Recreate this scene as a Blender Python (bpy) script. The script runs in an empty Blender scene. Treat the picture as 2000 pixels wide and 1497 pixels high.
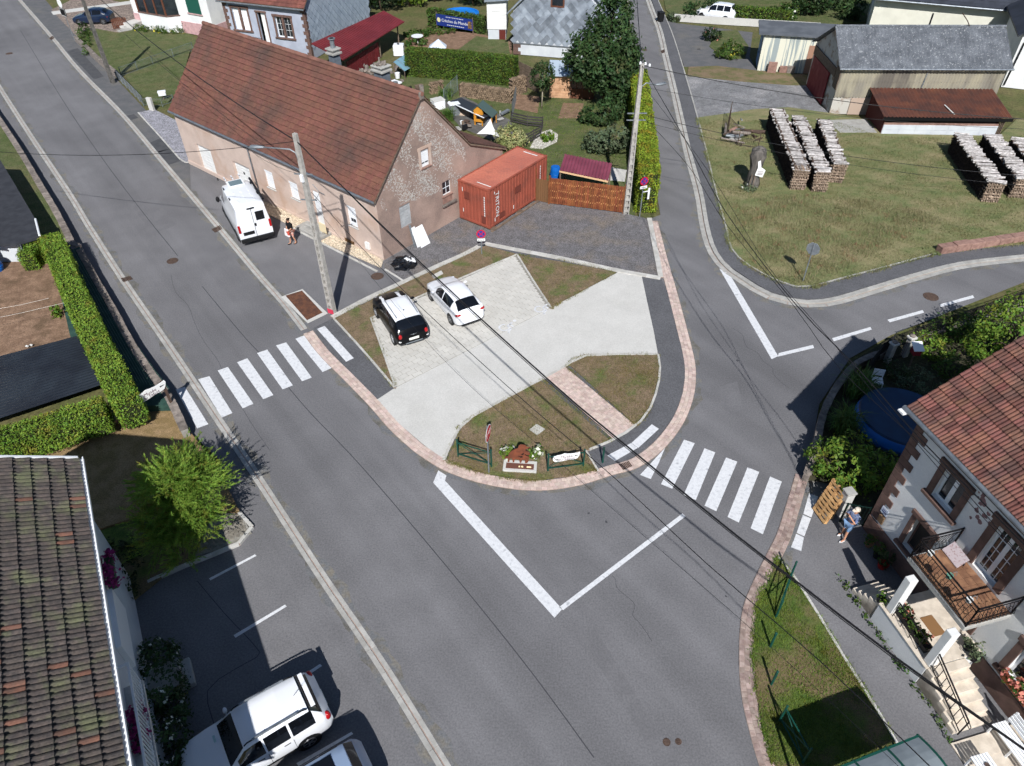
import bpy, bmesh, math, random
import numpy as np
from mathutils import Vector, Matrix
random.seed(11); RNG = np.random.default_rng(5)
rad, PI = math.radians, math.pi
scene = bpy.context.scene
col = scene.collection

# ------------------------------------------------------------------ camera, sky, sun, exposure
FOC, PITCH, ROLL, CAMZ = 1412.0, 0.72986, -0.00796, 22.935      # focal length in photo pixels, tilt, roll, height (m)
_c, _s = math.cos(PITCH), math.sin(PITCH)
FWD = Vector((0, _c, -_s)); _u = Vector((0, _s, _c)); _r = Vector((1, 0, 0))
RGT = math.cos(ROLL)*_r + math.sin(ROLL)*_u
UPV = -math.sin(ROLL)*_r + math.cos(ROLL)*_u
cam_d = bpy.data.cameras.new('camera'); cam = bpy.data.objects.new('camera', cam_d); col.objects.link(cam)
cam_d.sensor_width = 36; cam_d.lens = 36*FOC/2000; cam_d.clip_start = .5; cam_d.clip_end = 2000
cam.matrix_world = Matrix(((RGT.x, UPV.x, -FWD.x, 0), (RGT.y, UPV.y, -FWD.y, 0), (RGT.z, UPV.z, -FWD.z, CAMZ), (0, 0, 0, 1)))
scene.camera = cam
SUN_EL, SUN_AZ = rad(43), rad(-87.8)        # the sun stands behind the camera; shadows run almost straight up the picture
world = bpy.data.worlds.new('World'); scene.world = world; world.use_nodes = True
wn = world.node_tree.nodes; wl = world.node_tree.links
sky = wn.new('ShaderNodeTexSky'); sky.sky_type = 'NISHITA'; sky.sun_disc = False
sky.sun_elevation = SUN_EL; sky.sun_rotation = rad(90) - SUN_AZ
sky.air_density = .9; sky.dust_density = .2; sky.ozone_density = 1.0; sky.altitude = 300
wl.new(sky.outputs[0], wn['Background'].inputs[0]); wn['Background'].inputs[1].default_value = .07
sl = bpy.data.lights.new('sun', 'SUN'); sl.energy = 4.8; sl.angle = rad(.53); sl.color = (1, .985, .965)
so = bpy.data.objects.new('sun', sl); col.objects.link(so)
sd = Vector((math.cos(SUN_EL)*math.cos(SUN_AZ), math.cos(SUN_EL)*math.sin(SUN_AZ), math.sin(SUN_EL)))
so.rotation_euler = sd.to_track_quat('Z', 'Y').to_euler(); so.location = sd*60
vs = scene.view_settings; vs.view_transform = 'Standard'; vs.look = 'None'; vs.exposure = .2; vs.gamma = 1
cy = scene.cycles; cy.max_bounces = 4; cy.diffuse_bounces = 2; cy.glossy_bounces = 2; cy.transmission_bounces = 4; cy.transparent_max_bounces = 6
cy.use_denoising = True; cy.use_adaptive_sampling = True; cy.adaptive_threshold = .03; cy.use_light_tree = False; cy.caustics_reflective = False; cy.caustics_refractive = False

def P(u, v, z=0.0):
    """survey: the point of the place at height z that photo pixel (u, v) sees"""
    d = RGT*((u-1000)/FOC) - UPV*((v-748.5)/FOC) + FWD
    t = (z-CAMZ)/d.z
    return Vector((d.x*t, d.y*t, z))
def PL(pts, z=0.0): return [P(u, v, z) for u, v in pts]

# ------------------------------------------------------------------ mesh helpers
class MB:
    def __init__(s): s.V = []; s.F = []
    def add(s, V, F):
        n = len(s.V); s.V += [tuple(v) for v in V]; s.F += [tuple(i+n for i in f) for f in F]; return s
    def quad(s, *p): return s.add(p, [tuple(range(len(p)))])
    def box(s, x0, y0, z0, x1, y1, z1):
        return s.add([(x0,y0,z0),(x1,y0,z0),(x1,y1,z0),(x0,y1,z0),(x0,y0,z1),(x1,y0,z1),(x1,y1,z1),(x0,y1,z1)],
                     [(0,3,2,1),(4,5,6,7),(0,1,5,4),(1,2,6,5),(2,3,7,6),(3,0,4,7)])
    def obox(s, c, ax, ay, az, sx, sy, sz):
        c = Vector(c); ax = Vector(ax).normalized()*sx/2; ay = Vector(ay).normalized()*sy/2; az = Vector(az).normalized()*sz/2
        v = [c+i*ax+j*ay+k*az for k in (-1,1) for i, j in ((-1,-1),(1,-1),(1,1),(-1,1))]
        return s.add(v, [(0,3,2,1),(4,5,6,7),(0,1,5,4),(1,2,6,5),(2,3,7,6),(3,0,4,7)])
    def bar(s, a, b, w, h=None, up=(0,0,1)):
        a = Vector(a); b = Vector(b); d = b-a; h = h or w
        u = Vector(up)
        if abs(d.normalized().dot(u)) > .98: u = Vector((1,0,0))
        sx = d.cross(u).normalized(); sz = sx.cross(d).normalized()
        return s.obox((a+b)/2, d, sx, sz, d.length, w, h)
    def prism(s, pts, z0, z1):
        """polygon (x, y) pulled from z0 to z1"""
        p = [(q[0], q[1]) for q in pts]
        if sum(p[i][0]*p[(i+1)%len(p)][1]-p[(i+1)%len(p)][0]*p[i][1] for i in range(len(p))) < 0: p = p[::-1]
        n = len(p)
        return s.add([(x,y,z0) for x,y in p]+[(x,y,z1) for x,y in p],
                     [tuple(range(n, 2*n))]+[tuple(range(n-1,-1,-1))]+[(i,(i+1)%n,n+(i+1)%n,n+i) for i in range(n)])
    def extr(s, pts, vec):
        vec = Vector(vec); n = len(pts); a = [Vector(p) for p in pts]
        return s.add(a+[p+vec for p in a], [tuple(range(n-1,-1,-1)), tuple(range(n,2*n))]+[(i,(i+1)%n,n+(i+1)%n,n+i) for i in range(n)])
    def cyl(s, a, b, r0, r1=None, n=10, caps=True):
        a = Vector(a); b = Vector(b); r1 = r0 if r1 is None else r1; d = (b-a).normalized()
        u = d.orthogonal().normalized(); w = d.cross(u)
        V = [p+(u*math.cos(2*PI*i/n)+w*math.sin(2*PI*i/n))*r for p, r in ((a,r0),(b,r1)) for i in range(n)]
        F = [(i,(i+1)%n,n+(i+1)%n,n+i) for i in range(n)]
        if caps: F += [tuple(range(n-1,-1,-1)), tuple(range(n,2*n))]
        return s.add(V, F)
    def tube(s, path, r, n=6, r1=None):
        path = [Vector(p) for p in path]; m = len(path); V = []; F = []
        u = None
        for i, p in enumerate(path):
            d = (path[min(i+1,m-1)]-path[max(i-1,0)]).normalized()
            u = d.orthogonal().normalized() if u is None else (u-d*u.dot(d)).normalized()
            w = d.cross(u); rr = r if r1 is None else r+(r1-r)*i/(m-1)
            V += [p+(u*math.cos(2*PI*k/n)+w*math.sin(2*PI*k/n))*rr for k in range(n)]
        for i in range(m-1):
            F += [(i*n+k,i*n+(k+1)%n,(i+1)*n+(k+1)%n,(i+1)*n+k) for k in range(n)]
        F += [tuple(range(n-1,-1,-1)), tuple(range((m-1)*n, m*n))]
        return s.add(V, F)
    def lathe(s, prof, c=(0,0,0), n=14):
        c = Vector(c); V = []; F = []; m = len(prof)
        for r, z in prof: V += [c+Vector((r*math.cos(2*PI*k/n), r*math.sin(2*PI*k/n), z)) for k in range(n)]
        for i in range(m-1): F += [(i*n+k,i*n+(k+1)%n,(i+1)*n+(k+1)%n,(i+1)*n+k) for k in range(n)]
        F += [tuple(range(n-1,-1,-1)), tuple(range((m-1)*n, m*n))]
        return s.add(V, F)
    def ball(s, c, r, n=10, m=6, jit=0):
        if not hasattr(r, '__len__'): r = (r,r,r)
        V = []; F = []
        for i in range(m+1):
            t = PI*i/m
            for k in range(n):
                a = 2*PI*k/n; q = 1+random.uniform(-jit, jit)
                V.append((c[0]+r[0]*q*math.sin(t)*math.cos(a), c[1]+r[1]*q*math.sin(t)*math.sin(a), c[2]-r[2]*q*math.cos(t)))
        for i in range(m): F += [(i*n+k,i*n+(k+1)%n,(i+1)*n+(k+1)%n,(i+1)*n+k) for k in range(n)]
        return s.add(V, F)
    def mesh(s, name, m=None, smooth=False, bevel=0, seg=1, bang=50):
        me = bpy.data.meshes.new(name); me.from_pydata(s.V, [], s.F)
        if bevel or smooth:
            bm = bmesh.new(); bm.from_mesh(me)
            if smooth: bmesh.ops.remove_doubles(bm, verts=bm.verts, dist=1e-5)
            if bevel:
                ed = [e for e in bm.edges if len(e.link_faces) == 2 and e.calc_face_angle(0) > rad(bang)]
                bmesh.ops.bevel(bm, geom=ed, offset=bevel, segments=seg, affect='EDGES', profile=.6, clamp_overlap=True)
            bm.to_mesh(me); bm.free()
        if smooth: me.shade_smooth()
        if m is not None: me.materials.append(m)
        return me

def setp(o, label=None, cat=None, group=None, kind=None):
    if label: o['label'] = label
    if cat: o['category'] = cat
    if group: o['group'] = group
    if kind: o['kind'] = kind
    return o
def link(name, data, parent=None, **k):
    o = bpy.data.objects.new(name, data); col.objects.link(o)
    if parent is not None: o.parent = parent
    return setp(o, **k)
def obj(name, mb, m, parent=None, smooth=False, bevel=0, seg=1, bang=50, **k):
    return link(name, mb.mesh(name, m, smooth, bevel, seg, bang), parent, **k)
def thing(name, label, cat, loc=(0,0,0), rz=0, group=None):
    o = link(name, None, label=label, cat=cat, group=group); o.location = loc; o.rotation_euler = (0,0,rz)
    o.empty_display_size = .2
    return o
def local(t, p):
    """world point -> frame of thing t"""
    d = Vector(p)-Vector(t.location); a = -t.rotation_euler.z
    return Vector((d.x*math.cos(a)-d.y*math.sin(a), d.x*math.sin(a)+d.y*math.cos(a), d.z))
def piece(name, me, parent, mtx):
    o = link(name, me, parent); o.matrix_local = mtx; return o
def frame(o, x, y, z):
    x = Vector(x); y = Vector(y); z = Vector(z)
    return Matrix(((x.x,y.x,z.x,o[0]),(x.y,y.y,z.y,o[1]),(x.z,y.z,z.z,o[2]),(0,0,0,1)))
def np_mesh(name, V, Fq, m=None, smooth=False):
    """fast mesh from vertex array (n,3) and quad/tri index array (k,4|3)"""
    V = np.ascontiguousarray(V, dtype=np.float32); Fq = np.ascontiguousarray(Fq, dtype=np.int32); k, w = Fq.shape
    me = bpy.data.meshes.new(name); me.vertices.add(len(V)); me.vertices.foreach_set('co', V.ravel())
    me.loops.add(k*w); me.loops.foreach_set('vertex_index', Fq.ravel())
    me.polygons.add(k); me.polygons.foreach_set('loop_start', np.arange(0, k*w, w, dtype=np.int32))
    me.polygons.foreach_set('loop_total', np.full(k, w, dtype=np.int32))
    me.update(calc_edges=True)
    if smooth: me.shade_smooth()
    else: me.shade_flat()
    if m is not None: me.materials.append(m)
    return me
def joined(name, tmpl, mats, m):
    """many copies of template mesh data (V, F quads) joined into one mesh"""
    V, Fq = np.array(tmpl[0], float), np.array(tmpl[1], int); out = []; fo = []
    for i, M4 in enumerate(mats):
        A = np.array(M4); out.append(V@A[:3,:3].T+A[:3,3]); fo.append(Fq+i*len(V))
    return np_mesh(name, np.concatenate(out), np.concatenate(fo), m)

def smooth_line(pts, step=.5, closed=False):
    """Catmull-Rom through (x, y[, z]) points, resampled at about step"""
    p = [Vector((q[0], q[1], q[2] if len(q) > 2 else 0)) for q in pts]; n = len(p); out = []
    for i in range(n-1):
        a, b, c, d = p[max(i-1,0)], p[i], p[i+1], p[min(i+2,n-1)]
        k = max(1, int((c-b).length/step+.5))
        for j in range(k):
            t = j/k
            out.append(.5*((2*b)+(c-a)*t+(2*a-5*b+4*c-d)*t*t+(3*b-a-3*c+d)*t**3))
    return out+[p[-1]]
def resample(line, step):
    out = [line[0].copy()]; acc = 0
    for a, b in zip(line, line[1:]):
        L = (b-a).length; s = step-acc
        while s <= L:
            out.append(a+(b-a)*(s/L)); s += step
        acc = (acc+L) % step
    return out
def normals(line):
    n = len(line); r = []
    for i in range(n):
        d = line[min(i+1,n-1)]-line[max(i-1,0)]; d.z = 0; d.normalize(); r.append(Vector((-d.y, d.x, 0)))
    return r
def ribbon(mb, line, o0, o1, z0, z1):
    """band between two sideways offsets of a line (left is +), a solid from z0 to z1"""
    nn = normals(line); A = [p+n*o0 for p, n in zip(line, nn)]; B = [p+n*o1 for p, n in zip(line, nn)]
    m = len(line); V = [(p.x,p.y,z) for L in (A,B) for z in (z0,z1) for p in L]; F = []
    a0, a1, b0, b1 = 0, m, 2*m, 3*m
    for i in range(m-1):
        F += [(a1+i,a1+i+1,b1+i+1,b1+i),(a0+i,a0+i+1,a1+i+1,a1+i),(b0+i+1,b0+i,b1+i,b1+i+1)]
    F += [(a0,a1,b1,b0),(a0+m-1,b0+m-1,b1+m-1,a1+m-1)]
    return mb.add(V, F)

# ------------------------------------------------------------------ materials
def lin(r, g, b):
    f = lambda c: (c/255/12.92 if c <= 10 else ((c/255+.055)/1.055)**2.4)
    return (f(r), f(g), f(b))
_M = {}
def M(name, c1, c2=None, rough=.85, sc=2.0, det=3, lo=.38, hi=.62, c3=None, sc3=.3, lo3=.5, hi3=.65, var=0, hue=0, bump=0, bsc=60,
      metal=0, spec=.3, fine=0, fsc=90, trans=0, coat=0, stretch=None, vor=0, bands=None):
    """procedural surface: two blended colours (c1, c2) by noise, a third (c3) in broad patches, fine grain, piece-to-piece variation"""
    if name in _M: return _M[name]
    m = bpy.data.materials.new(name); m.use_nodes = True; _M[name] = m
    N = m.node_tree.nodes; L = m.node_tree.links; B = N['Principled BSDF']
    B.inputs['Roughness'].default_value = rough; B.inputs['Metallic'].default_value = metal
    B.inputs['Specular IOR Level'].default_value = spec
    if coat: B.inputs['Coat Weight'].default_value = coat; B.inputs['Coat Roughness'].default_value = .05
    geo = N.new('ShaderNodeNewGeometry'); vec = geo.outputs['Position']
    if stretch:
        mp = N.new('ShaderNodeMapping'); mp.inputs['Scale'].default_value = stretch; L.new(vec, mp.inputs[0]); vec = mp.outputs[0]
    def noise(scale, detail=4, rgh=.55):
        n = N.new('ShaderNodeTexNoise'); n.inputs['Scale'].default_value = scale; n.inputs['Detail'].default_value = detail
        n.inputs['Roughness'].default_value = rgh; L.new(vec, n.inputs['Vector']); return n.outputs['Fac']
    def mixc(fac, a, b, mode='MIX'):
        x = N.new('ShaderNodeMix'); x.data_type = 'RGBA'; x.blend_type = mode
        for i, q in ((6, a), (7, b)):
            if isinstance(q, tuple): x.inputs[i].default_value = q+(1,) if len(q) == 3 else q
            else: L.new(q, x.inputs[i])
        if isinstance(fac, float): x.inputs[0].default_value = fac
        else: L.new(fac, x.inputs[0])
        return x.outputs[2]
    def ramp(fac, a, b):
        r = N.new('ShaderNodeMapRange'); r.inputs['From Min'].default_value = a; r.inputs['From Max'].default_value = b
        L.new(fac, r.inputs[0]); return r.outputs[0]
    c = tuple(c1)
    if c2: c = mixc(ramp(noise(sc, det), lo, hi), tuple(c1), tuple(c2))
    if c3: c = mixc(ramp(noise(sc3, 3, .6), lo3, hi3), c, tuple(c3))
    if vor:
        v = N.new('ShaderNodeTexVoronoi'); v.inputs['Scale'].default_value = vor; L.new(vec, v.inputs['Vector'])
        sp = N.new('ShaderNodeSeparateColor'); L.new(v.outputs['Color'], sp.inputs[0])
        r = N.new('ShaderNodeMapRange'); r.inputs['To Min'].default_value = .55; r.inputs['To Max'].default_value = 1.45; L.new(sp.outputs[0], r.inputs[0])
        h = N.new('ShaderNodeHueSaturation'); L.new(r.outputs[0], h.inputs['Value'])
        if isinstance(c, tuple): h.inputs['Color'].default_value = c+(1,)
        else: L.new(c, h.inputs['Color'])
        c = h.outputs[0]
    if bands:
        ang, sx, sy, amt = bands
        mp = N.new('ShaderNodeMapping'); mp.vector_type = 'POINT'; mp.inputs['Rotation'].default_value = (0,0,-ang); L.new(geo.outputs['Position'], mp.inputs[0])
        m2 = N.new('ShaderNodeMapping'); m2.inputs['Scale'].default_value = (sx,sy,1); L.new(mp.outputs[0], m2.inputs[0])
        n = N.new('ShaderNodeTexNoise'); n.inputs['Scale'].default_value = 1; n.inputs['Detail'].default_value = 3; L.new(m2.outputs[0], n.inputs['Vector'])
        r = N.new('ShaderNodeMapRange'); r.inputs['From Min'].default_value = .3; r.inputs['From Max'].default_value = .7; r.inputs['To Min'].default_value = 1-amt; r.inputs['To Max'].default_value = 1+amt; L.new(n.outputs['Fac'], r.inputs[0])
        h = N.new('ShaderNodeHueSaturation'); L.new(r.outputs[0], h.inputs['Value'])
        if isinstance(c, tuple): h.inputs['Color'].default_value = c+(1,)
        else: L.new(c, h.inputs['Color'])
        c = h.outputs[0]
    if fine:
        r = N.new('ShaderNodeMapRange'); r.inputs['From Min'].default_value = .3; r.inputs['From Max'].default_value = .7
        r.inputs['To Min'].default_value = 1-fine; r.inputs['To Max'].default_value = 1+fine
        L.new(noise(fsc, 2, .7), r.inputs[0])
        h = N.new('ShaderNodeHueSaturation'); L.new(r.outputs[0], h.inputs['Value'])
        if isinstance(c, tuple): h.inputs['Color'].default_value = c+(1,)
        else: L.new(c, h.inputs['Color'])
        c = h.outputs[0]
    if var or hue:
        oi = N.new('ShaderNodeObjectInfo'); a = N.new('ShaderNodeMath'); a.operation = 'ADD'
        L.new(oi.outputs['Random'], a.inputs[0]); L.new(geo.outputs['Random Per Island'], a.inputs[1])
        fr = N.new('ShaderNodeMath'); fr.operation = 'FRACT'; L.new(a.outputs[0], fr.inputs[0])
        r = N.new('ShaderNodeMapRange'); r.inputs['To Min'].default_value = 1-var; r.inputs['To Max'].default_value = 1+var; L.new(fr.outputs[0], r.inputs[0])
        h = N.new('ShaderNodeHueSaturation'); L.new(r.outputs[0], h.inputs['Value'])
        if hue:
            mu = N.new('ShaderNodeMath'); mu.operation = 'MULTIPLY'; mu.inputs[1].default_value = 7.31; L.new(fr.outputs[0], mu.inputs[0])
            f2 = N.new('ShaderNodeMath'); f2.operation = 'FRACT'; L.new(mu.outputs[0], f2.inputs[0])
            r2 = N.new('ShaderNodeMapRange'); r2.inputs['To Min'].default_value = .5-hue; r2.inputs['To Max'].default_value = .5+hue
            L.new(f2.outputs[0], r2.inputs[0]); L.new(r2.outputs[0], h.inputs['Hue'])
        if isinstance(c, tuple): h.inputs['Color'].default_value = c+(1,)
        else: L.new(c, h.inputs['Color'])
        c = h.outputs[0]
    if isinstance(c, tuple): B.inputs['Base Color'].default_value = c+(1,)
    else: L.new(c, B.inputs['Base Color'])
    if bump:
        b = N.new('ShaderNodeBump'); b.inputs['Strength'].default_value = bump; b.inputs['Distance'].default_value = .02
        L.new(noise(bsc, 2, .6), b.inputs['Height']); L.new(b.outputs[0], B.inputs['Normal'])
    if trans:
        t = N.new('ShaderNodeBsdfTranslucent'); mx = N.new('ShaderNodeMixShader'); mx.inputs[0].default_value = trans
        if isinstance(c, tuple): t.inputs[0].default_value = c+(1,)
        else: L.new(c, t.inputs[0])
        L.new(B.outputs[0], mx.inputs[1]); L.new(t.outputs[0], mx.inputs[2]); L.new(mx.outputs[0], N['Material Output'].inputs[0])
    return m
# ------------------------------------------------------------------ palette
_d = P(741,1292)-P(323,666); ROADAZ = math.atan2(_d.y, _d.x)
ASPH = M('asphalt', lin(112,111,113), lin(118,117,119), sc=.6, rough=.9, c3=lin(101,100,102), sc3=.12, lo3=.42, hi3=.72, fine=.21, fsc=16, bands=(ROADAZ,.03,.75,.12), spec=.25)
ASPH_OLD = M('worn asphalt', lin(92,93,95), lin(102,101,102), sc=1.2, rough=.92, c3=lin(110,107,102), sc3=.35, lo3=.55, hi3=.75, fine=.22, fsc=30)
ASPH_NEW = M('dark asphalt', lin(90,90,93), lin(96,96,99), sc=.6, rough=.88, fine=.3, fsc=18)
PATCH = M('asphalt patch', lin(72,73,76), lin(82,82,84), sc=2, rough=.9, fine=.2, fsc=40)
PAINT = M('road paint', lin(214,215,217), lin(198,199,202), sc=7, lo=.45, hi=.7, rough=.7, c3=lin(160,162,166), sc3=3.5, lo3=.6, hi3=.78, fine=.1, fsc=30)
CONC = M('concrete', lin(174,172,167), lin(158,156,151), sc=3, rough=.9, var=.09, fine=.1, fsc=50)
CONC_L = M('pale concrete', lin(199,197,192), lin(193,191,186), sc=1, rough=.9, fine=.1, fsc=18, c3=lin(186,184,178), sc3=.35, lo3=.5, hi3=.85)
CONC_K = M('edging concrete', lin(196,194,189), lin(178,175,168), sc=2, rough=.9, var=.08, fine=.1)
PAVER = M('pale paver', lin(199,196,189), lin(191,188,181), sc=1.2, rough=.9, var=.04, fine=.08, fsc=50)
PAVJ = M('paver joint', lin(150,147,140), lin(130,127,118), sc=6, rough=.95)
SETT = M('sandstone sett', lin(202,184,174), lin(188,166,156), sc=5, rough=.85, var=.16, hue=.012, fine=.1, fsc=60)
SETT_D = M('dark sandstone sett', lin(168,150,142), lin(146,126,118), sc=5, rough=.85, var=.24, hue=.012, fine=.1, fsc=60)
SETTJ = M('sett joint', lin(168,150,140), lin(150,132,122), sc=8, rough=.95)
LAWN = M('dry lawn', lin(112,102,74), lin(94,96,58), sc=1.6, lo=.42, hi=.6, rough=.95, c3=lin(126,108,86), sc3=.7, lo3=.45, hi3=.62, fine=.42, fsc=30, bump=1, bsc=25)
LAWN_I = M('island lawn', lin(112,98,76), lin(126,108,88), sc=2.2, lo=.4, hi=.6, rough=.95, c3=lin(92,102,58), sc3=.8, lo3=.5, hi3=.66, fine=.5, fsc=18, bump=1, bsc=30)
LAWN_G = M('green lawn', lin(74,86,46), lin(92,96,62), sc=1.5, rough=.95, c3=lin(106,98,68), sc3=.5, lo3=.5, hi3=.8, fine=.5, fsc=13, bump=.8, bsc=25)
LAWN_GG = M('lush lawn', lin(70,92,38), lin(88,104,48), sc=2.5, rough=.95, c3=lin(112,98,72), sc3=.5, lo3=.45, hi3=.58, fine=.4, fsc=30, bump=1, bsc=25)
FIELD = M('mown field', lin(122,120,84), lin(104,112,72), sc=.8, lo=.4, hi=.6, rough=.95, c3=lin(138,128,96), sc3=.28, lo3=.48, hi3=.66, fine=.4, fsc=16, bump=1, bsc=14, stretch=(1,1.8,1))
SOIL = M('dry soil', lin(138,112,92), lin(118,94,76), sc=2.5, rough=1, fine=.3, fsc=14, bump=1, bsc=12, c3=lin(104,84,66), sc3=.9, lo3=.55, hi3=.7)
DRYG = M('parched grass', lin(150,126,94), lin(128,108,74), sc=2, rough=1, fine=.4, fsc=24, bump=1, bsc=20)
GRAVEL_D = M('dark gravel', lin(112,110,112), lin(100,98,99), sc=1.5, rough=.95, vor=26, c3=lin(118,110,102), sc3=.5, lo3=.5, hi3=.7)
GRAVEL_V = M('violet gravel', lin(150,149,156), lin(136,135,141), sc=2, rough=.95, vor=16)
GRAVEL_G = M('grey gravel', lin(126,126,128), lin(112,112,113), sc=1.4, rough=.95, vor=22, c3=lin(150,148,148), sc3=.4, lo3=.5, hi3=.7)
GRAVEL_W = M('white gravel', lin(208,204,196), lin(170,164,152), sc=6, rough=.95, vor=14)
EARTH = M('rough grassland', lin(84,88,50), lin(98,92,60), sc=.5, rough=1, fine=.35, fsc=6)
IRON = M('rusty iron', lin(98,80,70), lin(82,68,61), sc=8, rough=.8, metal=.2, var=.12)
STONE = M('rubble stone', lin(140,130,122), lin(112,104,98), sc=4, rough=.95, var=.2, fine=.15)
SANDST = M('red sandstone', lin(156,124,112), lin(134,104,94), sc=4, rough=.9, var=.12, fine=.12)

# ------------------------------------------------------------------ terrain and asphalt
mb = MB(); mb.quad((-260,-60,-.06),(260,-60,-.06),(260,420,-.06),(-260,420,-.06))
ground = obj('ground', mb, EARTH, kind='structure')
asph = [(-160,-60),(0,232),(153,486),(368,842),(430,900),(300,1000),(60,1010),(-60,1640),(2150,1640),(2150,1500),(1720,1030),(1640,900),(1585,880),(1600,790),
        (1660,700),(1740,655),(2080,520),(2080,462),(1833,495),(1640,547),(1585,562),(1549,562),(1505,545),(1456,517),(1428,488),(1396,368),(1362,232),
        (1338,148),(1284,0),(1272,-40),(1222,-40),(1232,60),(1250,200),(1290,420),(1268,428),(1225,418),(1045,386),(957,440),(895,420),(748,505),(371,312),(283,214),(150,72),(80,-10),(20,-70)]
mb = MB(); mb.quad(*PL(asph)); road = obj('road', mb, ASPH, kind='structure')
def sheet(name, pts, z, m, parent=None, kind='structure', base=-.05):
    mb = MB(); mb.prism(PL(pts), base, z); return obj(name, mb, m, parent, kind=kind)
def line_px(pts, step=.5): return smooth_line(PL(pts), step)

# kerb lines of the photo
KL = [(-70,60),(0,172),(63,270),(135,378),(173,441),(240,546),(323,666),(378,747),(428,822),(500,928),(626,1122),(741,1292),(850,1468),(930,1600)]
KR = [(0,-42),(38,0),(103,75),(155,138),(238,223),(323,323),(423,440),(500,532),(550,588),(597,648)]
KF = [(1258,-40),(1266,0),(1288,60),(1300,112),(1312,160),(1328,230),(1344,302),(1364,376),(1376,444),(1390,490),(1416,525),(1456,553),(1496,577),(1545,591),(1585,595),(1633,589),(1701,569),(1793,541),(1881,519),(2000,505),(2080,498)]
_kme = MB().box(-.5,-.5,-.1,.5,.5,.5).mesh('kerb_stone', CONC, bevel=.012)
def kerb(name, pts, rows, step=1.0, m=None):
    """kerb laid in one-metre stones; rows = (offset, width, height)"""
    ln = resample(line_px(pts, .25), step); nn = normals(ln)
    mb = MB(); ribbon(mb, ln, min(r[0]-r[1]/2 for r in rows)+.01, max(r[0]+r[1]/2 for r in rows)-.01, -.05, .004)
    base = obj(name, mb, SETTJ, kind='structure')
    for a, b in zip(ln, ln[1:]):
        d = b-a; L = d.length; x = d.normalized(); y = Vector((-x.y, x.x, 0))
        for off, w, h in rows:
            c = (a+b)/2+y*off
            piece('kerb_stone', _kme, base, frame((c.x,c.y,0), x*(L-.012), y*(w-.006), Vector((0,0,1))*(h*2)))
    return base
kerb('kerb', KL, [(.1,.155,.012),(-.105,.165,.03)])
kerb('kerb', KR, [(-.1,.155,.012),(.105,.165,.03)])
kerb('kerb', KF, [(-.15,.27,.012),(.15,.26,.09)])

# ------------------------------------------------------------------ pavements
PV = .03
sheet('sidewalk', [(0,-60),(38,-4),(103,71),(155,134),(238,219),(323,319),(372,378),(371,318),(283,214),(150,72),(70,-20)], .02, ASPH_OLD)
for q in ([(131,101),(152,95),(203,150),(184,156)],[(243,228),(262,224),(270,231),(252,237)],[(292,280),(313,271),(332,292),(306,300)],[(308,297),(335,291),(362,312),(330,323)]):
    sheet('asphalt_patch', q, .026, PATCH)
FK = [(1284,0),(1312,66),(1338,148),(1362,232),(1380,300),(1396,368),(1418,448),(1428,488),(1456,517),(1505,545),(1549,562),(1585,562),(1633,549),(1833,496),(2080,470)]
_in = [(1262,-40),(1272,0),(1293,60),(1305,112),(1318,160),(1334,230),(1350,302),(1370,376),(1382,444),(1396,488),(1421,520),(1460,546),(1499,570),(1546,583),(1585,587),(1631,581),(1699,561),(1792,533),(1880,511),(2000,497),(2080,490)]
sheet('sidewalk', _in+FK[::-1]+[(1274,-40)], .085, ASPH_NEW)
kerb('grass_edging', FK[:7]+FK[7:14], [(0,.1,.12)], 1.0)
# island: strip of sandstone setts, pavements, parking
KI = [(602,650),(633,690),(683,740),(730,788),(770,833),(808,868),(829,884),(880,914),(955,938),(1042,949),(1120,941),(1190,920),(1241,905),(1289,869),(1325,821),(1343,775),(1348,735),(1345,700),(1332,645),(1312,569),(1292,497),(1276,432)]
KI2 = [(1566,930),(1548,992),(1530,1049),(1509,1092),(1486,1140),(1467,1187),(1460,1235),(1459,1297),(1464,1360),(1478,1423),(1500,1497),(1540,1600)]
_setts = [MB().box(-.5,-.5,-.2,.5,.5,.5).mesh('sandstone_sett', m_, bevel=.06) for m_ in (SETT, SETT_D)]
def settstrip(name, pts, width, rows, step, mi, h=.04, limit=300):
    ln = resample(line_px(pts, .2), step); nn = normals(ln)
    mb = MB(); ribbon(mb, ln, -width/2-.01, width/2+.01, -.05, h-.012); base = obj(name, mb, SETTJ, kind='structure')
    jobs = []
    rw = width/rows
    for k in range(rows):
        off = -width/2+rw*(k+.5); sh = .5*(k % 2)
        for i in range(len(ln)-2):
            a = ln[i]+(ln[i+1]-ln[i])*sh+nn[i]*off; b = ln[i+1]+(ln[i+2]-ln[i+1])*sh+nn[i+1]*off
            d = b-a; L = d.length; x = d.normalized(); y = Vector((-x.y,x.x,0)); c = (a+b)/2
            jobs.append(((c-Vector((0,0,CAMZ))).length, frame((c.x,c.y,h-.03+random.uniform(-.004,.004)), x*(L-.012), y*(rw-.012), Vector((0,0,.06)))))
    jobs.sort(key=lambda j: j[0]); me = _setts[mi]
    for dd, m4 in jobs[:limit]: piece('sandstone_sett', me, base, m4)
    if jobs[limit:]:
        t = MB().box(-.5,-.5,-.2,.5,.5,.5); link('sandstone_setts', joined('sandstone_setts', (t.V,t.F), [j[1] for j in jobs[limit:]], (SETT,SETT_D)[mi]), base, kind='stuff')
    return base
settstrip('sett_strip', KI, .52, 3, .22, 0)
settstrip('sett_strip', KI2, .5, 3, .2, 1)
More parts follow.
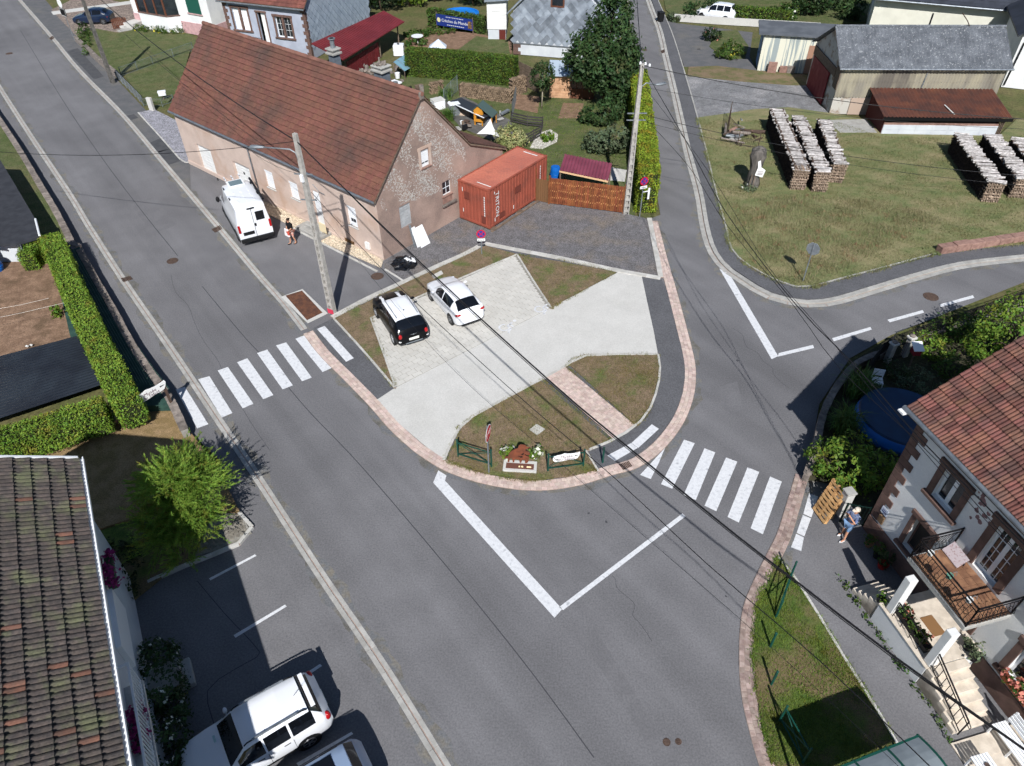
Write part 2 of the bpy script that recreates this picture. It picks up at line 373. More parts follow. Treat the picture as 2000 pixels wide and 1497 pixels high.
# the island's own asphalt pavement runs inside the strip all round; other beds lie on it
inner = [(612,642),(652,622),(945,478),(1206,533),(1290,543),(1303,569),(1322,645),(1336,700),(1338,735),(1333,770),(1316,815),(1282,860),(1236,895),(1188,911),(1120,930),(1042,938),(957,927),(884,904),(836,876),(776,826),(736,781),(689,733),(640,684)]
sheet('sidewalk', inner, PV, ASPH_NEW)
sheet('parking_apron', [(735,783),(773,758),(1075,603),(1209,532),(1253,540),(1266,600),(1277,650),(1285,694),(1210,694),(1139,697),(1102,718),(1054,743),(960,795),(907,824),(892,845),(867,899),(840,880),(776,826)], .036, CONC_L)
LW = .075
lawnA = sheet('lawn', [(654,624),(790,556),(908,502),(948,482),(1008,498),(836,575),(726,624),(773,757)], LW, LAWN_I)
lawnB = sheet('lawn', [(1012,501),(1100,514),(1203,534),(1076,602)], LW, LAWN_I)
lawnC = sheet('lawn', [(1110,713),(1140,699),(1210,696),(1284,696),(1287,730),(1275,780),(1262,806),(1240,831)], LW, LAWN_I)
lawnD = sheet('lawn', [(1056,746),(960,798),(910,826),(896,848),(873,901),(884,905),(957,928),(1042,939),(1120,931),(1165,918),(1146,882),(1190,862)], LW, LAWN_I)
lawnE = sheet('lawn', [(1519,1092),(1549,1130),(1600,1210),(1645,1285),(1697,1368),(1748,1452),(1800,1560),(1535,1560),(1510,1490),(1490,1423),(1477,1360),(1472,1297),(1473,1235),(1480,1190),(1500,1140)], LW, LAWN_GG)
def edging(name, pts, w=.1, h=.1, m=CONC_K, step=1.0):
    ln = resample(smooth_line(PL(pts), .3), step); ln.append(P(*pts[-1]))
    mb = MB(); ribbon(mb, ln, -w/2+.01, w/2-.01, -.04, h-.02); base = obj(name, mb, SETTJ, kind='structure')
    for a, b in zip(ln, ln[1:]):
        d = b-a; L = d.length
        if L < .15: continue
        x = d.normalized(); y = Vector((-x.y,x.x,0)); c = (a+b)/2
        piece('edging_stone', _edge, base, frame((c.x,c.y,0), x*(L-.01), y*w, Vector((0,0,h*2))))
    return base
_edge = MB().box(-.5,-.5,-.05,.5,.5,.5).mesh('edging_stone', CONC_K, bevel=.015)
edging('lawn_edging', [(649,622),(720,584),(790,552),(862,518),(908,498),(945,477)], .3, .09)
edging('lawn_edging', [(945,477),(1000,488),(1100,507),(1206,530),(1290,545)], .3, .09)
edging('lawn_edging', [(1268,428),(1276,470),(1284,510),(1290,543)], .3, .09)
edging('lawn_edging', [(652,624),(700,676),(740,722),(771,759)], .1, .09)
edging('lawn_edging', [(724,622),(748,688),(773,759)], .1, .09)
edging('lawn_edging', [(724,624),(836,574),(920,537),(1010,499)], .1, .09)
edging('lawn_edging', [(1010,499),(1040,548),(1076,603)], .1, .09)
edging('lawn_edging', [(867,901),(880,870),(894,846),(910,824),(980,784),(1056,744)], .13, .09)
edging('lawn_edging', [(1056,744),(1080,731),(1105,717),(1140,697),(1210,694),(1285,694)], .13, .09)
edging('lawn_edging', [(1285,694),(1289,730),(1278,780),(1264,808),(1242,833),(1195,862),(1146,882)], .1, .09)
edging('lawn_edging', [(1144,882),(1168,922)], .08, .09)
edging('lawn_edging', [(1518,1090),(1550,1128),(1602,1210),(1647,1285),(1699,1368),(1750,1452),(1800,1556)], .09, .09)
# sandstone path across the island lawns
path = sheet('garden_path', [(1066,738),(1104,719),(1239,832),(1197,860)], .05, SETTJ)
a0, a1, b0, b1 = P(1066,738), P(1104,719), P(1197,860), P(1239,832)
jobs = []; nr, nc = 34, 8
for i in range(nr):
    t0, t1 = i/nr, (i+1)/nr
    ws = [random.uniform(.7,1.3) for _ in range(nc)]; tot = sum(ws); s0 = 0
    for k in range(nc):
        s1 = s0+ws[k]/tot
        f = lambda s, t: (a0+(a1-a0)*s)*(1-t)+(b0+(b1-b0)*s)*t
        c = (f(s0,t0)+f(s1,t1)+f(s0,t1)+f(s1,t0))/4; x = f(s1,t0)-f(s0,t0); y = f(s0,t1)-f(s0,t0)
        jobs.append(frame((c.x,c.y,.05), x*.93, y*.93, Vector((0,0,.05+random.uniform(-.01,.01))))); s0 = s1
for j in jobs: piece('paving_stone', _setts[0], path, j)
# paved parking bays: pale blocks in a stretcher bond
Q = [P(726,625), P(1009,500), P(1075,603), P(774,758)]
parking = MB(); parking.prism(Q, -.05, .04); parking = obj('parking_bay', parking, PAVJ, kind='structure')
U = (Q[1]-Q[0]); V_ = (Q[3]-Q[0]); ul, vl = U.length, V_.length; ux, vx = U.normalized(), V_.normalized()
_pav = MB().box(-.5,-.5,-.2,.5,.5,.5); pme = _pav.mesh('paving_block', PAVER, bevel=.03); jobs = []
pw, ph = .5, .3
for j in range(int(vl/ph)):
    t = (j+.5)*ph/vl; a = Q[0]+(Q[3]-Q[0])*t; b = Q[1]+(Q[2]-Q[1])*t; row = (b-a)*.985; n = int(row.length/pw); xs = row.normalized(); off = .5*(j % 2); pd = abs(xs.x*(Q[3]-Q[0]).y-xs.y*(Q[3]-Q[0]).x)*ph/vl
    for i in range(n+1):
        s0 = max(0, (i-off)*pw); s1 = min(row.length, (i+1-off)*pw)
        if s1-s0 < .1: continue
        c = a+xs*((s0+s1)/2)
        jobs.append(((c-Vector((0,0,CAMZ))).length, frame((c.x,c.y,.03+random.uniform(-.002,.002)), xs*(s1-s0-.022), Vector((-xs.y,xs.x,0))*(pd-.02), Vector((0,0,.05)))))
jobs.sort(key=lambda j: j[0])
for dd, m4 in jobs[:300]: piece('paving_block', pme, parking, m4)
link('paving_blocks', joined('paving_blocks', (_pav.V,_pav.F), [j[1] for j in jobs[300:]], PAVER), parking, kind='stuff')
# wheelchair symbols painted on the bays
def wheelchair(u, v, ang):
    mb = MB(); z = .064
    def pt(x, y): return Vector((x*math.cos(ang)-y*math.sin(ang), x*math.sin(ang)+y*math.cos(ang), 0))+Vector((c.x,c.y,z))
    c = P(u, v); w = .05
    def seg(p, q):
        a, b = pt(*p), pt(*q); n = (b-a).normalized(); n = Vector((-n.y,n.x,0))*w; mb.quad(a-n, b-n, b+n, a+n)
    for k in range(14):
        a0_, a1_ = 2.2+k*.33, 2.2+(k+1)*.33; seg((.26*math.cos(a0_), .26*math.sin(a0_)), (.26*math.cos(a1_), .26*math.sin(a1_)))
    seg((-.02,.62),(.02,.2)); seg((.02,.2),(.32,.2)); seg((.32,.2),(.42,-.16)); seg((.42,-.16),(.54,-.12)); seg((0,.4),(.28,.38))
    mb.add([pt(-.03+.1*math.cos(i*PI/4), .8+.1*math.sin(i*PI/4)) for i in range(8)], [tuple(range(8))])
    obj('wheelchair_symbol', mb, PAINT, parking)
wheelchair(1054,606, rad(-45)); wheelchair(985,642, rad(-45))
# driveway and yards
sheet('driveway', [(748,512),(897,425),(957,446),(1045,391),(1225,420),(1266,428),(1275,470),(1289,541),(1206,529),(1100,505),(1000,485),(945,475),(908,495),(862,514),(788,550),(752,526)], .02, GRAVEL_D)
edging('gravel_edging', [(752,527),(770,538),(788,550)], .1, .05)
sheet('gravel_yard', [(270,221),(300,214),(345,236),(371,316),(360,319),(312,265)], .03, GRAVEL_V)
edging('gravel_edging', [(270,221),(312,267),(360,320),(372,317)], .1, .06)

# ------------------------------------------------------------------ road markings
def stripe(name, pts, z=.006):
    mb = MB(); mb.quad(*PL(pts, z)); obj(name, mb, PAINT, road)
for q in ([(343,761),(361,756),(407,829),(385,837)],[(387,741),(409,735),(454,807),(433,816)],[(425,724),(445,717),(495,789),(474,798)],[(463,708),(483,700),(534,772),(514,780)],
          [(502,690),(522,683),(572,753),(552,761)],[(539,675),(559,669),(609,738),(590,745)],[(577,662),(595,655),(648,719),(630,727)]):
    stripe('crosswalk_stripe', q)
stripe('crosswalk_stripe', [(619,643),(634,637),(691,700),(676,707)], .038)
for q in ([(1299,875),(1250,928),(1271,936),(1286,906)],[(1336,859),(1357,866),(1313,955),(1291,946)],[(1376,876),(1397,884),(1359,977),(1335,967)],[(1418,894),(1440,902),(1399,999),(1376,988)],
          [(1460,913),(1483,922),(1443,1021),(1421,1010)],[(1504,931),(1527,941),(1490,1044),(1466,1032)]):
    stripe('crosswalk_stripe', q)
for q in ([(1186,890),(1232,866),(1246,875),(1201,901)],[(1233,866),(1273,829),(1287,838),(1247,875)]): stripe('crosswalk_stripe', q, .04)
for q in ([(1580,964),(1598,970),(1585,1011),(1569,1004)],[(1568,1006),(1584,1013),(1571,1048),(1556,1041)],[(1555,1043),(1570,1050),(1565,1077),(1545,1069)]): stripe('crosswalk_stripe', q, .012)
stripe('stop_line', [(856,919),(872,929),(869,939),(1098,1190),(1083,1207),(846,943)])
stripe('centre_line', [(1333,1003),(1339,1009),(1100,1192),(1092,1186)])
stripe('stop_line', [(1405,525),(1425,536),(1520,696),(1507,702)])
for q in ([(1521,690),(1588,674),(1590,680),(1519,697)],[(1625,661),(1700,639),(1703,644),(1629,667)],[(1733,625),(1802,606),(1805,611),(1738,630)],[(1835,595),(1900,577),(1903,582),(1838,600)]): stripe('centre_line', q)
for q in ([(408,1130),(498,1083),(501,1086),(411,1134)],[(456,1241),(557,1181),(560,1185),(460,1246)],[(596,1316),(625,1297),(629,1301),(601,1320)],[(579,1491),(686,1430),(690,1434),(583,1497)]): stripe('parking_line', q)
# joint in the carriageway, manholes, drains
SEAM = M('tar seam', lin(70,70,74), rough=.9)
mb = MB(); ln = line_px([(40,60),(125,200),(200,310),(275,410),(347,500)], .5); ribbon(mb, ln, -.02, .02, .002, .004)
ln = line_px([(395,560),(470,650),(520,705),(600,800),(700,905),(850,1080),(1020,1290),(1160,1480)], .5); ribbon(mb, ln, -.018, .018, .002, .004); obj('tar_seam', mb, SEAM, road)
mb = MB(); ln = line_px([(385,1135),(440,1200),(478,1240),(508,1275),(500,1285),(455,1310),(405,1350),(420,1420)], .4); ribbon(mb, ln, -.012, .012, .002, .004); obj('tar_seam', mb, SEAM, road)
def manhole(u, v, r, z=.012):
    c = P(u, v); mb = MB(); mb.lathe([(r,-.02),(r,z),(r*.86,z),(r*.85,z-.006),(r*.8,z-.006),(r*.78,z+.002),(.01,z+.002)], (c.x,c.y,0), 22)
    for k in range(-2,3): mb.box(c.x-r*.55, c.y+k*r*.25-.015, z, c.x+r*.55, c.y+k*r*.25+.015, z+.008)
    obj('manhole_cover', mb, IRON, road)
manhole(337,510,.33); manhole(737,540,.37); manhole(1818,580,.4); manhole(18,105,.33); manhole(1302,1450,.12); manhole(1325,1449,.1); manhole(1365,97,.3); manhole(1258,98,.3)
def grate(pts, z=.02):
    a, b, c, d = PL(pts, 0); mb = MB(); n = 7
    for i in range(n):
        t0, t1 = (i+.12)/n, (i+.88)/n
        mb.prism([a+(b-a)*t0, a+(b-a)*t1, d+(c-d)*t1, d+(c-d)*t0], 0, z)
    obj('drain_grate', mb, IRON, road)
grate([(236,545),(255,540),(260,546),(241,552)], .036); grate([(413,449),(430,441),(435,448),(420,455)], .036); grate([(1208,909),(1228,902),(1235,912),(1217,920)], .05); grate([(96,75),(103,71),(107,75),(100,79)], .036)
grate([(1290,100),(1299,97),(1302,101),(1293,105)], .04)
# rusty trench cover in the forecourt and its concrete frame
sheet('trench_frame', [(549,581),(591,566),(640,613),(601,632)], .035, CONC_L)
g_ = PL([(558,579),(590,569),(630,612),(600,627)]); mb = MB(); mb.prism(g_, 0, .042); obj('trench_cover', mb, M('rusty plate', lin(108,72,54), lin(84,58,48), sc=3, rough=.9, fine=.3, fsc=20), road)
mb = MB(); mb.prism(PL([(1034,842),(1048,831),(1065,841),(1049,853)]), 0, .085); obj('inspection_slab', mb, CONC_L, lawnD)
mb = MB(); mb.prism(PL([(843,541),(862,531),(866,537),(848,547)]), 0, .085); obj('inspection_slab', mb, CONC_L, lawnA)

for q in ([(1120,1220),(1290,1497),(1330,1497),(1160,1225)],[(255,400),(300,385),(345,440),(298,458)],[(1395,760),(1440,745),(1452,800),(1405,815)],[(520,1400),(545,1385),(590,1440),(565,1458)]):
    mb = MB(); mb.quad(*PL(q, .002)); obj('asphalt_patch', mb, M('repaired asphalt', lin(106,105,107), lin(112,111,113), sc=1.2, rough=.9, fine=.18, fsc=15), road)
random.seed(21)
for (u0,v0,u1,v1) in ((330,540,520,880),(1190,1120,1270,1250),(1430,640,1540,760),(180,120,250,230)):
    a, b = P(u0,v0), P(u1,v1); n = 9; pts = smooth_line([a.lerp(b,i/n)+Vector((random.gauss(0,.09),random.gauss(0,.09),0)) for i in range(n+1)], .12); mb = MB(); ribbon(mb, pts, -.008, .008, .001, .003); obj('crack', mb, SEAM, road)

DUST = M('gutter dust', lin(107,108,110), lin(122,117,108), sc=2.2, lo=.42, hi=.62, rough=.95, c3=lin(92,90,86), sc3=1.1, lo3=.5, hi3=.7, fine=.25, fsc=14)
for pts, o0, o1 in ((KL,.2,.42),(KL,-.2,-.36),(KR,-.2,-.42),(KR,.2,.34),(KF,-.31,-.55),(KI,-.27,-.5),(KI2,.26,.5)):
    ln = line_px(pts, .5); nn = normals(ln); m = len(ln); mb = MB(); V = [tuple(p+n*o0)[:2]+(.0015,) for p, n in zip(ln, nn)]+[tuple(p+n*(o1*(1+.25*math.sin(i*.9)+.2*math.sin(i*2.3))))[:2]+(.0015,) for i, (p, n) in enumerate(zip(ln, nn))]
    mb.add(V, [(i,i+1,m+i+1,m+i) for i in range(m-1)]); obj('gutter_dust', mb, DUST, road)
# ------------------------------------------------------------------ plant helpers
BARK = M('bark', lin(96,82,68), lin(70,60,50), sc=9, rough=.95, bump=.6, bsc=30)
BARK_P = M('pale bark', lin(190,180,160), lin(150,140,120), sc=9, rough=.95)
CORE = M('inner twigs', lin(44,52,24), lin(34,40,20), sc=8, rough=1)
def leafmat(name, a, b, var=.34, hue=.028, tr=.25): return M(name, lin(*a), lin(*b), sc=.9, lo=.35, hi=.65, rough=.6, var=var, hue=hue, trans=tr, spec=.25, c3=lin(a[0]*1.08,a[1]*.86,a[2]*.9), sc3=1.4, lo3=.55, hi3=.7)
LF_DARK = leafmat('dark leaves', (62,86,46), (46,68,38)); LF_MID = leafmat('mid leaves', (80,104,44), (58,84,34)); LF_LIGHT = leafmat('light leaves', (112,140,52), (84,112,38))
LF_HEDGE = leafmat('hedge leaves', (130,158,60), (104,134,46)); LF_CON = leafmat('golden conifer leaves', (146,164,54), (118,138,42)); LF_TAM = leafmat('feathery leaves', (142,172,74), (108,140,52), tr=.4)
LF_HD = leafmat('clipped hedge leaves', (92,116,44), (72,98,34)); LF_VAR = leafmat('variegated leaves', (176,176,126), (132,140,84)); LF_GREY = leafmat('grey green leaves', (104,116,88), (78,94,68))
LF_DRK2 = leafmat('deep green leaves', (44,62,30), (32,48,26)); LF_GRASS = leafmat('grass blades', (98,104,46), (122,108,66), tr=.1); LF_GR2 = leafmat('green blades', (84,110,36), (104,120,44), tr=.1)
LF_FIELD = leafmat('field blades', (106,118,74), (124,120,82), var=.22, hue=.012, tr=.1)
LF_DRY = leafmat('straw blades', (138,130,98), (116,112,78), var=.2, hue=.01, tr=.1); LF_REED = leafmat('reed blades', (70,100,40), (96,122,60), tr=.15)
PETAL_W = M('white petals', lin(236,236,228), lin(210,212,190), rough=.6, var=.08, trans=.2); PETAL_P = M('pink petals', lin(216,120,120), lin(228,160,130), sc=20, rough=.6, var=.2, trans=.2)
PETAL_M = M('magenta petals', lin(150,40,110), lin(120,30,90), rough=.6, var=.2, trans=.2); PETAL_Y = M('yellow petals', lin(210,196,70), lin(180,176,60), rough=.6, var=.2, trans=.2)
def unit(a): return a/np.maximum(np.linalg.norm(a, axis=1, keepdims=True), 1e-9)
def leafquads(c, n, size, aspect=.55, dirs=None, sv=.55):
    """diamond leaves at points c, facing n"""
    k = len(c); n = unit(n); t = unit(np.cross(n, RNG.normal(size=(k,3)))) if dirs is None else unit(dirs-n*(dirs*n).sum(1, keepdims=True))
    b = np.cross(n, t); s = size*(1+RNG.uniform(-sv, sv, (k,1)))
    V = np.stack([c-t*s, c+b*s*aspect, c+t*s, c-b*s*aspect], 1).reshape(-1,3)
    return V, np.arange(4*k).reshape(-1,4)
def leafobj(name, parent, c, n, size, m, aspect=.55, dirs=None, **k):
    V, F = leafquads(c, n, size, aspect, dirs); return link(name, np_mesh(name, V, F, m), parent, **k)
def sph(k): return unit(RNG.normal(size=(k,3)))
def clumps(blobs, per_m2, leaves, spread, up=.35):
    """leaf points in clumps over ellipsoid blobs: (cx,cy,cz,rx,ry,rz)"""
    C = []; N = []
    for b in blobs:
        c0 = np.array(b[:3]); r = np.array(b[3:6]); area = 4*PI*((r[0]*r[1])**1.6/3+(r[0]*r[2])**1.6/3+(r[1]*r[2])**1.6/3)**(1/1.6)
        k = max(6, int(area*per_m2)); d = sph(k); rr = RNG.uniform(.72, 1.06, (k,1)); pc = c0+d*r*rr
        keep = np.ones(k, bool)
        for o in blobs:
            if o is not b: keep &= (((pc-np.array(o[:3]))/np.array(o[3:6]))**2).sum(1) > .62
        pc = pc[keep]; d = d[keep]
        q = np.repeat(pc, leaves, 0)+RNG.normal(size=(len(pc)*leaves,3))*spread
        C.append(q); N.append(np.repeat(d, leaves, 0)+np.array([0,0,up])+RNG.normal(size=q.shape)*.6)
    return np.concatenate(C), np.concatenate(N)
def limbs(mb, base, top, blobs, r0, n=7):
    base = Vector(base); top = Vector(top); m1 = base.lerp(top, .5)+Vector((random.uniform(-.1,.1), random.uniform(-.1,.1), 0))
    mb.tube([base, m1, top], r0, n, r0*.55)
    for b in blobs:
        e = Vector(b[:3]); s = base.lerp(top, random.uniform(.55,1)); mb.tube([s, s.lerp(e,.5)+Vector((0,0,.15)), e], r0*.42, 5, r0*.12)
def tree(name, label, base, blobs, lm, leaf=.09, per=2.6, leaves=26, spread=.16, trunk=None, r0=.14, bark=BARK, cat='tree', group=None, top=None):
    """base in world; blobs relative to base"""
    t = thing(name, label, cat, base, 0, group)
    mb = MB(); zc = sum(b[2] for b in blobs)/len(blobs); limbs(mb, (0,0,-.05), top or (0,0,zc), blobs, r0); obj('trunk', mb, bark, t, smooth=True)
    C, N = clumps(blobs, per, leaves, spread); leafobj('crown', t, C, N, leaf, lm)
    return t
def shrub(name, label, base, blobs, lm, leaf=.06, per=5, leaves=16, spread=.09, cat='shrub', group=None, flower=None, fm=None, fs=.05):
    t = thing(name, label, cat, base, 0, group)
    mb = MB()
    for b in blobs:
        mb.tube([(b[0]*.3,b[1]*.3,-.03),(b[0],b[1],b[2])], .03, 5, .01)
    obj('stem', mb, BARK, t)
    C, N = clumps(blobs, per, leaves, spread); leafobj('foliage', t, C, N, leaf, lm)
    if flower:
        C, N = clumps(blobs, flower, 3, .05, .6); leafobj('flowers', t, C+N*.02, N, fs, fm, .9, kind='stuff')
    return t
def hedge(name, label, pts, width, z0, z1, lm, dens=420, leaf=.055, cat='hedge', group=None, closed=False, bumpy=.05):
    """clipped hedge along a line (world points); a leafy coat over a twiggy core"""
    ln = resample(smooth_line(pts, .5), .5); ln.append(Vector(pts[-1])); nn = normals(ln); c0 = ln[0].copy(); c0.z = z0
    t = thing(name, label, cat, c0, 0, group); mb = MB(); loc = [p-Vector((c0.x,c0.y,p.z)) for p in ln]
    ribbon(mb, loc, -width/2+.1, width/2-.1, 0, z1-z0-.1); obj('twigs', mb, CORE, t)
    C = []; N = []; h = z1-z0; per = 2*h+width
    for a, b, n1, n2 in zip(loc, loc[1:], nn, nn[1:]):
        L = (b-a).length; k = int(L*per*dens)
        if k < 1: continue
        s = RNG.uniform(0, 1, (k,1)); p = np.array(a)*(1-s)+np.array(b)*s; nrm = np.array(n1)*(1-s)+np.array(n2)*s
        w = RNG.uniform(0, per, k); side = np.where(w < h, -1, np.where(w < h+width, 0, 1))
        off = np.where(side == 0, w-h-width/2, side*width/2); zz = np.where(side == 0, h, np.where(side < 0, w, w-h-width))
        C.append(p+nrm*off[:,None]+np.stack([0*zz,0*zz,zz],1)); N.append(nrm*side[:,None]+np.stack([0*zz,0*zz,(side==0)*1.],1))
    for q, sg in ((0,-1),(-1,1)):
        k = int(h*width*dens); d = np.array((loc[1]-loc[0]) if q == 0 else (loc[-1]-loc[-2])); d = d/np.linalg.norm(d)
        C.append(np.array(loc[q])+np.array(nn[q])*RNG.uniform(-width/2,width/2,(k,1))+np.stack([np.zeros(k),np.zeros(k),RNG.uniform(0,h,k)],1)); N.append(np.tile(d*sg,(k,1)))
    C = np.concatenate(C); N = np.concatenate(N)
    wob = np.sin(C[:,:1]*3.1+C[:,1:2]*2.3)*np.sin(C[:,2:]*4+C[:,:1]*1.7)*bumpy
    C = C+N*(wob+RNG.normal(size=(len(C),1))*.045)
    leafobj('foliage', t, C, N+RNG.normal(size=C.shape)*.75, leaf, lm)
    return t
def in_poly(pts, poly):
    x, y = pts[:,0], pts[:,1]; r = np.zeros(len(pts), bool); n = len(poly)
    for i in range(n):
        x0, y0 = poly[i][:2]; x1, y1 = poly[(i+1)%n][:2]
        c = ((y0 > y) != (y1 > y)); r ^= c & (x < (x1-x0)*(y-y0)/((y1-y0) if y1 != y0 else 1e-9)+x0)
    return r
def grass(name, label, px, z, n, m, h=.07, w=.008, lean=.6, parent=None, holes=()):
    """loose blades of grass over an area outlined in photo pixels"""
    poly = [Vector(tuple(q)[:2]) for q in PL(px, z)]; cc = sum(poly, Vector((0,0)))/len(poly); poly = [tuple(q+(q-cc).normalized()*.07) for q in poly]; A = np.array(poly); lo, hi = A.min(0), A.max(0)
    k = int(n*3); p = RNG.uniform(lo, hi, (k,2)); d = np.sin(p[:,0]*1.3)*np.sin(p[:,1]*1.7+1)+.5*np.sin(p[:,0]*3.1+p[:,1]*2.2)
    p = p[in_poly(p, poly) & (RNG.uniform(-1.6, 1.3, k) < d)]; p = p[:n]; k = len(p)
    b = np.column_stack([p, np.full(k, z)]); a = RNG.uniform(0, 2*PI, k); ln = RNG.uniform(.2, lean, k); hh = h*RNG.uniform(.5, 1.3, k)
    tip = b+np.column_stack([np.cos(a)*hh*ln, np.sin(a)*hh*ln, hh*np.sqrt(np.maximum(.1,1-ln*ln))]); s = np.column_stack([-np.sin(a), np.cos(a), 0*a])*w
    V = np.stack([b-s, b+s, tip], 1).reshape(-1,3)
    return link(name, np_mesh(name, V, np.arange(3*k).reshape(-1,3), m), parent, kind='stuff', **({} if parent else dict(label=label, cat='grass')))
def tufts(parent, spots, m, h=.35, k=40, w=.012, spread=.08, name='blades'):
    """arching blades from spots in the parent's frame"""
    V = []
    for (x, y, z) in spots:
        for i in range(k):
            a = random.uniform(0, 2*PI); L = h*random.uniform(.6, 1.2); bx = x+random.gauss(0, spread); by = y+random.gauss(0, spread); ln = random.uniform(.1, .8)
            dx, dy = math.cos(a), math.sin(a); sx, sy = -dy*w, dx*w
            p1 = (bx+dx*L*ln*.4, by+dy*L*ln*.4, z+L*.75); p2 = (bx+dx*L*ln, by+dy*L*ln, z+L*(1.05-.5*ln))
            V += [(bx-sx,by-sy,z),(bx+sx,by+sy,z),(p1[0]+sx,p1[1]+sy,p1[2]),(p1[0]-sx,p1[1]-sy,p1[2]),(p1[0]-sx,p1[1]-sy,p1[2]),(p1[0]+sx,p1[1]+sy,p1[2]),(p2[0]+sx*.2,p2[1]+sy*.2,p2[2]),(p2[0]-sx*.2,p2[1]-sy*.2,p2[2])]
    V = np.array(V); return link(name, np_mesh(name, V, np.arange(len(V)).reshape(-1,4), m), parent)

def fringe(parent, px, z, n, m, h=.12, w=.012, spread=.06):
    """ragged blades along an edge"""
    ln = smooth_line(PL(px, z), .3); A = np.array([tuple(q) for q in ln]); i = RNG.integers(0, len(A)-1, n*2); s = RNG.uniform(0,1,(n*2,1)); b = A[i]*(1-s)+A[i+1]*s
    keep = RNG.uniform(-.7,1.2,n*2) < np.sin(b[:,0]*2.3)*np.sin(b[:,1]*1.9+.7)+.4*np.sin(b[:,0]*7+b[:,1]*5); b = b[keep][:n]; k = len(b); b[:,:2] += RNG.normal(size=(k,2))*spread
    a = RNG.uniform(0,2*PI,k); hh = h*RNG.uniform(.4,1.3,k); tip = b+np.column_stack([np.cos(a)*hh*.7, np.sin(a)*hh*.7, hh*.7]); sd_ = np.column_stack([-np.sin(a), np.cos(a), 0*a])*w
    link('edge_grass', np_mesh('edge_grass', np.stack([b-sd_, b+sd_, tip],1).reshape(-1,3), np.arange(3*k).reshape(-1,3), m), parent, kind='stuff')
# ------------------------------------------------------------------ building helpers
def to_px(p):
    d = Vector(p)-Vector((0,0,CAMZ)); w = d.dot(FWD)
    if w < .1: return (-9999,-9999)
    return (1000+FOC*d.dot(RGT)/w, 748.5-FOC*d.dot(UPV)/w)
def seen(p, pad=25): u, v = to_px(p); return -pad < u < 2000+pad and -pad < v < 1497+pad
def wallgrid(mb, o, ux, uz, W, Hh, ops, inn):
    """flat wall W x Hh with openings (x0,z0,x1,z1); reveals run along vector inn"""
    o = Vector(o); ux = Vector(ux); uz = Vector(uz); inn = Vector(inn)
    xs = sorted({0, W, *[q[0] for q in ops], *[q[2] for q in ops]}); zs = sorted({0, Hh, *[q[1] for q in ops], *[q[3] for q in ops]})
    pt = lambda x, z: o+ux*x+uz*z
    for x0, x1 in zip(xs, xs[1:]):
        for z0, z1 in zip(zs, zs[1:]):
            cx, cz = (x0+x1)/2, (z0+z1)/2
            if any(q[0] < cx < q[2] and q[1] < cz < q[3] for q in ops): continue
            mb.quad(pt(x0,z0), pt(x1,z0), pt(x1,z1), pt(x0,z1))
    for x0, z0, x1, z1 in ops:
        c = [pt(x0,z0), pt(x1,z0), pt(x1,z1), pt(x0,z1)]
        for i in range(4): mb.quad(c[i], c[(i+1)%4], c[(i+1)%4]+inn, c[i]+inn)
    return mb
def tile_tmpl(w, l, prof, th=.018, tilt=.035):
    """roof tile: prof = (x, z) profile across the width; lies with its lower lip at y=0"""
    V = []; F = []; n = len(prof)
    for y, dz in ((0,tilt),(l,0)): V += [(x*w, y, z+dz) for x, z in prof]
    V += [(x*w, 0, z+tilt-th-.012) for x, z in prof]
    for i in range(n-1): F += [(i,i+1,n+i+1,n+i),(2*n+i,2*n+i+1,i+1,i)]
    return V, F
def tiled(parent, tl, o, ux, vy, W, Ls, tw, ex, tmpl, m, name='roof_tile', limit=300, jit=.006):
    """courses of tiles over a slope; parent = the roof part, tl = its thing (for its frame)"""
    o = Vector(o); ux = Vector(ux).normalized(); vy = Vector(vy).normalized(); nz = ux.cross(vy)
    if nz.z < 0: o = o+ux*W; ux = -ux; nz = ux.cross(vy)
    R4 = Matrix.Translation(tl.location) @ Matrix.Rotation(tl.rotation_euler.z, 4, 'Z'); jobs = []
    cw = Vector((0,0,CAMZ)); nc = int(W/tw+.5); tw2 = W/nc; nr = int(Ls/ex+.5); ex2 = Ls/nr
    for j in range(nr):
        for i in range(nc):
            a = random.uniform(-.012,.012)
            p = o+ux*(i*tw2)+vy*(j*ex2+random.uniform(-.008,.008))+nz*random.uniform(0,jit)
            f = frame(p, (ux+vy*a)*(tw2/tw), (vy-ux*a), nz); w = R4@p
            jobs.append(((w-cw).length if seen(w, 5) else 1e6+(w-cw).length, f))
    jobs.sort(key=lambda q: q[0])
    lim = min(limit, sum(1 for q in jobs if q[0] < 1e6))
    me = bpy.data.meshes.new(name); me.from_pydata(*[list(map(tuple, tmpl[0])), [], tmpl[1]]); me.materials.append(m)
    for d, f in jobs[:lim]: piece(name, me, parent, f)
    if jobs[lim:]: link(name+'s', joined(name+'s', tmpl, [q[1] for q in jobs[lim:]], m), parent, kind='stuff')
WHITE = M('white paint', lin(232,232,230), lin(222,222,220), sc=2, rough=.5); PVC = M('white pvc', lin(236,238,240), rough=.35, spec=.5)
GLASS = M('window glass', lin(30,36,42), lin(44,50,56), sc=.6, rough=.06, spec=.9); DARKM = M('dark metal', lin(38,38,42), rough=.5, metal=.4)
ZINC = M('zinc', lin(150,156,162), lin(128,134,142), sc=4, rough=.45, metal=.6); BLACK = M('black', lin(18,18,20), rough=.5)
WOOD = M('weathered wood', lin(120,104,90), lin(98,84,72), sc=3, rough=.9, var=.15, stretch=(1,1,4)); PLANK = M('stained plank', lin(138,82,50), lin(112,64,40), sc=3, rough=.7, var=.16, hue=.008, fine=.12)
DOORBR = M('brown door', lin(104,66,50), rough=.6); STEEL = M('galvanised steel', lin(150,156,160), lin(132,138,144), sc=6, rough=.5, metal=.5)
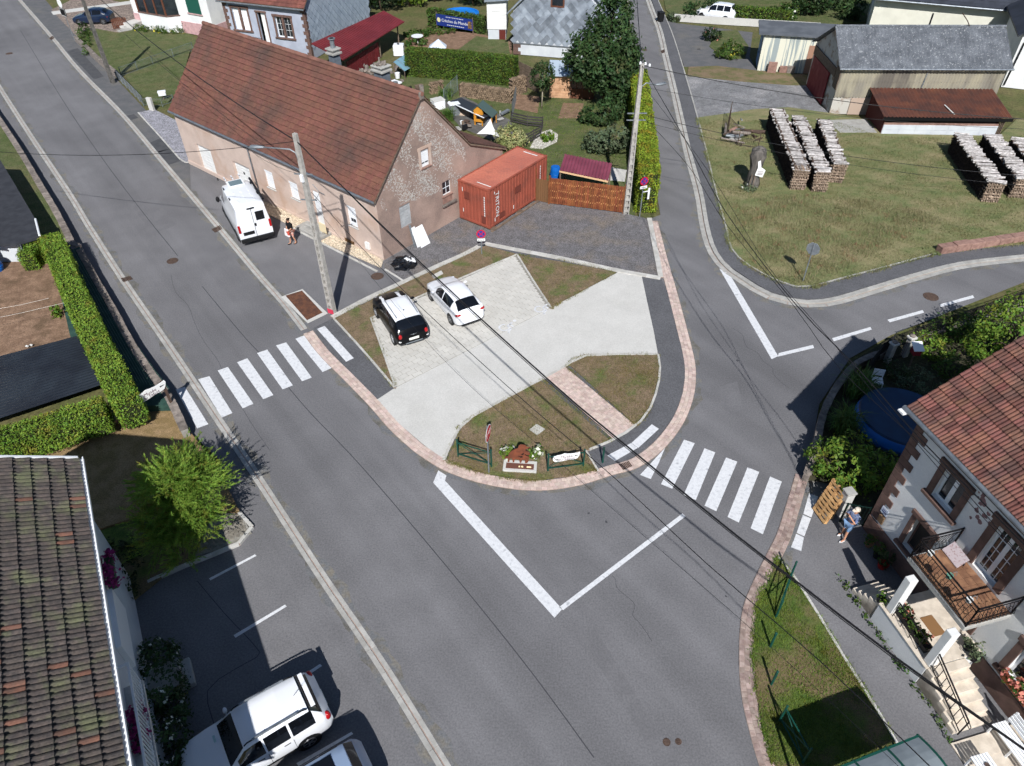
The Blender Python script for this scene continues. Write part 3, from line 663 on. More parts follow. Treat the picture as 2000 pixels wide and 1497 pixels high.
BEIGE = M('beige render', lin(202,182,170), lin(192,172,160), sc=1.2, rough=.95, c3=lin(186,158,140), sc3=.5, lo3=.52, hi3=.72, fine=.06, fsc=20)
GABLE = M('peeling render', lin(156,134,124), lin(140,121,112), sc=1.0, rough=.95, c3=lin(172,148,136), sc3=.3, fine=.14, fsc=14)
FLAKE = M('flaked white render', lin(206,202,196), lin(180,174,168), sc=5, rough=.9, var=.1)
TILE_R = M('red roof tile', lin(112,74,63), lin(99,67,58), sc=.55, lo=.35, hi=.65, rough=.85, var=.1, hue=.008, c3=lin(78,61,56), sc3=.35, lo3=.46, hi3=.72, fine=.16, fsc=7)
RIBT = [(0,.0),(.12,.02),(.3,.02),(.42,.0),(.55,.0),(.66,.018),(.82,.018),(.94,0),(1,0)]
def hip(mb, a, b, r=.11, seg=.38):
    """half round ridge tiles, one by one"""
    a = Vector(a); b = Vector(b); n = max(1, int((b-a).length/seg))
    for i in range(n):
        p, q = a.lerp(b, i/n), a.lerp(b, (i+1.12)/n); mb.cyl(p, q, r*1.08, r*.94, 8)
def ridge(parent, tl, a, b, m, r=.11, seg=.38, limit=80):
    a = Vector(a); b = Vector(b); d = (b-a).normalized(); n = max(1, int((b-a).length/seg)); s = (b-a).length/n
    t = MB(); t.cyl((0,0,0),(s*1.1,0,0), r*1.08, r*.94, 8); me = t.mesh('ridge_tile', m)
    y = Vector((0,0,1)).cross(d).normalized(); z = d.cross(y)
    for i in range(n): piece('ridge_tile', me, parent, frame(a+d*(i*s), d, y, z))

# ------------------------------------------------------------------ the long barn-like house
BY = rad(-39.98); barn = thing('farmhouse', 'long beige farmhouse with red tiled roof and peeling gable beside the white van', 'house', (-23.251, 49.802, 0), BY)
BL, BE, BR, BD, BK, BZ, BN, BNZ = 20.6, 4.05, 8.54, 4.05, 7.70, 4.56, 10.86, 3.16     # length, wall top, ridge, ridge depth, break, break z, lean-to depth, its z
ops = [(1.75,.12,3.62,2.0),(6.15,.12,8.05,2.0),(9.85,1.3,10.7,2.5),(12.35,1.35,13.2,2.5),(14.6,.35,15.35,2.62),(17.85,1.38,18.62,2.68)]
mb = MB(); wallgrid(mb, (0,0,0), (1,0,0), (0,0,1), BL, BE-.12, ops, (0,.22,0)); mb.quad((0,BK,0),(0,0,0),(0,0,BE),(0,BD,BR-.15),(0,BK,BZ)); mb.quad((0,BN,0),(BL,BN,0),(BL,BN,BNZ),(0,BN,BNZ)); wall = obj('wall', mb, BEIGE, barn)
gops = [(3.7,4.38,4.32,5.38),(5.2,2.0,5.92,2.88),(1.6,1.34,2.5,2.74)]
mb = MB(); wallgrid(mb, (BL,0,0), (0,1,0), (0,0,1), 7.7, 5.6, [q for q in gops], (-.16,0,0))
mb2 = MB(); wallgrid(mb2, (BL,0,0), (0,1,0), (0,0,1), BK, BZ-.3, [gops[1],gops[2]], (-.16,0,0))
mb = MB(); s_ = (BR-3.897)/(BD+.2)
# gable in horizontal bands that follow the roof slopes, with the attic window cut out
def gspan(z): return (max(0,(z-BE+.1)/s_), BK if z <= BZ-.1 else BD+(BR-.1-z)/s_)
zz = [0,1.34,2.0,2.74,2.88,BE-.12,4.38,BZ-.12,5.38,6.2,7.2,8.4]
for z0, z1 in zip(zz, zz[1:]):
    a0, b0 = gspan(z0); a1, b1 = gspan(z1); cuts = sorted([(q[0], q[2]) for q in gops if q[1] < (z0+z1)/2 < q[3]]); x0, x1 = a0, a1
    for c0_, c1_ in cuts: mb.quad((BL,x0,z0),(BL,c0_,z0),(BL,c0_,z1),(BL,x1,z1)); x0 = x1 = c1_
    mb.quad((BL,x0,z0),(BL,b0,z0),(BL,b1,z1),(BL,x1,z1))
for y0, z0, y1, z1 in gops:
    c = [(y0,z0),(y1,z0),(y1,z1),(y0,z1)]
    for i in range(4): (p, q), (r, t) = c[i], c[(i+1)%4]; mb.quad((BL,p,q),(BL,r,t),(BL-.16,r,t),(BL-.16,p,q))
mb.quad((BL,BK,0),(BL,BN,0),(BL,BN,BNZ-.1),(BL,BK,BZ-.12)); gw = obj('gable_wall', mb, GABLE, barn)
# flaking white render: many thin chips left on the gable
V = []; pts = RNG.uniform([.3,.9],[9.8,8.2],(21000,2))
for y, z in pts:
    a, b = gspan(max(z,.01)); dens = .5+.5*math.sin(y*1.1+1)*math.sin(z*1.5)+.45*math.sin(y*3.3+z*2.1)
    if not (a+.35 < y < b-.35) or random.random() > dens*.72 or z < 2.9-.42*(y-1)*.3: continue
    if any(q[0]-.12 < y < q[2]+.12 and q[1]-.12 < z < q[3]+.12 for q in gops): continue
    s1, s2, a_ = random.uniform(.014,.055), random.uniform(.014,.055), random.uniform(0,3)
    V += [(BL+.006, y+s1*math.cos(a_+k*PI/2), z+s2*math.sin(a_+k*PI/2)) for k in range(4)]
V = np.array(V); link('render_flakes', np_mesh('render_flakes', V, np.arange(len(V)).reshape(-1,4), FLAKE), gw, kind='stuff')
mb = MB(); mb.box(BL-.14,1.6,1.34,BL-.1,2.5,2.74)
blk = obj('blocked_opening', mb, CONC, barn)
cb = MB().box(-.5,-.5,-.5,.5,.5,.5).mesh('concrete_block', M('concrete block', lin(176,178,180), lin(160,162,164), sc=4, rough=.9, var=.06), bevel=.02)
for j in range(7):
    for i in range(2 + j % 2):
        w = .43 if j % 2 == 0 else (.21 if i != 1 else .43); y = 1.62+(.22+i*.44 if j % 2 == 0 else (.11,.44,.77)[i])
        piece('concrete_block', cb, blk, frame((BL-.09,y,1.44+j*.2), Vector((.06,0,0)), Vector((0,w,0)), Vector((0,0,.185))))
# roof
SL = math.hypot(BD+.2, BR-3.897); up_f = Vector((0,BD+.2,BR-3.897)); up_b = Vector((0,-(BK-BD),BR-BZ)); up_l = Vector((0,-(BN+.25-BK),BZ-(BNZ-.08)))
mb = MB(); x0, x1 = -.14, BL+.15
mb.extr([(x0,-.2,3.86),(x1,-.2,3.86),(x1,BD,BR-.03),(x0,BD,BR-.03)], (0,0,-.1)); mb.extr([(x0,BD,BR-.03),(x1,BD,BR-.03),(x1,BK,BZ-.03),(x0,BK,BZ-.03)], (0,0,-.1)); mb.extr([(x0+5,BK,BZ-.03),(x1,BK,BZ-.03),(x1,BN+.25,BNZ-.11),(x0+5,BN+.25,BNZ-.11)], (0,0,-.1))
roof = obj('roof', mb, WOOD, barn)
TT = tile_tmpl(.2, .36, RIBT, .03, .07)
tiled(roof, barn, (x0,-.2,3.87), (1,0,0), up_f, x1-x0, SL, .2, .33, TT, TILE_R, limit=0)
tiled(roof, barn, (x0,BK,BZ-.02), (1,0,0), up_b, x1-x0, up_b.length, .2, .33, TT, TILE_R, limit=0)
tiled(roof, barn, (x0+5,BN+.25,BNZ-.1), (1,0,0), up_l, x1-x0-5, up_l.length, .2, .33, TT, M('brown roof tile', lin(92,66,58), lin(80,58,52), sc=.8, rough=.85, var=.18, fine=.1, fsc=12), limit=0)
ridge(roof, barn, (x0-.02,BD,BR+.01), (x1,BD,BR+.01), M('ridge tile', lin(132,94,82), lin(112,80,70), sc=1.5, rough=.85, var=.16), .13, .4)
mb = MB(); mb.box(BL+.02,BD-.18,BR-.3,BL+.17,BD+.18,BR+.12); obj('ridge_mortar', mb, STONE, roof, bevel=.04)
mb = MB(); mb.cyl((-.1,-.27,3.84),(BL+.1,-.27,3.84),.075,n=10); gut = obj('gutter', mb, ZINC, roof)
mb = MB(); mb.tube([(8.62,-.26,3.8),(8.62,-.1,3.55),(8.62,-.07,3.3),(8.72,-.07,.1)], .045, 8); obj('downpipe', mb, ZINC, barn, smooth=True)
mb = MB(); mb.tube([(15.2,-.2,3.2),(15.6,-.12,2.8),(16,-.08,2.75)], .02, 6); obj('bracket', mb, ZINC, barn)
# openings
for k, (a, z0, b, z1) in enumerate(ops):
    mb = MB()
    if k < 2:
        n = int((z1-z0)/.1); [mb.box(a,.16+.012*(i%2),z0+i*(z1-z0)/n,b,.2,z0+(i+1)*(z1-z0)/n-.006) for i in range(n)]; obj('garage_door', mb, WHITE, barn)
    elif k == 4:
        mb.box(a,.1,z0,b,.16,z1); d = obj('door', mb, WHITE, barn, bevel=.01)
        mb = MB(); mb.box(a+.1,.07,z0+.9,b-.1,.1,z1-.15); obj('door_panel', mb, PVC, d); mb = MB(); mb.box(b-.1,.04,z0+1,b-.06,.1,z0+1.15); obj('handle', mb, DARKM, d)
    else:
        n = int((z1-z0)/.06); [mb.box(a,.06+.01*(i%2),z0+i*(z1-z0)/n,b,.12,z0+(i+1)*(z1-z0)/n-.004) for i in range(n)]; w_ = obj('window', mb, PVC, barn, label='white window with its roller shutter down')
        mb = MB(); mb.box(a-.06,-.07,z0-.07,b+.06,.05,z0); obj('sill', mb, CONC_L, w_, bevel=.01); mb = MB(); mb.box(a,.02,z1-.16,b,.06,z1-.005); obj('shutter_box', mb, PVC, w_)
        if k == 5: mb = MB(); [mb.box(a+.2+i*.22,.045,z0+.3,a+.38+i*.22,.058,z0+.5) for i in range(2)]; obj('slot', mb, GLASS, w_)
for k, (a, z0, b, z1) in enumerate(gops[:2]):
    mb = MB()
    if k == 0:
        n = 12; [mb.box(BL-.1-.01*(i%2),a,z0+.28+i*.06,BL-.06-.01*(i%2),b,z0+.335+i*.06) for i in range(n)]; w_ = obj('window', mb, PVC, barn)
        mb = MB(); mb.box(BL-.12,a,z0,BL-.08,b,z0+.28); obj('lower_frame', mb, PVC, w_); mb = MB(); [mb.box(BL-.079,a+.06+i*.28,z0+.2,BL-.066,a+.28+i*.28,z0+.27) for i in range(2)]; obj('pane', mb, GLASS, w_)
    else:
        mb.box(BL-.13,a,z0,BL-.08,b,z1); w_ = obj('window', mb, PVC, barn); mb = MB(); [mb.box(BL-.079,a+.06+i*.33,z0+.08+j*.4,BL-.07,a+.33+i*.33,z0+.42+j*.4) for i in range(2) for j in range(2)]; obj('pane', mb, GLASS, w_)
    mb = MB(); mb.box(BL-.02,a-.1,z0-.08,BL+.08,b+.1,z0); obj('sill', mb, SANDST, w_, bevel=.01)
mb = MB(); mb.box(BL-.02,3.45,5.45,BL+.02,4.6,5.62); mb.box(BL-.02,4.33,4.3,BL+.015,4.5,5.45); mb.box(BL-.02,3.5,4.3,BL+.015,3.68,5.45); obj('window_surround', mb, BEIGE, barn)
mb = MB(); mb.box(BL-.02,5.05,1.3,BL+.14,6.28,1.45); obj('ledge', mb, STONE, barn, bevel=.02)
mb = MB(); mb.box(BL-.012,5.15,1.46,BL+.012,5.98,1.98); obj('brick_infill', mb, SANDST, barn)
# plinth, doorstep, vents, chimneys
mb = MB(); mb.box(.02,-.07,0,8.4,0,.3); mb.box(8.4,-.05,0,BL+.0,0,.22); obj('plinth', mb, BEIGE, barn, bevel=.02)
mb = MB(); mb.box(13.6,-1.0,0,15.9,-.05,.18); mb.box(14.1,-.62,.18,15.7,-.05,.35); obj('doorstep', mb, CONC, barn, bevel=.015)
mb = MB(); mb.box(17.2,-.06,.05,18.05,-.045,.28); obj('cellar_vent', mb, M('vent brown', lin(120,90,60), rough=.8), barn); mb = MB(); mb.box(19.15,-.12,.3,19.5,0,.75); obj('meter_box', mb, WHITE, barn, bevel=.01)
mb = MB(); mb.box(15.5,-.55,.36,16.1,-.5,.95); obj('notice_board', mb, M('cream board', lin(222,206,170), rough=.8), barn)
for cx, cy, w, dpt, top in ((12.1,5.2,.5,.5,9.0),(16.25,5.25,.72,.62,8.85)):
    mb = MB(); mb.box(cx-w/2,cy-dpt/2,6.0,cx+w/2,cy+dpt/2,top-.35); ch = obj('chimney', mb, M('chimney render', lin(104,112,122), lin(90,97,106), sc=4, rough=.9), barn)
    mb = MB(); mb.box(cx-w/2-.12,cy-dpt/2-.12,top-.35,cx+w/2+.12,cy+dpt/2+.12,top-.22); mb.box(cx-w/2-.02,cy-dpt/2-.02,top-.22,cx+w/2+.02,cy+dpt/2+.02,top-.1); mb.box(cx-w/2-.1,cy-dpt/2-.1,top-.1,cx+w/2+.1,cy+dpt/2+.1,top); obj('cap', mb, CONC, ch, bevel=.02)
    mb = MB()
    if cx < 14: mb.cyl((cx,cy,top),(cx,cy,top+.55),.14,n=12); mb.cyl((cx,cy,top+.5),(cx,cy,top+.55),.22,n=12); obj('flue', mb, STEEL, ch)
    else:
        for i in range(26): mb.ball((cx+random.uniform(-.32,.32),cy+random.uniform(-.3,.3),top+random.uniform(0,.08)), random.uniform(.05,.11), 6, 4, .25)
        mb.cyl((cx-.1,cy,top),(cx-.1,cy,top+.4),.05,n=8); obj('rubble_topping', mb, STONE, ch)
# pebble strip along the front
mb = MB(); mb.prism([Vector((8.9,-.95,0)),Vector((13.5,-1.0,0)),Vector((13.5,-.06,0)),Vector((8.9,-.06,0))], -.02, .05); mb.prism([Vector((16.0,-1.05,0)),Vector((BL+.5,-.7,0)),Vector((BL,-.06,0)),Vector((16.0,-.06,0))], -.02, .05)
obj('pebble_strip', mb, M('pebbles', lin(214,200,178), lin(188,172,148), sc=8, rough=.9, vor=20), barn)
mb = MB(); mb.box(13.5,-1.16,.0,BL+.6,-1.05,.06); obj('edging_stone', mb, CONC_K, barn)

# ------------------------------------------------------------------ shipping container
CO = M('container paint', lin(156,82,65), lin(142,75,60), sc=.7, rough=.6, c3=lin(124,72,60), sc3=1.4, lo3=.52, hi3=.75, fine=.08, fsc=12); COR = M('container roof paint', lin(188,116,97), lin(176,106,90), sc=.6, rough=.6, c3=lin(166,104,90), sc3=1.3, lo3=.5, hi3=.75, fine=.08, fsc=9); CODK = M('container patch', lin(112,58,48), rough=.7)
cont = thing('shipping_container', 'rust red steel shipping container standing against the peeling gable', 'container', (-1.303,39.811,.15), rad(52.366))
CL_, CW_, CH_ = 6.06, 2.44, 2.59
def corrug(mb, o, ux, W, z0, z1, nrm, n, dep=.036):
    o = Vector(o); ux = Vector(ux); nrm = Vector(nrm); s = W/n; pr = [(0,0),(.3,0),(.42,dep),(.78,dep),(.9,0)]
    xs = [(i*s+f*s, d) for i in range(n) for f, d in pr]+[(W,0)]
    for (a, da), (b, db) in zip(xs, xs[1:]):
        p, q = o+ux*a-nrm*da, o+ux*b-nrm*db; mb.quad(p+Vector((0,0,z0)), q+Vector((0,0,z0)), q+Vector((0,0,z1)), p+Vector((0,0,z1)))
mb = MB(); corrug(mb, (.1,.02,0), (1,0,0), CL_-.2, .14, CH_-.1, (0,-1,0), 20); obj('side_panel', mb, CO, cont)
mb = MB(); corrug(mb, (CL_-.1,CW_-.02,0), (-1,0,0), CL_-.2, .14, CH_-.1, (0,1,0), 20); obj('side_panel', mb, CO, cont)
mb = MB(); corrug(mb, (.02,CW_-.1,0), (0,-1,0), CW_-.2, .14, CH_-.1, (-1,0,0), 8); obj('end_panel', mb, CO, cont); mb = MB(); corrug(mb, (CL_-.02,.1,0), (0,1,0), CW_-.2, .14, CH_-.1, (1,0,0), 8); obj('end_panel', mb, CO, cont)
mb = MB()
for i in range(26): mb.box(.12+i*.225,.08,CH_-.05,.12+i*.225+.15,CW_-.08,CH_-.028)
mb.box(.06,.06,CH_-.08,CL_-.06,CW_-.06,CH_-.045); obj('roof', mb, COR, cont)
mb = MB()
for x in (0,CL_-.12):
    for y in (0,CW_-.12): mb.box(x,y,0,x+.12,y+.12,CH_-.12)
for y in (0,CW_-.1): mb.box(.12,y,0,CL_-.12,y+.1,.15); mb.box(.12,y,CH_-.1,CL_-.12,y+.1,CH_-.01)
for x in (0,CL_-.1): mb.box(x,.12,0,x+.1,CW_-.12,.15); mb.box(x,.12,CH_-.1,x+.1,CW_-.12,CH_-.01)
obj('frame', mb, CO, cont, bevel=.01)
for x in (0,CL_-.17):
    for y in (0,CW_-.16):
        for z in (-.01,CH_-.12): mb = MB(); mb.box(x-.004,y-.004,z,x+.175,y+.165,z+.125); obj('corner_casting', mb, CO, cont, bevel=.015)
mb = MB(); mb.box(2.6,-.022,1.3,3.2,-.016,1.75); mb.box(1.0,-.022,.3,1.5,-.016,.65); mb.box(-.022,1.55,1.5,-.016,1.95,2.0); mb.box(-.022,.28,.25,-.016,.62,.75); mb.box(.25,-.022,1.75,.5,-.016,2.1) if 0 else None; obj('paint_patch', mb, CODK, cont)
def text(name, s, parent, mtx, size, m, align='CENTER', ext=.002):
    cu = bpy.data.curves.new(name, 'FONT'); cu.body = s; cu.size = size; cu.align_x = align; cu.align_y = 'CENTER'; cu.extrude = ext; cu.resolution_u = 2
    t = bpy.data.objects.new(name, cu); col.objects.link(t); bpy.context.view_layer.update()
    me = bpy.data.meshes.new_from_object(t.evaluated_get(bpy.context.evaluated_depsgraph_get())); bpy.data.objects.remove(t); me.materials.clear(); me.materials.append(m); me.name = name
    return piece(name, me, parent, mtx)
text('lettering', 'TRITON', cont, frame((.78,-.012,1.36), (0,0,-1), (1,0,0), (0,-1,0)), .46, WHITE)
mb = MB()
for i in range(7): mb.box(5.25,-.02,1.1+i*.16,5.32,-.014,1.22+i*.16)
for i in range(9): mb.box(-.02,.32,.75+i*.15,-.014,.39,.86+i*.15)
for i in range(5): mb.box(.45+i*.0,.2,CH_-.026,.52,1.3,CH_-.022) if i == 0 else None
mb.box(CL_-.45,.5,CH_-.026,CL_-.36,1.6,CH_-.022); mb.box(-.02,2.05,1.95,-.014,2.1,2.2); mb.box(-.02,2.05,.55,-.014,2.1,.8); mb.box(.5,-.02,.3,.56,-.014,.55); mb.box(.5,-.02,2.15,.56,-.014,2.3); mb.box(2.4,-.02,.35,2.46,-.014,.6)
obj('stencil_marks', mb, WHITE, cont)
mb = MB(); [mb.box(x,-.15,-.15,x+.4,CW_+.1,-.012) for x in (.1,2.8,5.5)]; mb.box(-.05,-.25,-.15,CL_,-.12,-.05); obj('bearers', mb, WOOD, cont)
# ------------------------------------------------------------------ white house with the balcony (right)
REND = M('white render', lin(232,232,230), lin(222,223,223), sc=.8, rough=.9, c3=lin(208,210,212), sc3=.5, lo3=.55, hi3=.8, fine=.05, fsc=20)
QUO = M('brown sandstone', lin(112,88,80), lin(96,76,69), sc=3, rough=.9, var=.1, fine=.08)
TILE_O = M('orange roof tile', lin(120,79,67), lin(92,64,58), sc=2.2, lo=.35, hi=.65, rough=.8, var=.3, hue=.012, c3=lin(84,66,62), sc3=.9, lo3=.5, hi3=.75, fine=.16, fsc=16)
IRONB = M('wrought iron', lin(34,32,34), rough=.5, metal=.3); LIMES = M('limestone', lin(216,204,188), lin(196,184,168), sc=3, rough=.9, fine=.08)
TERRA = M('terracotta tile', lin(150,112,84), lin(120,86,66), sc=3, rough=.75, var=.16, fine=.1)
rh = thing('house', 'white house with brown quoins, iron balcony and orange roof beside the pallets', 'house', (13.592,17.037,0), rad(-75.6))
RW, RDp, RE, RS = 11.0, 8.9, 6.25, .69
RO = [(1.62,3.95,2.52,5.3),(1.62,1.2,2.4,2.72),(3.95,3.25,4.85,5.3),(6.55,1.2,7.75,2.7),(6.5,3.9,7.6,5.3),(4.15,1.02,5.05,2.85)]
mb = MB(); wallgrid(mb, (0,0,0), (1,0,0), (0,0,1), RW, RE, RO, (0,.24,0)); mb.quad((0,RDp,0),(0,0,0),(0,0,RE),(0,RDp/2,RE+RS*RDp/2),(0,RDp,RE)); mb.quad((RW,0,0),(RW,RDp,0),(RW,RDp,RE),(RW,RDp/2,RE+RS*RDp/2),(RW,0,RE)); mb.quad((RW,RDp,0),(0,RDp,0),(0,RDp,RE),(RW,RDp,RE))
rwall = obj('wall', mb, REND, rh)
mb = MB(); mb.box(-.05,-.06,0,3.3,0,.85); mb.box(5.75,-.06,0,RW,0,.85); mb.box(-.05,0,0,0,RDp,.85); obj('plinth', mb, QUO, rh, bevel=.02)
qm = MB().box(0,0,0,1,1,1).mesh('quoin', QUO, bevel=.02); z = .9; k = 0
while z < 5.9:
    w = .62 if k % 2 else .34; h = .33; piece('quoin', qm, rh, frame((-.035,-.035,z), Vector((w,0,0)), Vector((0,.34 if k % 2 else .6,0)), Vector((0,0,h-.012)))); z += h; k += 1
def surround(parent, x0, z0, x1, z1, t=.2, m=QUO, sill=True):
    for nm, b in (('jamb',(x0-t,-.05,z0,x0,.02,z1)),('jamb',(x1,-.05,z0,x1+t,.02,z1)),('lintel',(x0-t-.05,-.09,z1,x1+t+.05,.02,z1+t))):
        mb = MB(); mb.box(*b); obj(nm, mb, m, parent, bevel=.015)
    if sill: mb = MB(); mb.box(x0-t-.08,-.14,z0-.14,x1+t+.08,.02,z0); obj('sill', mb, m, parent, bevel=.02)
def casement(parent, x0, z0, x1, z1, y=.16, cols=2, rows=1, f=.07, m=PVC, glass=GLASS):
    mb = MB(); n = cols
    mb.box(x0,y,z0,x1,y+.04,z0+f); mb.box(x0,y,z1-f,x1,y+.04,z1)
    for i in range(n+1): xx = x0+(x1-x0-f)*i/n; w = f if i in (0,n) else f*1.5; mb.box(xx-(0 if i in (0,n) else f*.25),y-.004,z0+f,xx+w,y+.036,z1-f)
    w_ = obj('window', mb, m, parent)
    for i in range(n):
        a, b = x0+(x1-x0)*i/n+f*.8, x0+(x1-x0)*(i+1)/n-f*.8
        mb = MB(); mb.box(a,y+.014,z0+f,b,y+.022,z1-f); obj('pane', mb, glass, w_)
        mb = MB()
        if rows > 1:
            for r in range(1,rows): zz_ = z0+f+(z1-z0-2*f)*r/rows; mb.box(a,y+.002,zz_-.012,b,y+.013,zz_+.012)
            mb.box((a+b)/2-.012,y+.0,z0+f,(a+b)/2+.012,y+.012,z1-f); obj('glazing_bars', mb, m, w_)
    return w_
for i, o_ in enumerate(RO):
    if i == 5:
        mb = MB(); mb.box(o_[0],.12,o_[1],o_[2],.17,o_[3]); d = obj('door', mb, DOORBR, rh); mb = MB(); mb.box(o_[2]-.14,.07,2,o_[2]-.1,.12,2.15); obj('handle', mb, STEEL, d); surround(d, *o_, t=.16, sill=False)
    elif i == 1:
        w_ = casement(rh, *o_, y=.2, cols=1, glass=BLACK, m=QUO); surround(w_, *o_)
    elif i == 2:
        w_ = casement(rh, *o_, cols=2, rows=4, f=.085); surround(w_, *o_, t=.26, sill=False)
    else: w_ = casement(rh, *o_, cols=2 if i < 3 else 1, f=.09); surround(w_, *o_, t=.24)
fb = thing('flower_box', 'flower box of pink blooms under the lower window of the balcony house', 'planter', tuple(rh.matrix_basis @ Vector((7.15,-.17,1.2))), rad(-76.4))
mb = MB(); mb.box(-.5,-.12,0,.5,.1,.2); obj('trough', mb, M('terracotta', lin(170,96,66), rough=.8), fb, bevel=.02)
C, N = clumps([(-.3,-.03,.3,.3,.2,.2),(.1,-.03,.33,.35,.22,.2),(.4,-.03,.28,.25,.2,.18)], 30, 6, .05); leafobj('leaves', fb, C, N, .05, LF_MID); C, N = clumps([(-.3,-.05,.34,.3,.22,.2),(.1,-.05,.37,.35,.24,.2),(.4,-.05,.3,.25,.2,.18)], 26, 5, .04); leafobj('blooms', fb, C, N, .045, PETAL_P, .9, kind='stuff')
# house number plates and patches of lost render
mb = MB(); mb.box(.28,-.055,1.45,.62,-.036,1.78); sg = obj('wall_plate', mb, M('enamel plate', lin(206,214,228), rough=.4), rh, bevel=.01); mb = MB(); mb.box(.32,-.06,1.55,.58,-.056,1.6); mb.box(.36,-.06,1.65,.54,-.056,1.68); obj('plate_marks', mb, M('ink blue', lin(70,84,130), rough=.6), sg)
mb = MB(); mb.box(.35,-.1,1.02,.62,-.036,1.38); obj('letter_box', mb, M('letterbox brown', lin(120,96,72), rough=.6), rh, bevel=.01)
random.seed(3)
for cx, cz, n in ((3.15,5.3,9),(3.3,4.8,6),(2.9,5.6,5)):
    mb = MB()
    for i in range(n):
        a, b, r = cx+random.gauss(0,.16), cz+random.gauss(0,.16), random.uniform(.03,.11); q = [(a+r*random.uniform(.6,1.3)*math.cos(t*PI/4), -.003-.0004*i, b+r*random.uniform(.6,1.3)*math.sin(t*PI/4)) for t in range(8)]; mb.quad(*q)
    obj('bare_render', mb, M('bare pink render', lin(150,118,120), lin(132,104,104), sc=6, rough=.95), rwall)
# roof
ev, ey = 6.4, -.45; rdg = ev+RS*(RDp/2-ey)
mb = MB(); mb.extr([(-.3,ey,ev-.06),(RW+.3,ey,ev-.06),(RW+.3,RDp/2,rdg-.06),(-.3,RDp/2,rdg-.06)], (0,0,-.12)); mb.extr([(-.3,RDp/2,rdg-.06),(RW+.3,RDp/2,rdg-.06),(RW+.3,RDp-ey,ev-.06),(-.3,RDp-ey,ev-.06)], (0,0,-.12)); rroof = obj('roof', mb, WOOD, rh)
T2 = tile_tmpl(.25, .4, [(0,.012),(.08,.035),(.2,.045),(.32,.035),(.42,.012),(.52,.012),(.6,.035),(.72,.045),(.84,.035),(.94,.012),(1,.0)], .02, .05)
uf = Vector((0,RDp/2-ey,rdg-ev)); tiled(rroof, rh, (-.3,ey-.04,ev-.05), (1,0,0), uf, RW+.6, uf.length, .25, .37, T2, TILE_O, limit=300)
ub = Vector((0,-(RDp/2-ey),rdg-ev)); tiled(rroof, rh, (-.3,RDp-ey,ev-.05), (1,0,0), ub, RW+.6, ub.length, .25, .37, T2, TILE_O, limit=0)
ridge(rroof, rh, (-.3,RDp/2,rdg+.02), (RW+.3,RDp/2,rdg+.02), TILE_O, .14, .42)
mb = MB(); mb.cyl((-.35,ey-.1,ev-.08),(RW+.3,ey-.1,ev-.08),.08,n=10); obj('gutter', mb, ZINC, rroof); mb = MB(); mb.box(-.28,ey,ev-.32,RW+.28,ey+.03,ev-.12); obj('fascia', mb, M('dark fascia', lin(52,44,42), rough=.7), rroof); mb = MB(); mb.box(-.36,ey-.3,ev-.2,-.1,ey-.02,ev-.14); obj('gutter_end', mb, PVC, rroof)
mb = MB(); mb.box(3.2,4.0,8.5,3.9,4.7,10.7); ch = obj('chimney', mb, SANDST, rh); mb = MB(); mb.box(3.1,3.9,10.7,4.0,4.8,10.82); obj('cap', mb, CONC, ch)
# balcony
bx0, bx1, by0, bz = 3.1, 5.72, -1.65, 3.1
mb = MB(); mb.box(bx0,by0,bz-.2,bx1,0,bz); balc = obj('balcony', mb, CONC, rh, bevel=.02)
tm = MB().box(0,0,0,1,1,1).mesh('floor_tile', TERRA, bevel=.03)
for i in range(9):
    for j in range(6): piece('floor_tile', tm, balc, frame((bx0+.06+i*.28,by0+.06+j*.265,bz), Vector((.272,0,0)), Vector((0,.257,0)), Vector((0,0,.02))))
def railing(parent, a, b, h, n, bow=.0, scroll=True):
    a = Vector(a); b = Vector(b); out = Vector((b.y-a.y, a.x-b.x, 0)).normalized()
    mb = MB(); up = Vector((0,0,1)); mb.bar(a+up*h, b+up*h, .05, .03); mb.bar(a+up*.1, b+up*.1, .03, .02); mb.bar(a+up*(h-.16), b+up*(h-.16), .025, .02)
    for p in (a, b): mb.bar(p, p+up*(h+.05), .04)
    r = obj('railing', mb, IRONB, parent); L = (b-a).length
    for i in range(1, n):
        p = a.lerp(b, i/n); mb = MB(); mb.tube([p+up*.1, p+up*.3+out*bow, p+up*.5+out*bow*.6, p+up*(h-.16)], .009, 5); obj('baluster', mb, IRONB, r)
        if scroll and i % 2 == 0:
            d = (b-a).normalized(); mb = MB(); mb.tube([p+up*.42+d*(.1*math.cos(t*.7)*(1-t*.05))+up*(.14*math.sin(t*.7)*(1-t*.05)) for t in range(10)], .008, 5); obj('scroll', mb, IRONB, r)
    return r
railing(balc, (bx0+.04,by0+.04,bz), (bx1-.04,by0+.04,bz), .95, 20, .12); railing(balc, (bx0+.04,-.02,bz), (bx0+.04,by0+.04,bz), .95, 12, .12); railing(balc, (bx1-.04,by0+.04,bz), (bx1-.04,-.02,bz), .95, 12, .12)
RH = lambda x, y, z: tuple(rh.matrix_basis @ Vector((x,y,z)))
POTW = M('white pot', lin(226,228,226), rough=.4); POTG = M('green pot', lin(110,160,140), rough=.4)
def pot(name, label, loc, r, h, m, plant=None, ph=.3, group=None, hollow=True):
    t = thing(name, label, 'plant pot', loc, 0, group); mb = MB(); mb.lathe([(r*.7,0),(r*.95,h*.8),(r,h),(r*.86,h),(r*.82,h*.85),(.01,h*.85)], n=14); obj('pot', mb, m, t, smooth=False)
    if plant:
        C, N = clumps([(0,0,h+ph*.4,r*1.25,r*1.25,ph*.6)], 30, 7, .05); leafobj('plant', t, C, N, .05, plant)
    return t
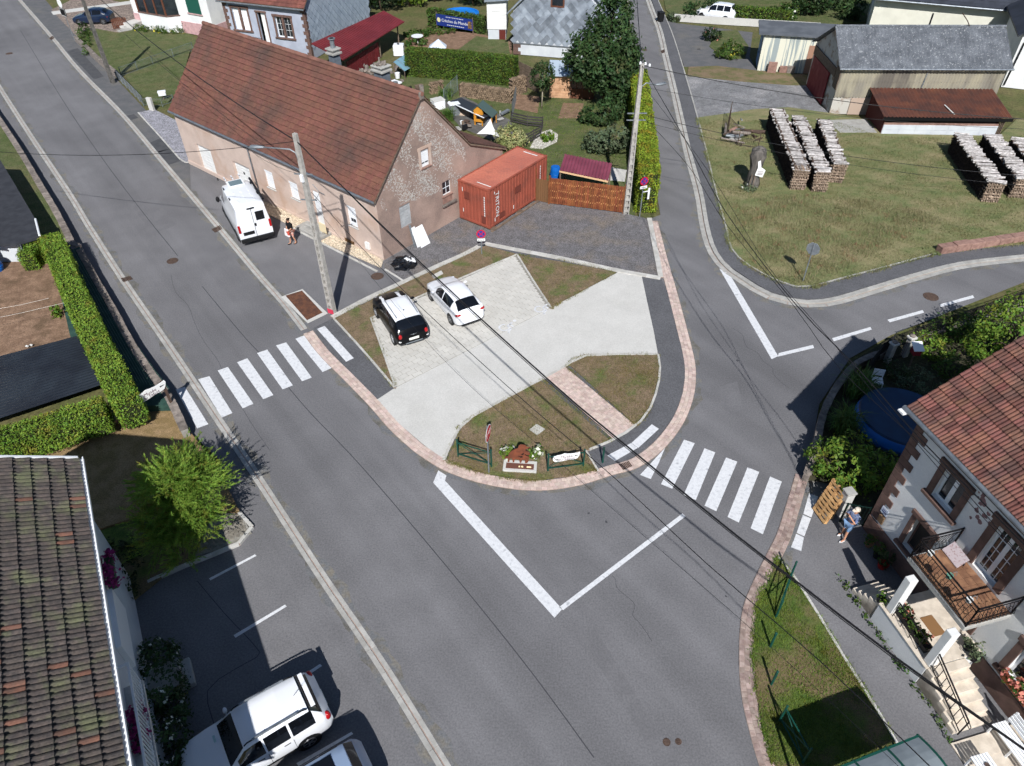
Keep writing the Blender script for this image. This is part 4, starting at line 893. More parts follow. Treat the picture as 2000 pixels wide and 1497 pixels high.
for i, (s, m_, lb) in enumerate(((3.55,POTW,'upper'),(4.4,POTG,'middle'),(5.25,POTW,'lower'))):
    p = pot('hanging_pot', ['white pot hung on the balcony rail, nearest the roof window','green rimmed pot hung midway along the balcony rail','white pot hung on the balcony rail, nearest the stair railing'][i], RH(s,by0+.18,bz+.62), .1, .16, m_, group='pots hung on the balcony rail')
    mb = MB(); mb.tube([(.0,0,.14),(.06,0,.3),(.16,0,.3),(.2,0,.12)], .008, 5); obj('hook', mb, STEEL, p)
tb = thing('balcony_table', 'pale patterned table top leaning on the balcony wall', 'table', RH(3.5,-.2,bz+.02), rad(-76.4)); mb = MB(); mb.extr([(-.3,-.28,.03),(.42,-.3,.03),(.46,-.05,.42),(-.26,-.02,.42)], (0,0,.03)); obj('table_top', mb, M('pale pink cloth', lin(206,192,194), lin(180,150,150), sc=14, lo=.55, hi=.62, rough=.8), tb); mb = MB(); [mb.bar((x,-.02,0),(x,-.02,.42),.03) for x in (-.2,.38)]; obj('legs', mb, IRONB, tb)
# porch with two flights of steps
mb = MB(); mb.box(3.42,-2.12,0,5.78,-1.98,.95); mb.box(3.42,-1.98,0,5.78,-.06,.98); porch = obj('porch', mb, REND, rh)
mb = MB(); mb.box(3.4,-2.15,.95,5.8,-1.95,1.0); obj('coping', mb, LIMES, porch, bevel=.01); mb = MB(); mb.box(3.42,-1.94,.98,5.78,-.06,1.02); obj('landing', mb, LIMES, porch)
for i in range(5): mb = MB(); mb.box(2.28+i*.23,-2.1,0,3.4,-1.05,.18*(i+1)+.01); obj('step', mb, LIMES, porch, bevel=.012)
for i in range(6): mb = MB(); mb.box(5.8,-2.1,0,5.8+.28*(6-i),-.7,.16*(i+1)+.005*(i+1)); obj('step', mb, LIMES, porch, bevel=.012)
for x in (3.62,5.52): mb = MB(); mb.box(x,-2.05,1.02,x+.26,-1.74,2.88); obj('pillar', mb, WHITE, porch, bevel=.015)
def srail(a, b, h, n):
    a = Vector(a); b = Vector(b); up = Vector((0,0,1)); mb = MB()
    mb.bar(a+up*h, b+up*h, .045, .03); mb.bar(a+up*.15, b+up*.15, .03, .02); mb.bar(a+up*(h-.14), b+up*(h-.14), .03, .02); mb.bar(a, a+up*h, .035); mb.bar(b, b+up*h, .035); mb.tube([b+up*h, b+up*(h-.02)+(b-a).normalized()*.14, b+up*(h-.14)+(b-a).normalized()*.14, b+up*(h-.14)], .015, 5)
    r = obj('stair_railing', mb, IRONB, porch)
    for i in range(1, n): p = a.lerp(b, i/n); mb = MB(); mb.bar(p+up*.15, p+up*(h-.14), .018); obj('baluster', mb, IRONB, r)
srail((5.75,-2.02,1.0), (7.55,-2.02,.15), .85, 9)
mb = MB(); mb.bar((3.9,-2.02,1.75),(5.5,-2.02,1.75),.035,.03); [mb.bar((x,-2.02,1.0),(x,-2.02,1.75),.02) for x in (3.95,4.35,4.75,5.15)]; obj('porch_rail', mb, IRONB, porch)
mb = MB(); mb.box(4.25,-1.2,1.02,4.95,-.75,1.035); obj('doormat', mb, M('coir mat', lin(134,100,66), rough=1), label='brown coir doormat on the porch landing', cat='doormat', kind='thing'); bpy.data.objects['doormat'].location = rh.location; bpy.data.objects['doormat'].rotation_euler = rh.rotation_euler
# low block border with weeds along the porch
mb = MB(); mb.box(7.7,-2.35,0,8.3,-.1,.06); mb.box(7.7,-2.35,0,11,-.1,.05); obj('terrace', mb, LIMES, rh)

# ------------------------------------------------------------------ house with mossy roof (lower left)
TILE_D = M('mossy roof tile', lin(90,81,76), lin(72,67,65), sc=5, rough=.9, var=.16, hue=.01, c3=lin(98,100,76), sc3=1.3, lo3=.5, hi3=.7, fine=.25, fsc=16)
TILE_D2 = M('clay roof tile', lin(124,88,74), lin(100,76,66), sc=4, rough=.9, var=.2, fine=.2, fsc=16)
WHITEW = M('cool white render', lin(206,210,214), lin(194,198,204), sc=1, rough=.9)
lh = thing('house', 'house under a mossy dark tiled roof at the lower left corner', 'house', (-13.766,15.491,0), rad(-61))
LL, LS = 14.0, .57
mb = MB(); mb.quad((.25,-.45,0),(LL,-.45,0),(LL,-.45,5.9),(.25,-.45,5.9)); mb.quad((.25,-9,0),(.25,-.45,0),(.25,-.45,5.8),(.25,-4.6,8.4),(.25,-9,5.8)); mb.quad((LL,-9,0),(.25,-9,0),(.25,-9,5.8),(LL,-9,5.8)); mb.quad((LL,-.45,0),(LL,-9,0),(LL,-9,5.8),(LL,-4.6,8.4),(LL,-.45,5.8)); obj('wall', mb, WHITEW, lh)
mb = MB(); mb.extr([(0,0,5.92),(LL+.3,0,5.92),(LL+.3,-4.6,5.92+4.6*LS),(0,-4.6,5.92+4.6*LS)], (0,0,-.12)); mb.extr([(0,-4.6,5.92+4.6*LS),(LL+.3,-4.6,5.92+4.6*LS),(LL+.3,-9.3,5.9),(0,-9.3,5.9)], (0,0,-.12)); lroof = obj('roof', mb, WOOD, lh)
T3 = tile_tmpl(.16, .46, [(0,.0),(.06,.012),(.2,.045),(.5,.06),(.8,.045),(.94,.012),(1,0)], .02, .055)
ul_ = Vector((0,-4.6,4.6*LS))
st = random.getstate(); tiled(lroof, lh, (0,.03,5.95), (1,0,0), ul_, LL+.3, ul_.length, .16, .43, T3, TILE_D, limit=300, jit=.012)
bpy.context.view_layer.update()
_cl = bpy.data.meshes.new('roof_tile'); _cl.from_pydata([tuple(v) for v in T3[0]], [], T3[1]); _cl.materials.append(TILE_D2)
for o_ in [c for c in lroof.children if c.name.startswith('roof_tile') and not c.get('kind')]:
    if random.random() < .07: o_.data = _cl
ul2 = Vector((0,4.7,4.7*LS)); tiled(lroof, lh, (0,-9.3,5.94), (1,0,0), ul2, LL+.3, ul2.length, .16, .43, T3, TILE_D, limit=0)
ridge(lroof, lh, (0,-4.6,8.6), (LL,-4.6,8.6), TILE_D2, .14, .42)
mb = MB(); mb.extr([(-.06,.05,5.86),(-.06,.05,6.06),(-.06,-4.6,6.06+4.6*LS),(-.06,-4.6,5.86+4.6*LS)], (.08,0,0)); obj('verge_flashing', mb, PVC, lroof)
mb = MB(); mb.box(.0,.06,5.86,LL,.17,5.96); mb.box(.0,.15,5.9,LL,.18,6.02); obj('gutter', mb, PVC, lroof)
mb = MB(); mb.box(6.7,-.45,3.05,12,.05,3.2); bal = obj('balcony', mb, CONC_L, lh); mb = MB(); mb.box(6.7,-.02,4.2,12,.04,4.26); mb.box(6.7,-.45,4.2,6.76,-.02,4.26); mb.box(6.7,-.02,3.28,12,.02,3.32); rl = obj('railing', mb, PVC, bal)
for i in range(36): x = 6.72+i*.145; mb = MB(); mb.box(x,-.01,3.22,x+.03,.02,4.2); obj('baluster', mb, PVC, rl)
mb = MB(); mb.box(3.2,-.45,2.1,5.4,-.3,3.3); obj('window', mb, PVC, lh)
for i, (x, y, z, lb) in enumerate(((2.6,-.25,3.4,'magenta flowers in a window box under the mossy roof eave'),(8.2,-.2,3.3,'magenta flowers trailing on the white balcony under the mossy roof'))):
    t = thing('window_box', lb, 'planter', tuple(lh.matrix_basis @ Vector((x,y,z))), rad(-61)); mb = MB(); mb.box(-.6,-.12,-.2,.6,.12,0); obj('trough', mb, M('green trough', lin(60,80,60), rough=.7), t)
    C, N = clumps([(-.35,0,.12,.35,.25,.25),(.3,0,.12,.4,.25,.25)], 24, 7, .06); leafobj('blooms', t, C, N, .05, PETAL_M, .9, kind='stuff')
mb = MB(); mb.box(4.6,-.45,0,5.6,.55,.5); mb.box(4.6,.55,0,5.6,.85,.25); obj('doorstep', mb, CONC, lh, bevel=.02)

# ------------------------------------------------------------------ houses along the top of the picture
GREYR = M('grey blue render', lin(172,178,192), lin(160,166,180), sc=1, rough=.9); SHING = M('pale slate shingle', lin(166,178,190), lin(150,162,176), sc=2, rough=.8, var=.07); SHING2 = M('grey slate shingle', lin(146,154,164), lin(122,130,140), sc=1.6, rough=.6, var=.3, c3=lin(96,102,110), sc3=.4, lo3=.5, hi3=.75)
REDM = M('red sheet metal', lin(120,44,48), lin(106,38,42), sc=.7, rough=.45, fine=.05); PINKW = M('pink plinth', lin(202,164,164), lin(184,148,148), sc=3, rough=.9)
def shingles(parent, name, o, ux, W, z0, z1, nrm, s, m, clip=None):
    """diamond shingles on a vertical wall, one thin plate each"""
    o = Vector(o); ux = Vector(ux).normalized(); nrm = Vector(nrm).normalized(); V = []; h = s*.72; j = 0; z = z0; Q = []
    while z < z1:
        x = (j % 2)*s*.72
        while x < W:
            if clip is None or clip(x, z):
                c = o+ux*x+Vector((0,0,z)); Q.append(c); V += [c-Vector((0,0,h))+nrm*.03, c+ux*h+nrm*.016, c+Vector((0,0,h))+nrm*.004, c-ux*h+nrm*.016]
            x += s*1.44
        z += h; j += 1
    me = MB().add([-Vector((0,0,h))+nrm*.05, ux*h+nrm*.022, Vector((0,0,h))+nrm*.004, -ux*h+nrm*.022, -Vector((0,0,h)), ux*h, -ux*h], [(0,1,2,3),(0,4,5,1),(0,3,6,4)]).mesh('slate', m)
    for c in Q: piece('slate', me, parent, Matrix.Translation(c))
gh = thing('house', 'grey blue house with brown quoins and shingled gable behind the farmhouse roof', 'house', (-27.25,75.35,0), rad(-20.6)); GL, GE, GD = 9.05, 4.55, 11.5
go = [(.95,2.0,2.65,3.95),(3.75,1.1,4.6,3.75),(5.65,1.75,7.35,3.55)]
mb = MB(); wallgrid(mb, (0,0,0), (1,0,0), (0,0,1), GL, GE, go, (0,.2,0)); mb.quad((GL,0,0),(GL,GD,0),(GL,GD,GE),(GL,GD/2,GE+5),(GL,0,GE)); mb.quad((0,GD,0),(0,0,0),(0,0,GE),(0,GD/2,GE+5),(0,GD,GE)); mb.quad((GL,GD,0),(0,GD,0),(0,GD,GE),(GL,GD,GE)); gwl = obj('wall', mb, GREYR, gh)
shingles(gwl, 'shingles', (GL+.01,.5,0), (0,1,0), GD-.6, 1.2, 9.3, (1,0,0), .52, SHING, lambda x, z: z < GE+5*(1-abs(x+.5-GD/2)/(GD/2))-.2)
z = 0; k = 0
while z < 4.3:
    for x, sx in ((0,1),(GL,-1)):
        w = .5 if k % 2 else .3; piece('quoin', qm, gh, frame((x-.03*sx,-.03,z), Vector((sx*w,0,0)), Vector((0,.3,0)), Vector((0,0,.3))))
    z += .315; k += 1
for i, o_ in enumerate(go):
    if i == 1: mb = MB(); mb.box(o_[0]+.3,.15,o_[1],o_[2],.2,o_[3]); w_ = obj('door', mb, WHITE, gh); surround(w_, *o_, t=.15, sill=False)
    else:
        a, b_, c, d = o_; w_ = casement(gh, *o_, cols=2, rows=3, f=.08) if i == 2 else casement(gh, *o_, cols=2, rows=1, f=.08, glass=PVC); surround(w_, *o_, t=.2); mb = MB(); mb.box((a+c)/2-.1,-.045,b_,(a+c)/2+.1,.1,d); obj('mullion', mb, QUO, w_)
mb = MB(); mb.box(3.4,-1.6,0,5.0,0,1.05); st_ = obj('entrance_steps', mb, CONC, gh); mb = MB(); [mb.bar((x,-1.55,1.05),(x,-1.55,1.95),.03) for x in (3.45,3.8,4.15,4.5,4.9)]; mb.bar((3.45,-1.55,1.95),(4.9,-1.55,1.95),.04); obj('railing', mb, IRONB, st_)
mb = MB(); mb.extr([(-.3,-.35,GE-.1),(GL+.25,-.35,GE-.1),(GL+.25,GD/2,GE+5),(-.3,GD/2,GE+5)], (0,0,.12)); mb.extr([(-.3,GD/2,GE+5),(GL+.25,GD/2,GE+5),(GL+.25,GD+.35,GE-.1),(-.3,GD+.35,GE-.1)], (0,0,.12)); gr_ = obj('roof', mb, WOOD, gh)
u_ = Vector((0,GD/2+.35,5.1)); tiled(gr_, gh, (-.3,-.36,GE+.03), (1,0,0), u_, GL+.55, u_.length, .25, .36, tile_tmpl(.25,.4,RIBT), M('dark red roof tile', lin(122,76,66), lin(102,64,58), sc=1, rough=.85, var=.15), limit=0)
mb = MB(); mb.cyl((-.3,-.42,GE-.08),(GL+.25,-.42,GE-.08),.07,n=8); obj('gutter', mb, ZINC, gr_)
mb = MB(); mb.box(GL+.0,7.2,4.2,GL+.06,8.0,4.9); w_ = obj('window', mb, QUO, gh)
# red carport beside it
cp = thing('carport', 'low carport with dark red sheet metal roof beside the shingled gable', 'carport', P(700,110,0)); q = [P(608,86,2.5), P(670,118,2.0), P(790,43,2.0), P(750,22,2.5)]; q = [v-Vector(cp.location) for v in q]
mb = MB(); n = 40
for i in range(n):
    a0, a1 = q[0].lerp(q[3], i/n), q[0].lerp(q[3], (i+.8)/n); b0, b1 = q[1].lerp(q[2], i/n), q[1].lerp(q[2], (i+.8)/n); mb.extr([a0,b0,b1,a1], (0,0,.05))
mb.extr([v-Vector((0,0,.04)) for v in q], (0,0,.05)); obj('roof', mb, REDM, cp)
for t in (.08,.35,.62,.95):
    b_ = q[1].lerp(q[2], t)*.98; mb = MB(); mb.box(b_.x-.45,b_.y,-.0,b_.x-.33,b_.y+.12,b_.z-.02); obj('post', mb, WOOD, cp)
a, b = q[1].lerp(q[2], .1)-Vector((.4,0,0)), q[1].lerp(q[2], .6)-Vector((.4,0,0))
for i in range(14): p, r_ = a.lerp(b, i/14), a.lerp(b, (i+.9)/14); mb = MB(); mb.bar((p.x,p.y,.75),(r_.x,r_.y,.75),.03,1.5); obj('board', mb, M('red boards', lin(110,36,40), rough=.7, var=.12), cp)
# white house with the pink plinth
wh = thing('house', 'white house with pink plinth and brown bay window at the top left', 'house', tuple(P(265,47)), rad(-27))
mb = MB(); mb.box(.3,.0,1.15,11.5,9,6.5); obj('wall', mb, REND, wh); mb = MB(); mb.box(.24,-.06,0,11.56,9.06,1.15); obj('plinth', mb, PINKW, wh)
mb = MB(); mb.prism([(2.2,0,0),(2.2,-.9,0),(6.2,-.9,0),(7.2,0,0)], 0, 1.6); bay = obj('bay', mb, REND, wh); mb = MB(); mb.prism([(2.15,0,0),(2.15,-.95,0),(6.22,-.95,0),(7.25,0,0)], 1.6, 1.72); obj('sill', mb, QUO, bay); mb = MB(); mb.prism([(2.25,0,0),(2.25,-.85,0),(6.18,-.85,0),(7.1,0,0)], 1.72, 3.4); obj('pane', mb, GLASS, bay)
for x in (2.2,3.5,4.8,6.1): mb = MB(); mb.box(x,-.93,1.72,x+.16,-.82,3.4); obj('mullion', mb, DOORBR, bay)
mb = MB(); mb.box(8.6,-.05,2.1,10.4,0,3.8); w_ = obj('window', mb, M('green shutter', lin(30,84,72), rough=.6), wh); mb = MB(); mb.box(8.5,-.12,2.0,10.5,0,2.1); obj('sill', mb, PINKW, w_)
mb = MB(); mb.box(0,-1.5,0,1.4,0,.5); mb.box(-.6,-1.9,0,.4,-.5,.25); obj('entrance_steps', mb, CONC_L, wh)
mb = MB(); mb.extr([(-.3,-.6,6.3),(12,-.6,6.3),(12,4.5,9.5),(-.3,4.5,9.5)], (0,0,.15)); mb.extr([(-.3,4.5,9.5),(12,4.5,9.5),(12,9.6,6.3),(-.3,9.6,6.3)], (0,0,.15)); obj('roof', mb, TILE_R, wh)
# slate-hung gable house behind the garden
sh = thing('house', 'house with grey diamond slates on its gable behind the tall dark tree', 'house', (.40,73.40,0), rad(-15.4)); SW_, SE_ = 9.2, 3.95
mb = MB(); mb.quad((0,0,0),(SW_,0,0),(SW_,0,SE_),(SW_/2,0,SE_+4.2),(0,0,SE_)); mb.quad((0,10,0),(0,0,0),(0,0,SE_),(0,10,SE_)); mb.quad((SW_,0,0),(SW_,10,0),(SW_,10,SE_),(SW_,0,SE_)); sw = obj('wall', mb, WHITEW, sh)
shingles(sw, 'slates', (.05,-.01,0), (1,0,0), SW_-.1, 1.3, 8, (0,-1,0), .5, SHING2, lambda x, z: z < SE_+4.2*(1-abs(x-SW_/2)/(SW_/2))-.25)
mb = MB(); mb.box(-.02,-.06,.98,SW_,0,1.08); obj('slate_drip', mb, ZINC, sh)
for k in range(3): piece('quoin', qm, sh, frame((-.03,-.03,k*.32), Vector((.5 if k % 2 else .75,0,0)), Vector((0,.3,0)), Vector((0,0,.31))))
for sx in (0,1):
    e = [(-.5,-.35,SE_-.35),(SW_/2,-.35,SE_+4.3),(SW_/2,10.3,SE_+4.3),(-.5,10.3,SE_-.35)]; mb = MB(); mb.extr([((SW_-x) if sx else x,y,z) for x,y,z in e], (0,0,.15)); obj('roof', mb, SHING2, sh)
mb = MB(); mb.cyl((-.55,-.4,SE_-.35),(-.55,10,SE_-.35),.07,n=8); obj('gutter', mb, ZINC, sh)
mb = MB(); mb.box(3.55,-.06,4.4,4.85,0,5.6); w_ = obj('window', mb, DOORBR, sh); mb = MB(); mb.box(3.7,-.075,4.55,4.7,-.06,5.5); obj('pane', mb, GLASS, w_)
# small white outbuilding
ws = thing('outbuilding', 'small white boarded outbuilding with a grey roof beside the slate gable', 'shed', tuple(P(953,78)), rad(-3)); n = 14
mb = MB(); mb.box(.03,.03,0,1.82,3,1.0); obj('base_wall', mb, WHITEW, ws)
for i in range(8): mb = MB(); mb.box(-.03,-.03-.004*(i%2),1.0+i*.33,1.9,.0,1.0+i*.33+.32); obj('cladding_board', mb, WHITE, ws)
mb = MB(); mb.box(0,0,1,1.88,3,3.62); obj('wall', mb, WHITE, ws); mb = MB(); mb.extr([(-.25,-.35,3.55),(2.15,-.35,3.7),(2.15,3.2,4.3),(-.25,3.2,4.15)], (0,0,.12)); obj('roof', mb, SHING2, ws)
mb = MB(); mb.box(1.15,-.05,0,1.8,-.03,.95); obj('door', mb, M('red brown door', lin(96,40,34), rough=.7), ws)

# ------------------------------------------------------------------ corrugated barn, garage and house (upper right)
FIBRO = M('lichened fibre cement', lin(112,116,122), lin(88,92,98), sc=1.2, lo=.35, hi=.65, rough=.9, c3=lin(168,170,172), sc3=6.5, lo3=.58, hi3=.7, fine=.25, fsc=10)
CLAD = M('weathered cladding', lin(172,164,142), lin(144,138,126), sc=.8, rough=.85, c3=lin(112,106,98), sc3=.45, lo3=.5, hi3=.62, fine=.08, stretch=(1,1,.35)); RUSTR = M('rusted corrugated iron', lin(98,60,48), lin(78,52,46), sc=1, rough=.85, c3=lin(112,70,52), sc3=.6, lo3=.56, hi3=.72, fine=.12, fsc=14)
def wavy(mb, o, ux, vy, W, Lv, pitch, amp, n=4):
    o = Vector(o); ux = Vector(ux).normalized(); vy = Vector(vy).normalized(); nz = ux.cross(vy); k = int(W/pitch*n); A = [o+ux*(W*i/k)+nz*(amp*math.sin(2*PI*i/n)) for i in range(k+1)]
    m = len(A); mb.add(A+[p+vy*Lv for p in A], [(i,i+1,m+i+1,m+i) for i in range(m-1)])
bs = thing('corrugated_barn', 'barn with lichened corrugated roof and red sliding door behind the log piles', 'barn', (25.82,57.98,0), rad(-1.9)); SL_, SD_ = 12.6, 6.8
ydir = Vector((0,1,0))
mb = MB(); mb.quad((0,0,0),(SL_,0,0),(SL_,0,3.7),(0,0,3.7)); mb.quad((0,SD_,0),(0,0,0),(0,0,3.7),(0,2.9,5.7),(0,SD_,3.4)); mb.quad((SL_,0,0),(SL_,SD_,0),(SL_,SD_,3.4),(SL_,2.9,5.7),(SL_,0,3.7)); mb.quad((SL_,SD_,0),(0,SD_,0),(0,SD_,3.4),(SL_,SD_,3.4)); obj('wall', mb, M('flaking whitewash', lin(188,184,176), lin(150,132,116), sc=1.6, lo=.5, hi=.62, rough=.95), bs)
for k in range(2): mb = MB(); wavy(mb, (.0,-.05-.012*k,1.35 if k == 0 else 2.55), (1,0,0), (0,0,1), SL_, 1.24 if k == 0 else 1.15, .24, .035); obj('cladding', mb, CLAD, bs)
mb = MB(); wavy(mb, (-.3,-.35,3.68), (1,0,0), (0,3.25,2.13), SL_+.6, math.hypot(3.25,2.13), .3, .05); rf = obj('roof', mb, FIBRO, bs); mb = MB(); wavy(mb, (SL_+.3,SD_+.3,3.4), (-1,0,0), (0,-(SD_+.3-2.9),2.4), SL_+.6, math.hypot(SD_+.3-2.9,2.4), .19, .028); obj('roof', mb, FIBRO, bs)
mb = MB(); mb.cyl((-.3,2.9,5.82),(SL_+.3,2.9,5.82),.11,n=8); obj('ridge_cap', mb, FIBRO, rf); mb = MB(); mb.cyl((-.3,-.42,3.64),(SL_+.3,-.42,3.64),.07,n=8); obj('gutter', mb, ZINC, rf); mb = MB(); mb.tube([(6.6,-.4,3.6),(6.6,-.12,3.3),(6.5,-.12,1.2)], .05, 6); obj('downpipe', mb, ZINC, bs)
mb = MB(); mb.box(-.1,.9,2.6,-.03,6.6,3.3); mb.box(-.06,-.05,1.9,0,.9,3.5); obj('timber_gable', mb, WOOD, bs); mb = MB(); mb.box(-.14,1.9,.05,-.08,6.2,2.6); dr = obj('sliding_door', mb, M('faded red door', lin(116,34,40), lin(128,52,56), sc=2, lo=.5, hi=.7, rough=.7), bs)
for i in range(6): mb = MB(); mb.box(-.155,1.95+i*.71,.08,-.142,2.62+i*.71,2.58); obj('door_plank', mb, M('faded red door', (0,0,0)), dr)
mb = MB(); mb.box(1.4,-.1,0,3.3,-.02,1.3); obj('concrete_panel', mb, M('buff panel', lin(178,158,142), rough=.9), bs); mb = MB(); mb.tube([(10.2,2.9,5.7),(9.6,2.6,6.3),(8.9,2.4,6.9)], .035, 6); obj('flue_pipe', mb, IRON, bs); mb = MB(); mb.cyl((7.2,3.4,5.6),(7.2,3.4,6.6),.07,n=8); obj('flue_pipe', mb, DARKM, bs)
ls = thing('lean_to', 'lean-to with rusty iron roof and white block wall against the corrugated barn', 'shed', (28.43,53.9,0), rad(-3.0))
mb = MB(); mb.box(0,.0,0,8.5,.12,.75); lw = obj('wall', mb, WHITEW, ls)
bm_ = MB().box(0,0,0,1,1,1).mesh('wall_block', WHITEW, bevel=.02)
for j in range(2):
    for i in range(7): piece('wall_block', bm_, lw, frame((.02+i*1.21,-.025,.02+j*.37), Vector((1.19,0,0)), Vector((0,.03,0)), Vector((0,0,.35))))
mb = MB(); mb.box(0,.02,.75,8.5,.1,.95); obj('band', mb, SANDST, ls)
for x_ in (-.05,8.45): mb = MB(); mb.extr([(x_,.1,0),(x_,3.6,0),(x_,3.6,1.95),(x_,.1,1.42)], (.06,0,0)); obj('side_wall', mb, M('dark red boards', lin(72,24,26), rough=.8), ls)
mb = MB(); mb.box(.05,.3,.9,8.4,.35,1.5); obj('opening_shade', mb, BLACK, ls)  # black panel stands in for the shade behind the wall
mb = MB(); wavy(mb, (-.3,-.25,1.45), (1,0,0), (0,4.1,.7), 9.5, 4.15, .28, .04); rf = obj('roof', mb, RUSTR, ls); mb = MB(); mb.box(-.3,-.28,1.2,9.2,-.24,1.42); obj('fascia', mb, BLACK, rf); mb = MB(); mb.box(2.2,.8,1.72,2.3,2.4,1.76) if 0 else mb.extr([(4.9,.1,1.57),(5.0,.1,1.57),(4.7,1.4,1.79),(4.6,1.4,1.79)], (0,0,.02)); obj('bleached_strip', mb, CONC_L, rf)
mb = MB(); [mb.box(8.5+i*.12,-.1,0,8.56+i*.12,.0,1.2) for i in range(3)]; obj('leaning_planks', mb, WOOD, ls)
cg = thing('garage', 'cream garage with streaked wall and blue door left of the corrugated barn', 'garage', (22.66,68.28,0), rad(-13)); STRK = M('streaked render', lin(216,214,196), lin(152,162,162), sc=1.6, lo=.47, hi=.53, rough=.9, stretch=(2.4,2.4,.1))
mb = MB(); mb.box(0,0,0,6.3,2.9,3.1); obj('wall', mb, STRK, cg); mb = MB(); mb.extr([(-.5,-.3,3.12),(6.6,-.3,3.12),(6.6,3.2,3.3),(-.5,3.2,3.3)], (0,0,.12)); obj('roof', mb, M('grey felt', lin(98,102,108), lin(84,88,94), sc=1, rough=.9), cg); mb = MB(); mb.box(-.06,.9,.05,-.01,2.6,2.5); d = obj('door', mb, M('blue door', lin(112,142,176), rough=.6), cg); mb = MB(); mb.box(-.1,1.1,1.2,-.06,1.16,1.35); obj('handle', mb, DARKM, d); mb = MB(); mb.box(4.0,-.04,0,5.6,-.005,2.4); obj('blocked_door', mb, M('bare clay', lin(160,124,104), rough=.95), cg)
for i, (u, v, w, h) in enumerate(((1506,143,.75,.95),(1528,143,.65,.6),(1543,144,.65,.65))):
    p = P(u, v); t = thing('stone_block', ['tall pink stone block leaning on the cream garage wall','low pink stone block, middle of three at the cream garage','grey stone block nearest the red sliding door'][i], 'stone', tuple(p), rad(-13), 'stone blocks by the garage'); mb = MB(); mb.box(-w/2,-.12,0,w/2,.12,h); obj('slab', mb, SANDST if i < 2 else STONE, t, bevel=.02)
tr = thing('house', 'cream house with dark slate roof behind the corrugated barn', 'house', (35.5,76.5,0), rad(-22)); SLATE = M('dark slate', lin(58,62,72), lin(48,52,60), sc=1.2, rough=.6, var=.1)
mb = MB(); mb.box(0,0,0,16,10,4.1); obj('wall', mb, M('cream render', lin(222,220,206), lin(212,210,196), sc=1, rough=.9), tr)
mb = MB(); mb.add([(-.6,-.6,4),(16.6,-.6,4),(16.6,10.6,4),(-.6,10.6,4),(4,5,8.2),(12.5,5,8.2)], [(0,1,5,4),(1,2,5),(2,3,4,5),(3,0,4),(3,2,1,0)]); rf = obj('roof', mb, SLATE, tr)
u_ = Vector((0,5.6,4.2)); V = []
for j in range(20):
    a, b = -.6+4.6*j/20, 16.6-4.1*j/20; n = int((b-a)/.42)
    for i in range(n): o_ = Vector((a+(b-a)*i/n,-.64+5.6*j/20,4.03+4.2*j/20)); w = (b-a)/n*.98; uu = u_.normalized()*.4; V += [o_+Vector((0,0,.035)), o_+Vector((w,0,.035)), o_+Vector((w,0,0))+uu, o_+uu]
V = np.array([tuple(v) for v in V]); link('slates', np_mesh('slates', V, np.arange(len(V)).reshape(-1,4), SLATE), rf, kind='stuff')
for p, q in (((-.6,-.6,4.05),(4,5,8.25)),((16.6,-.6,4.05),(12.5,5,8.25)),((4,5,8.28),(12.5,5,8.28))): mb = MB(); mb.bar(p, q, .16, .08); obj('ridge_flashing', mb, ZINC, rf)
mb = MB(); mb.cyl((-.6,-.66,3.95),(16.6,-.66,3.95),.08,n=8); obj('gutter', mb, ZINC, rf)
mb = MB(); mb.tube([(-.05,3.2,1.2),(-.05,3.2,2.6),(-.05,3.8,3.1),(-.05,4.4,2.6),(-.05,4.4,1.2)], .06, 6); w_ = obj('window', mb, WHITE, tr); mb = MB(); mb.box(-.03,3.25,1.2,-.005,4.35,2.7); obj('pane', mb, GLASS, w_)
wing = thing('house', 'white gabled house wing at the right edge beside potted plants', 'house', tuple(P(1955,170)), rad(-22)); mb = MB(); mb.box(0,0,0,9,8,4.6); obj('wall', mb, REND, wing); mb = MB(); mb.extr([(-.5,-.7,4.2),(-.5,8.6,4.2),(4.5,8.6,7.6),(4.5,-.7,7.6)], (0,0,.15)); mb.extr([(4.5,-.7,7.6),(4.5,8.6,7.6),(9.5,8.6,4.2),(9.5,-.7,4.2)], (0,0,.15)); obj('roof', mb, SLATE, wing); mb = MB(); mb.box(1.6,-.06,.5,2.6,-.01,1.1); obj('window', mb, GLASS, wing); mb = MB(); mb.tube([(.6,-.7,4.2),(.3,-.1,3.7),(.15,-.08,.2)], .06, 6); obj('downpipe', mb, DARKM, wing)
# ------------------------------------------------------------------ left side: raised gardens, walls, hedges
GZ = .55
def stonewall(name, label, pts, z0, z1, w=.3, m=STONE, cat='wall', cap=True, side=1):
    ln = smooth_line(pts, .6); c0 = ln[0].copy(); c0.z = 0; t = thing(name, label, cat, tuple(c0)); loc = [p-c0 for p in ln]
    for p in loc: p.z = 0
    mb = MB(); ribbon(mb, loc, 0, side*w, z0, z1-.06); obj('masonry', mb, m, t)
    if cap:
        cm = MB().box(-.5,-.5,0,.5,.5,1).mesh('coping_stone', STONE, bevel=.05); rs = resample(loc, .55)
        for a, b in zip(rs, rs[1:]):
            d = (b-a); x = d.normalized(); y = Vector((-x.y,x.x,0)); c = (a+b)/2+y*side*w/2
            piece('coping_stone', cm, t, frame((c.x,c.y,z1-.07+random.uniform(-.012,.012)), x*(d.length-.015), y*(w+.06+random.uniform(-.02,.02)), Vector((0,0,.08))))
    return t
sheet('garden_lawn', [(-140,60),(-40,165),(0,233),(43,296),(83,363),(115,416),(150,480),(100,485),(-140,480)], GZ, LAWN_G)
sheet('garden_bed', [(-140,480),(100,484),(150,660),(150,700),(-140,760)], GZ, SOIL)
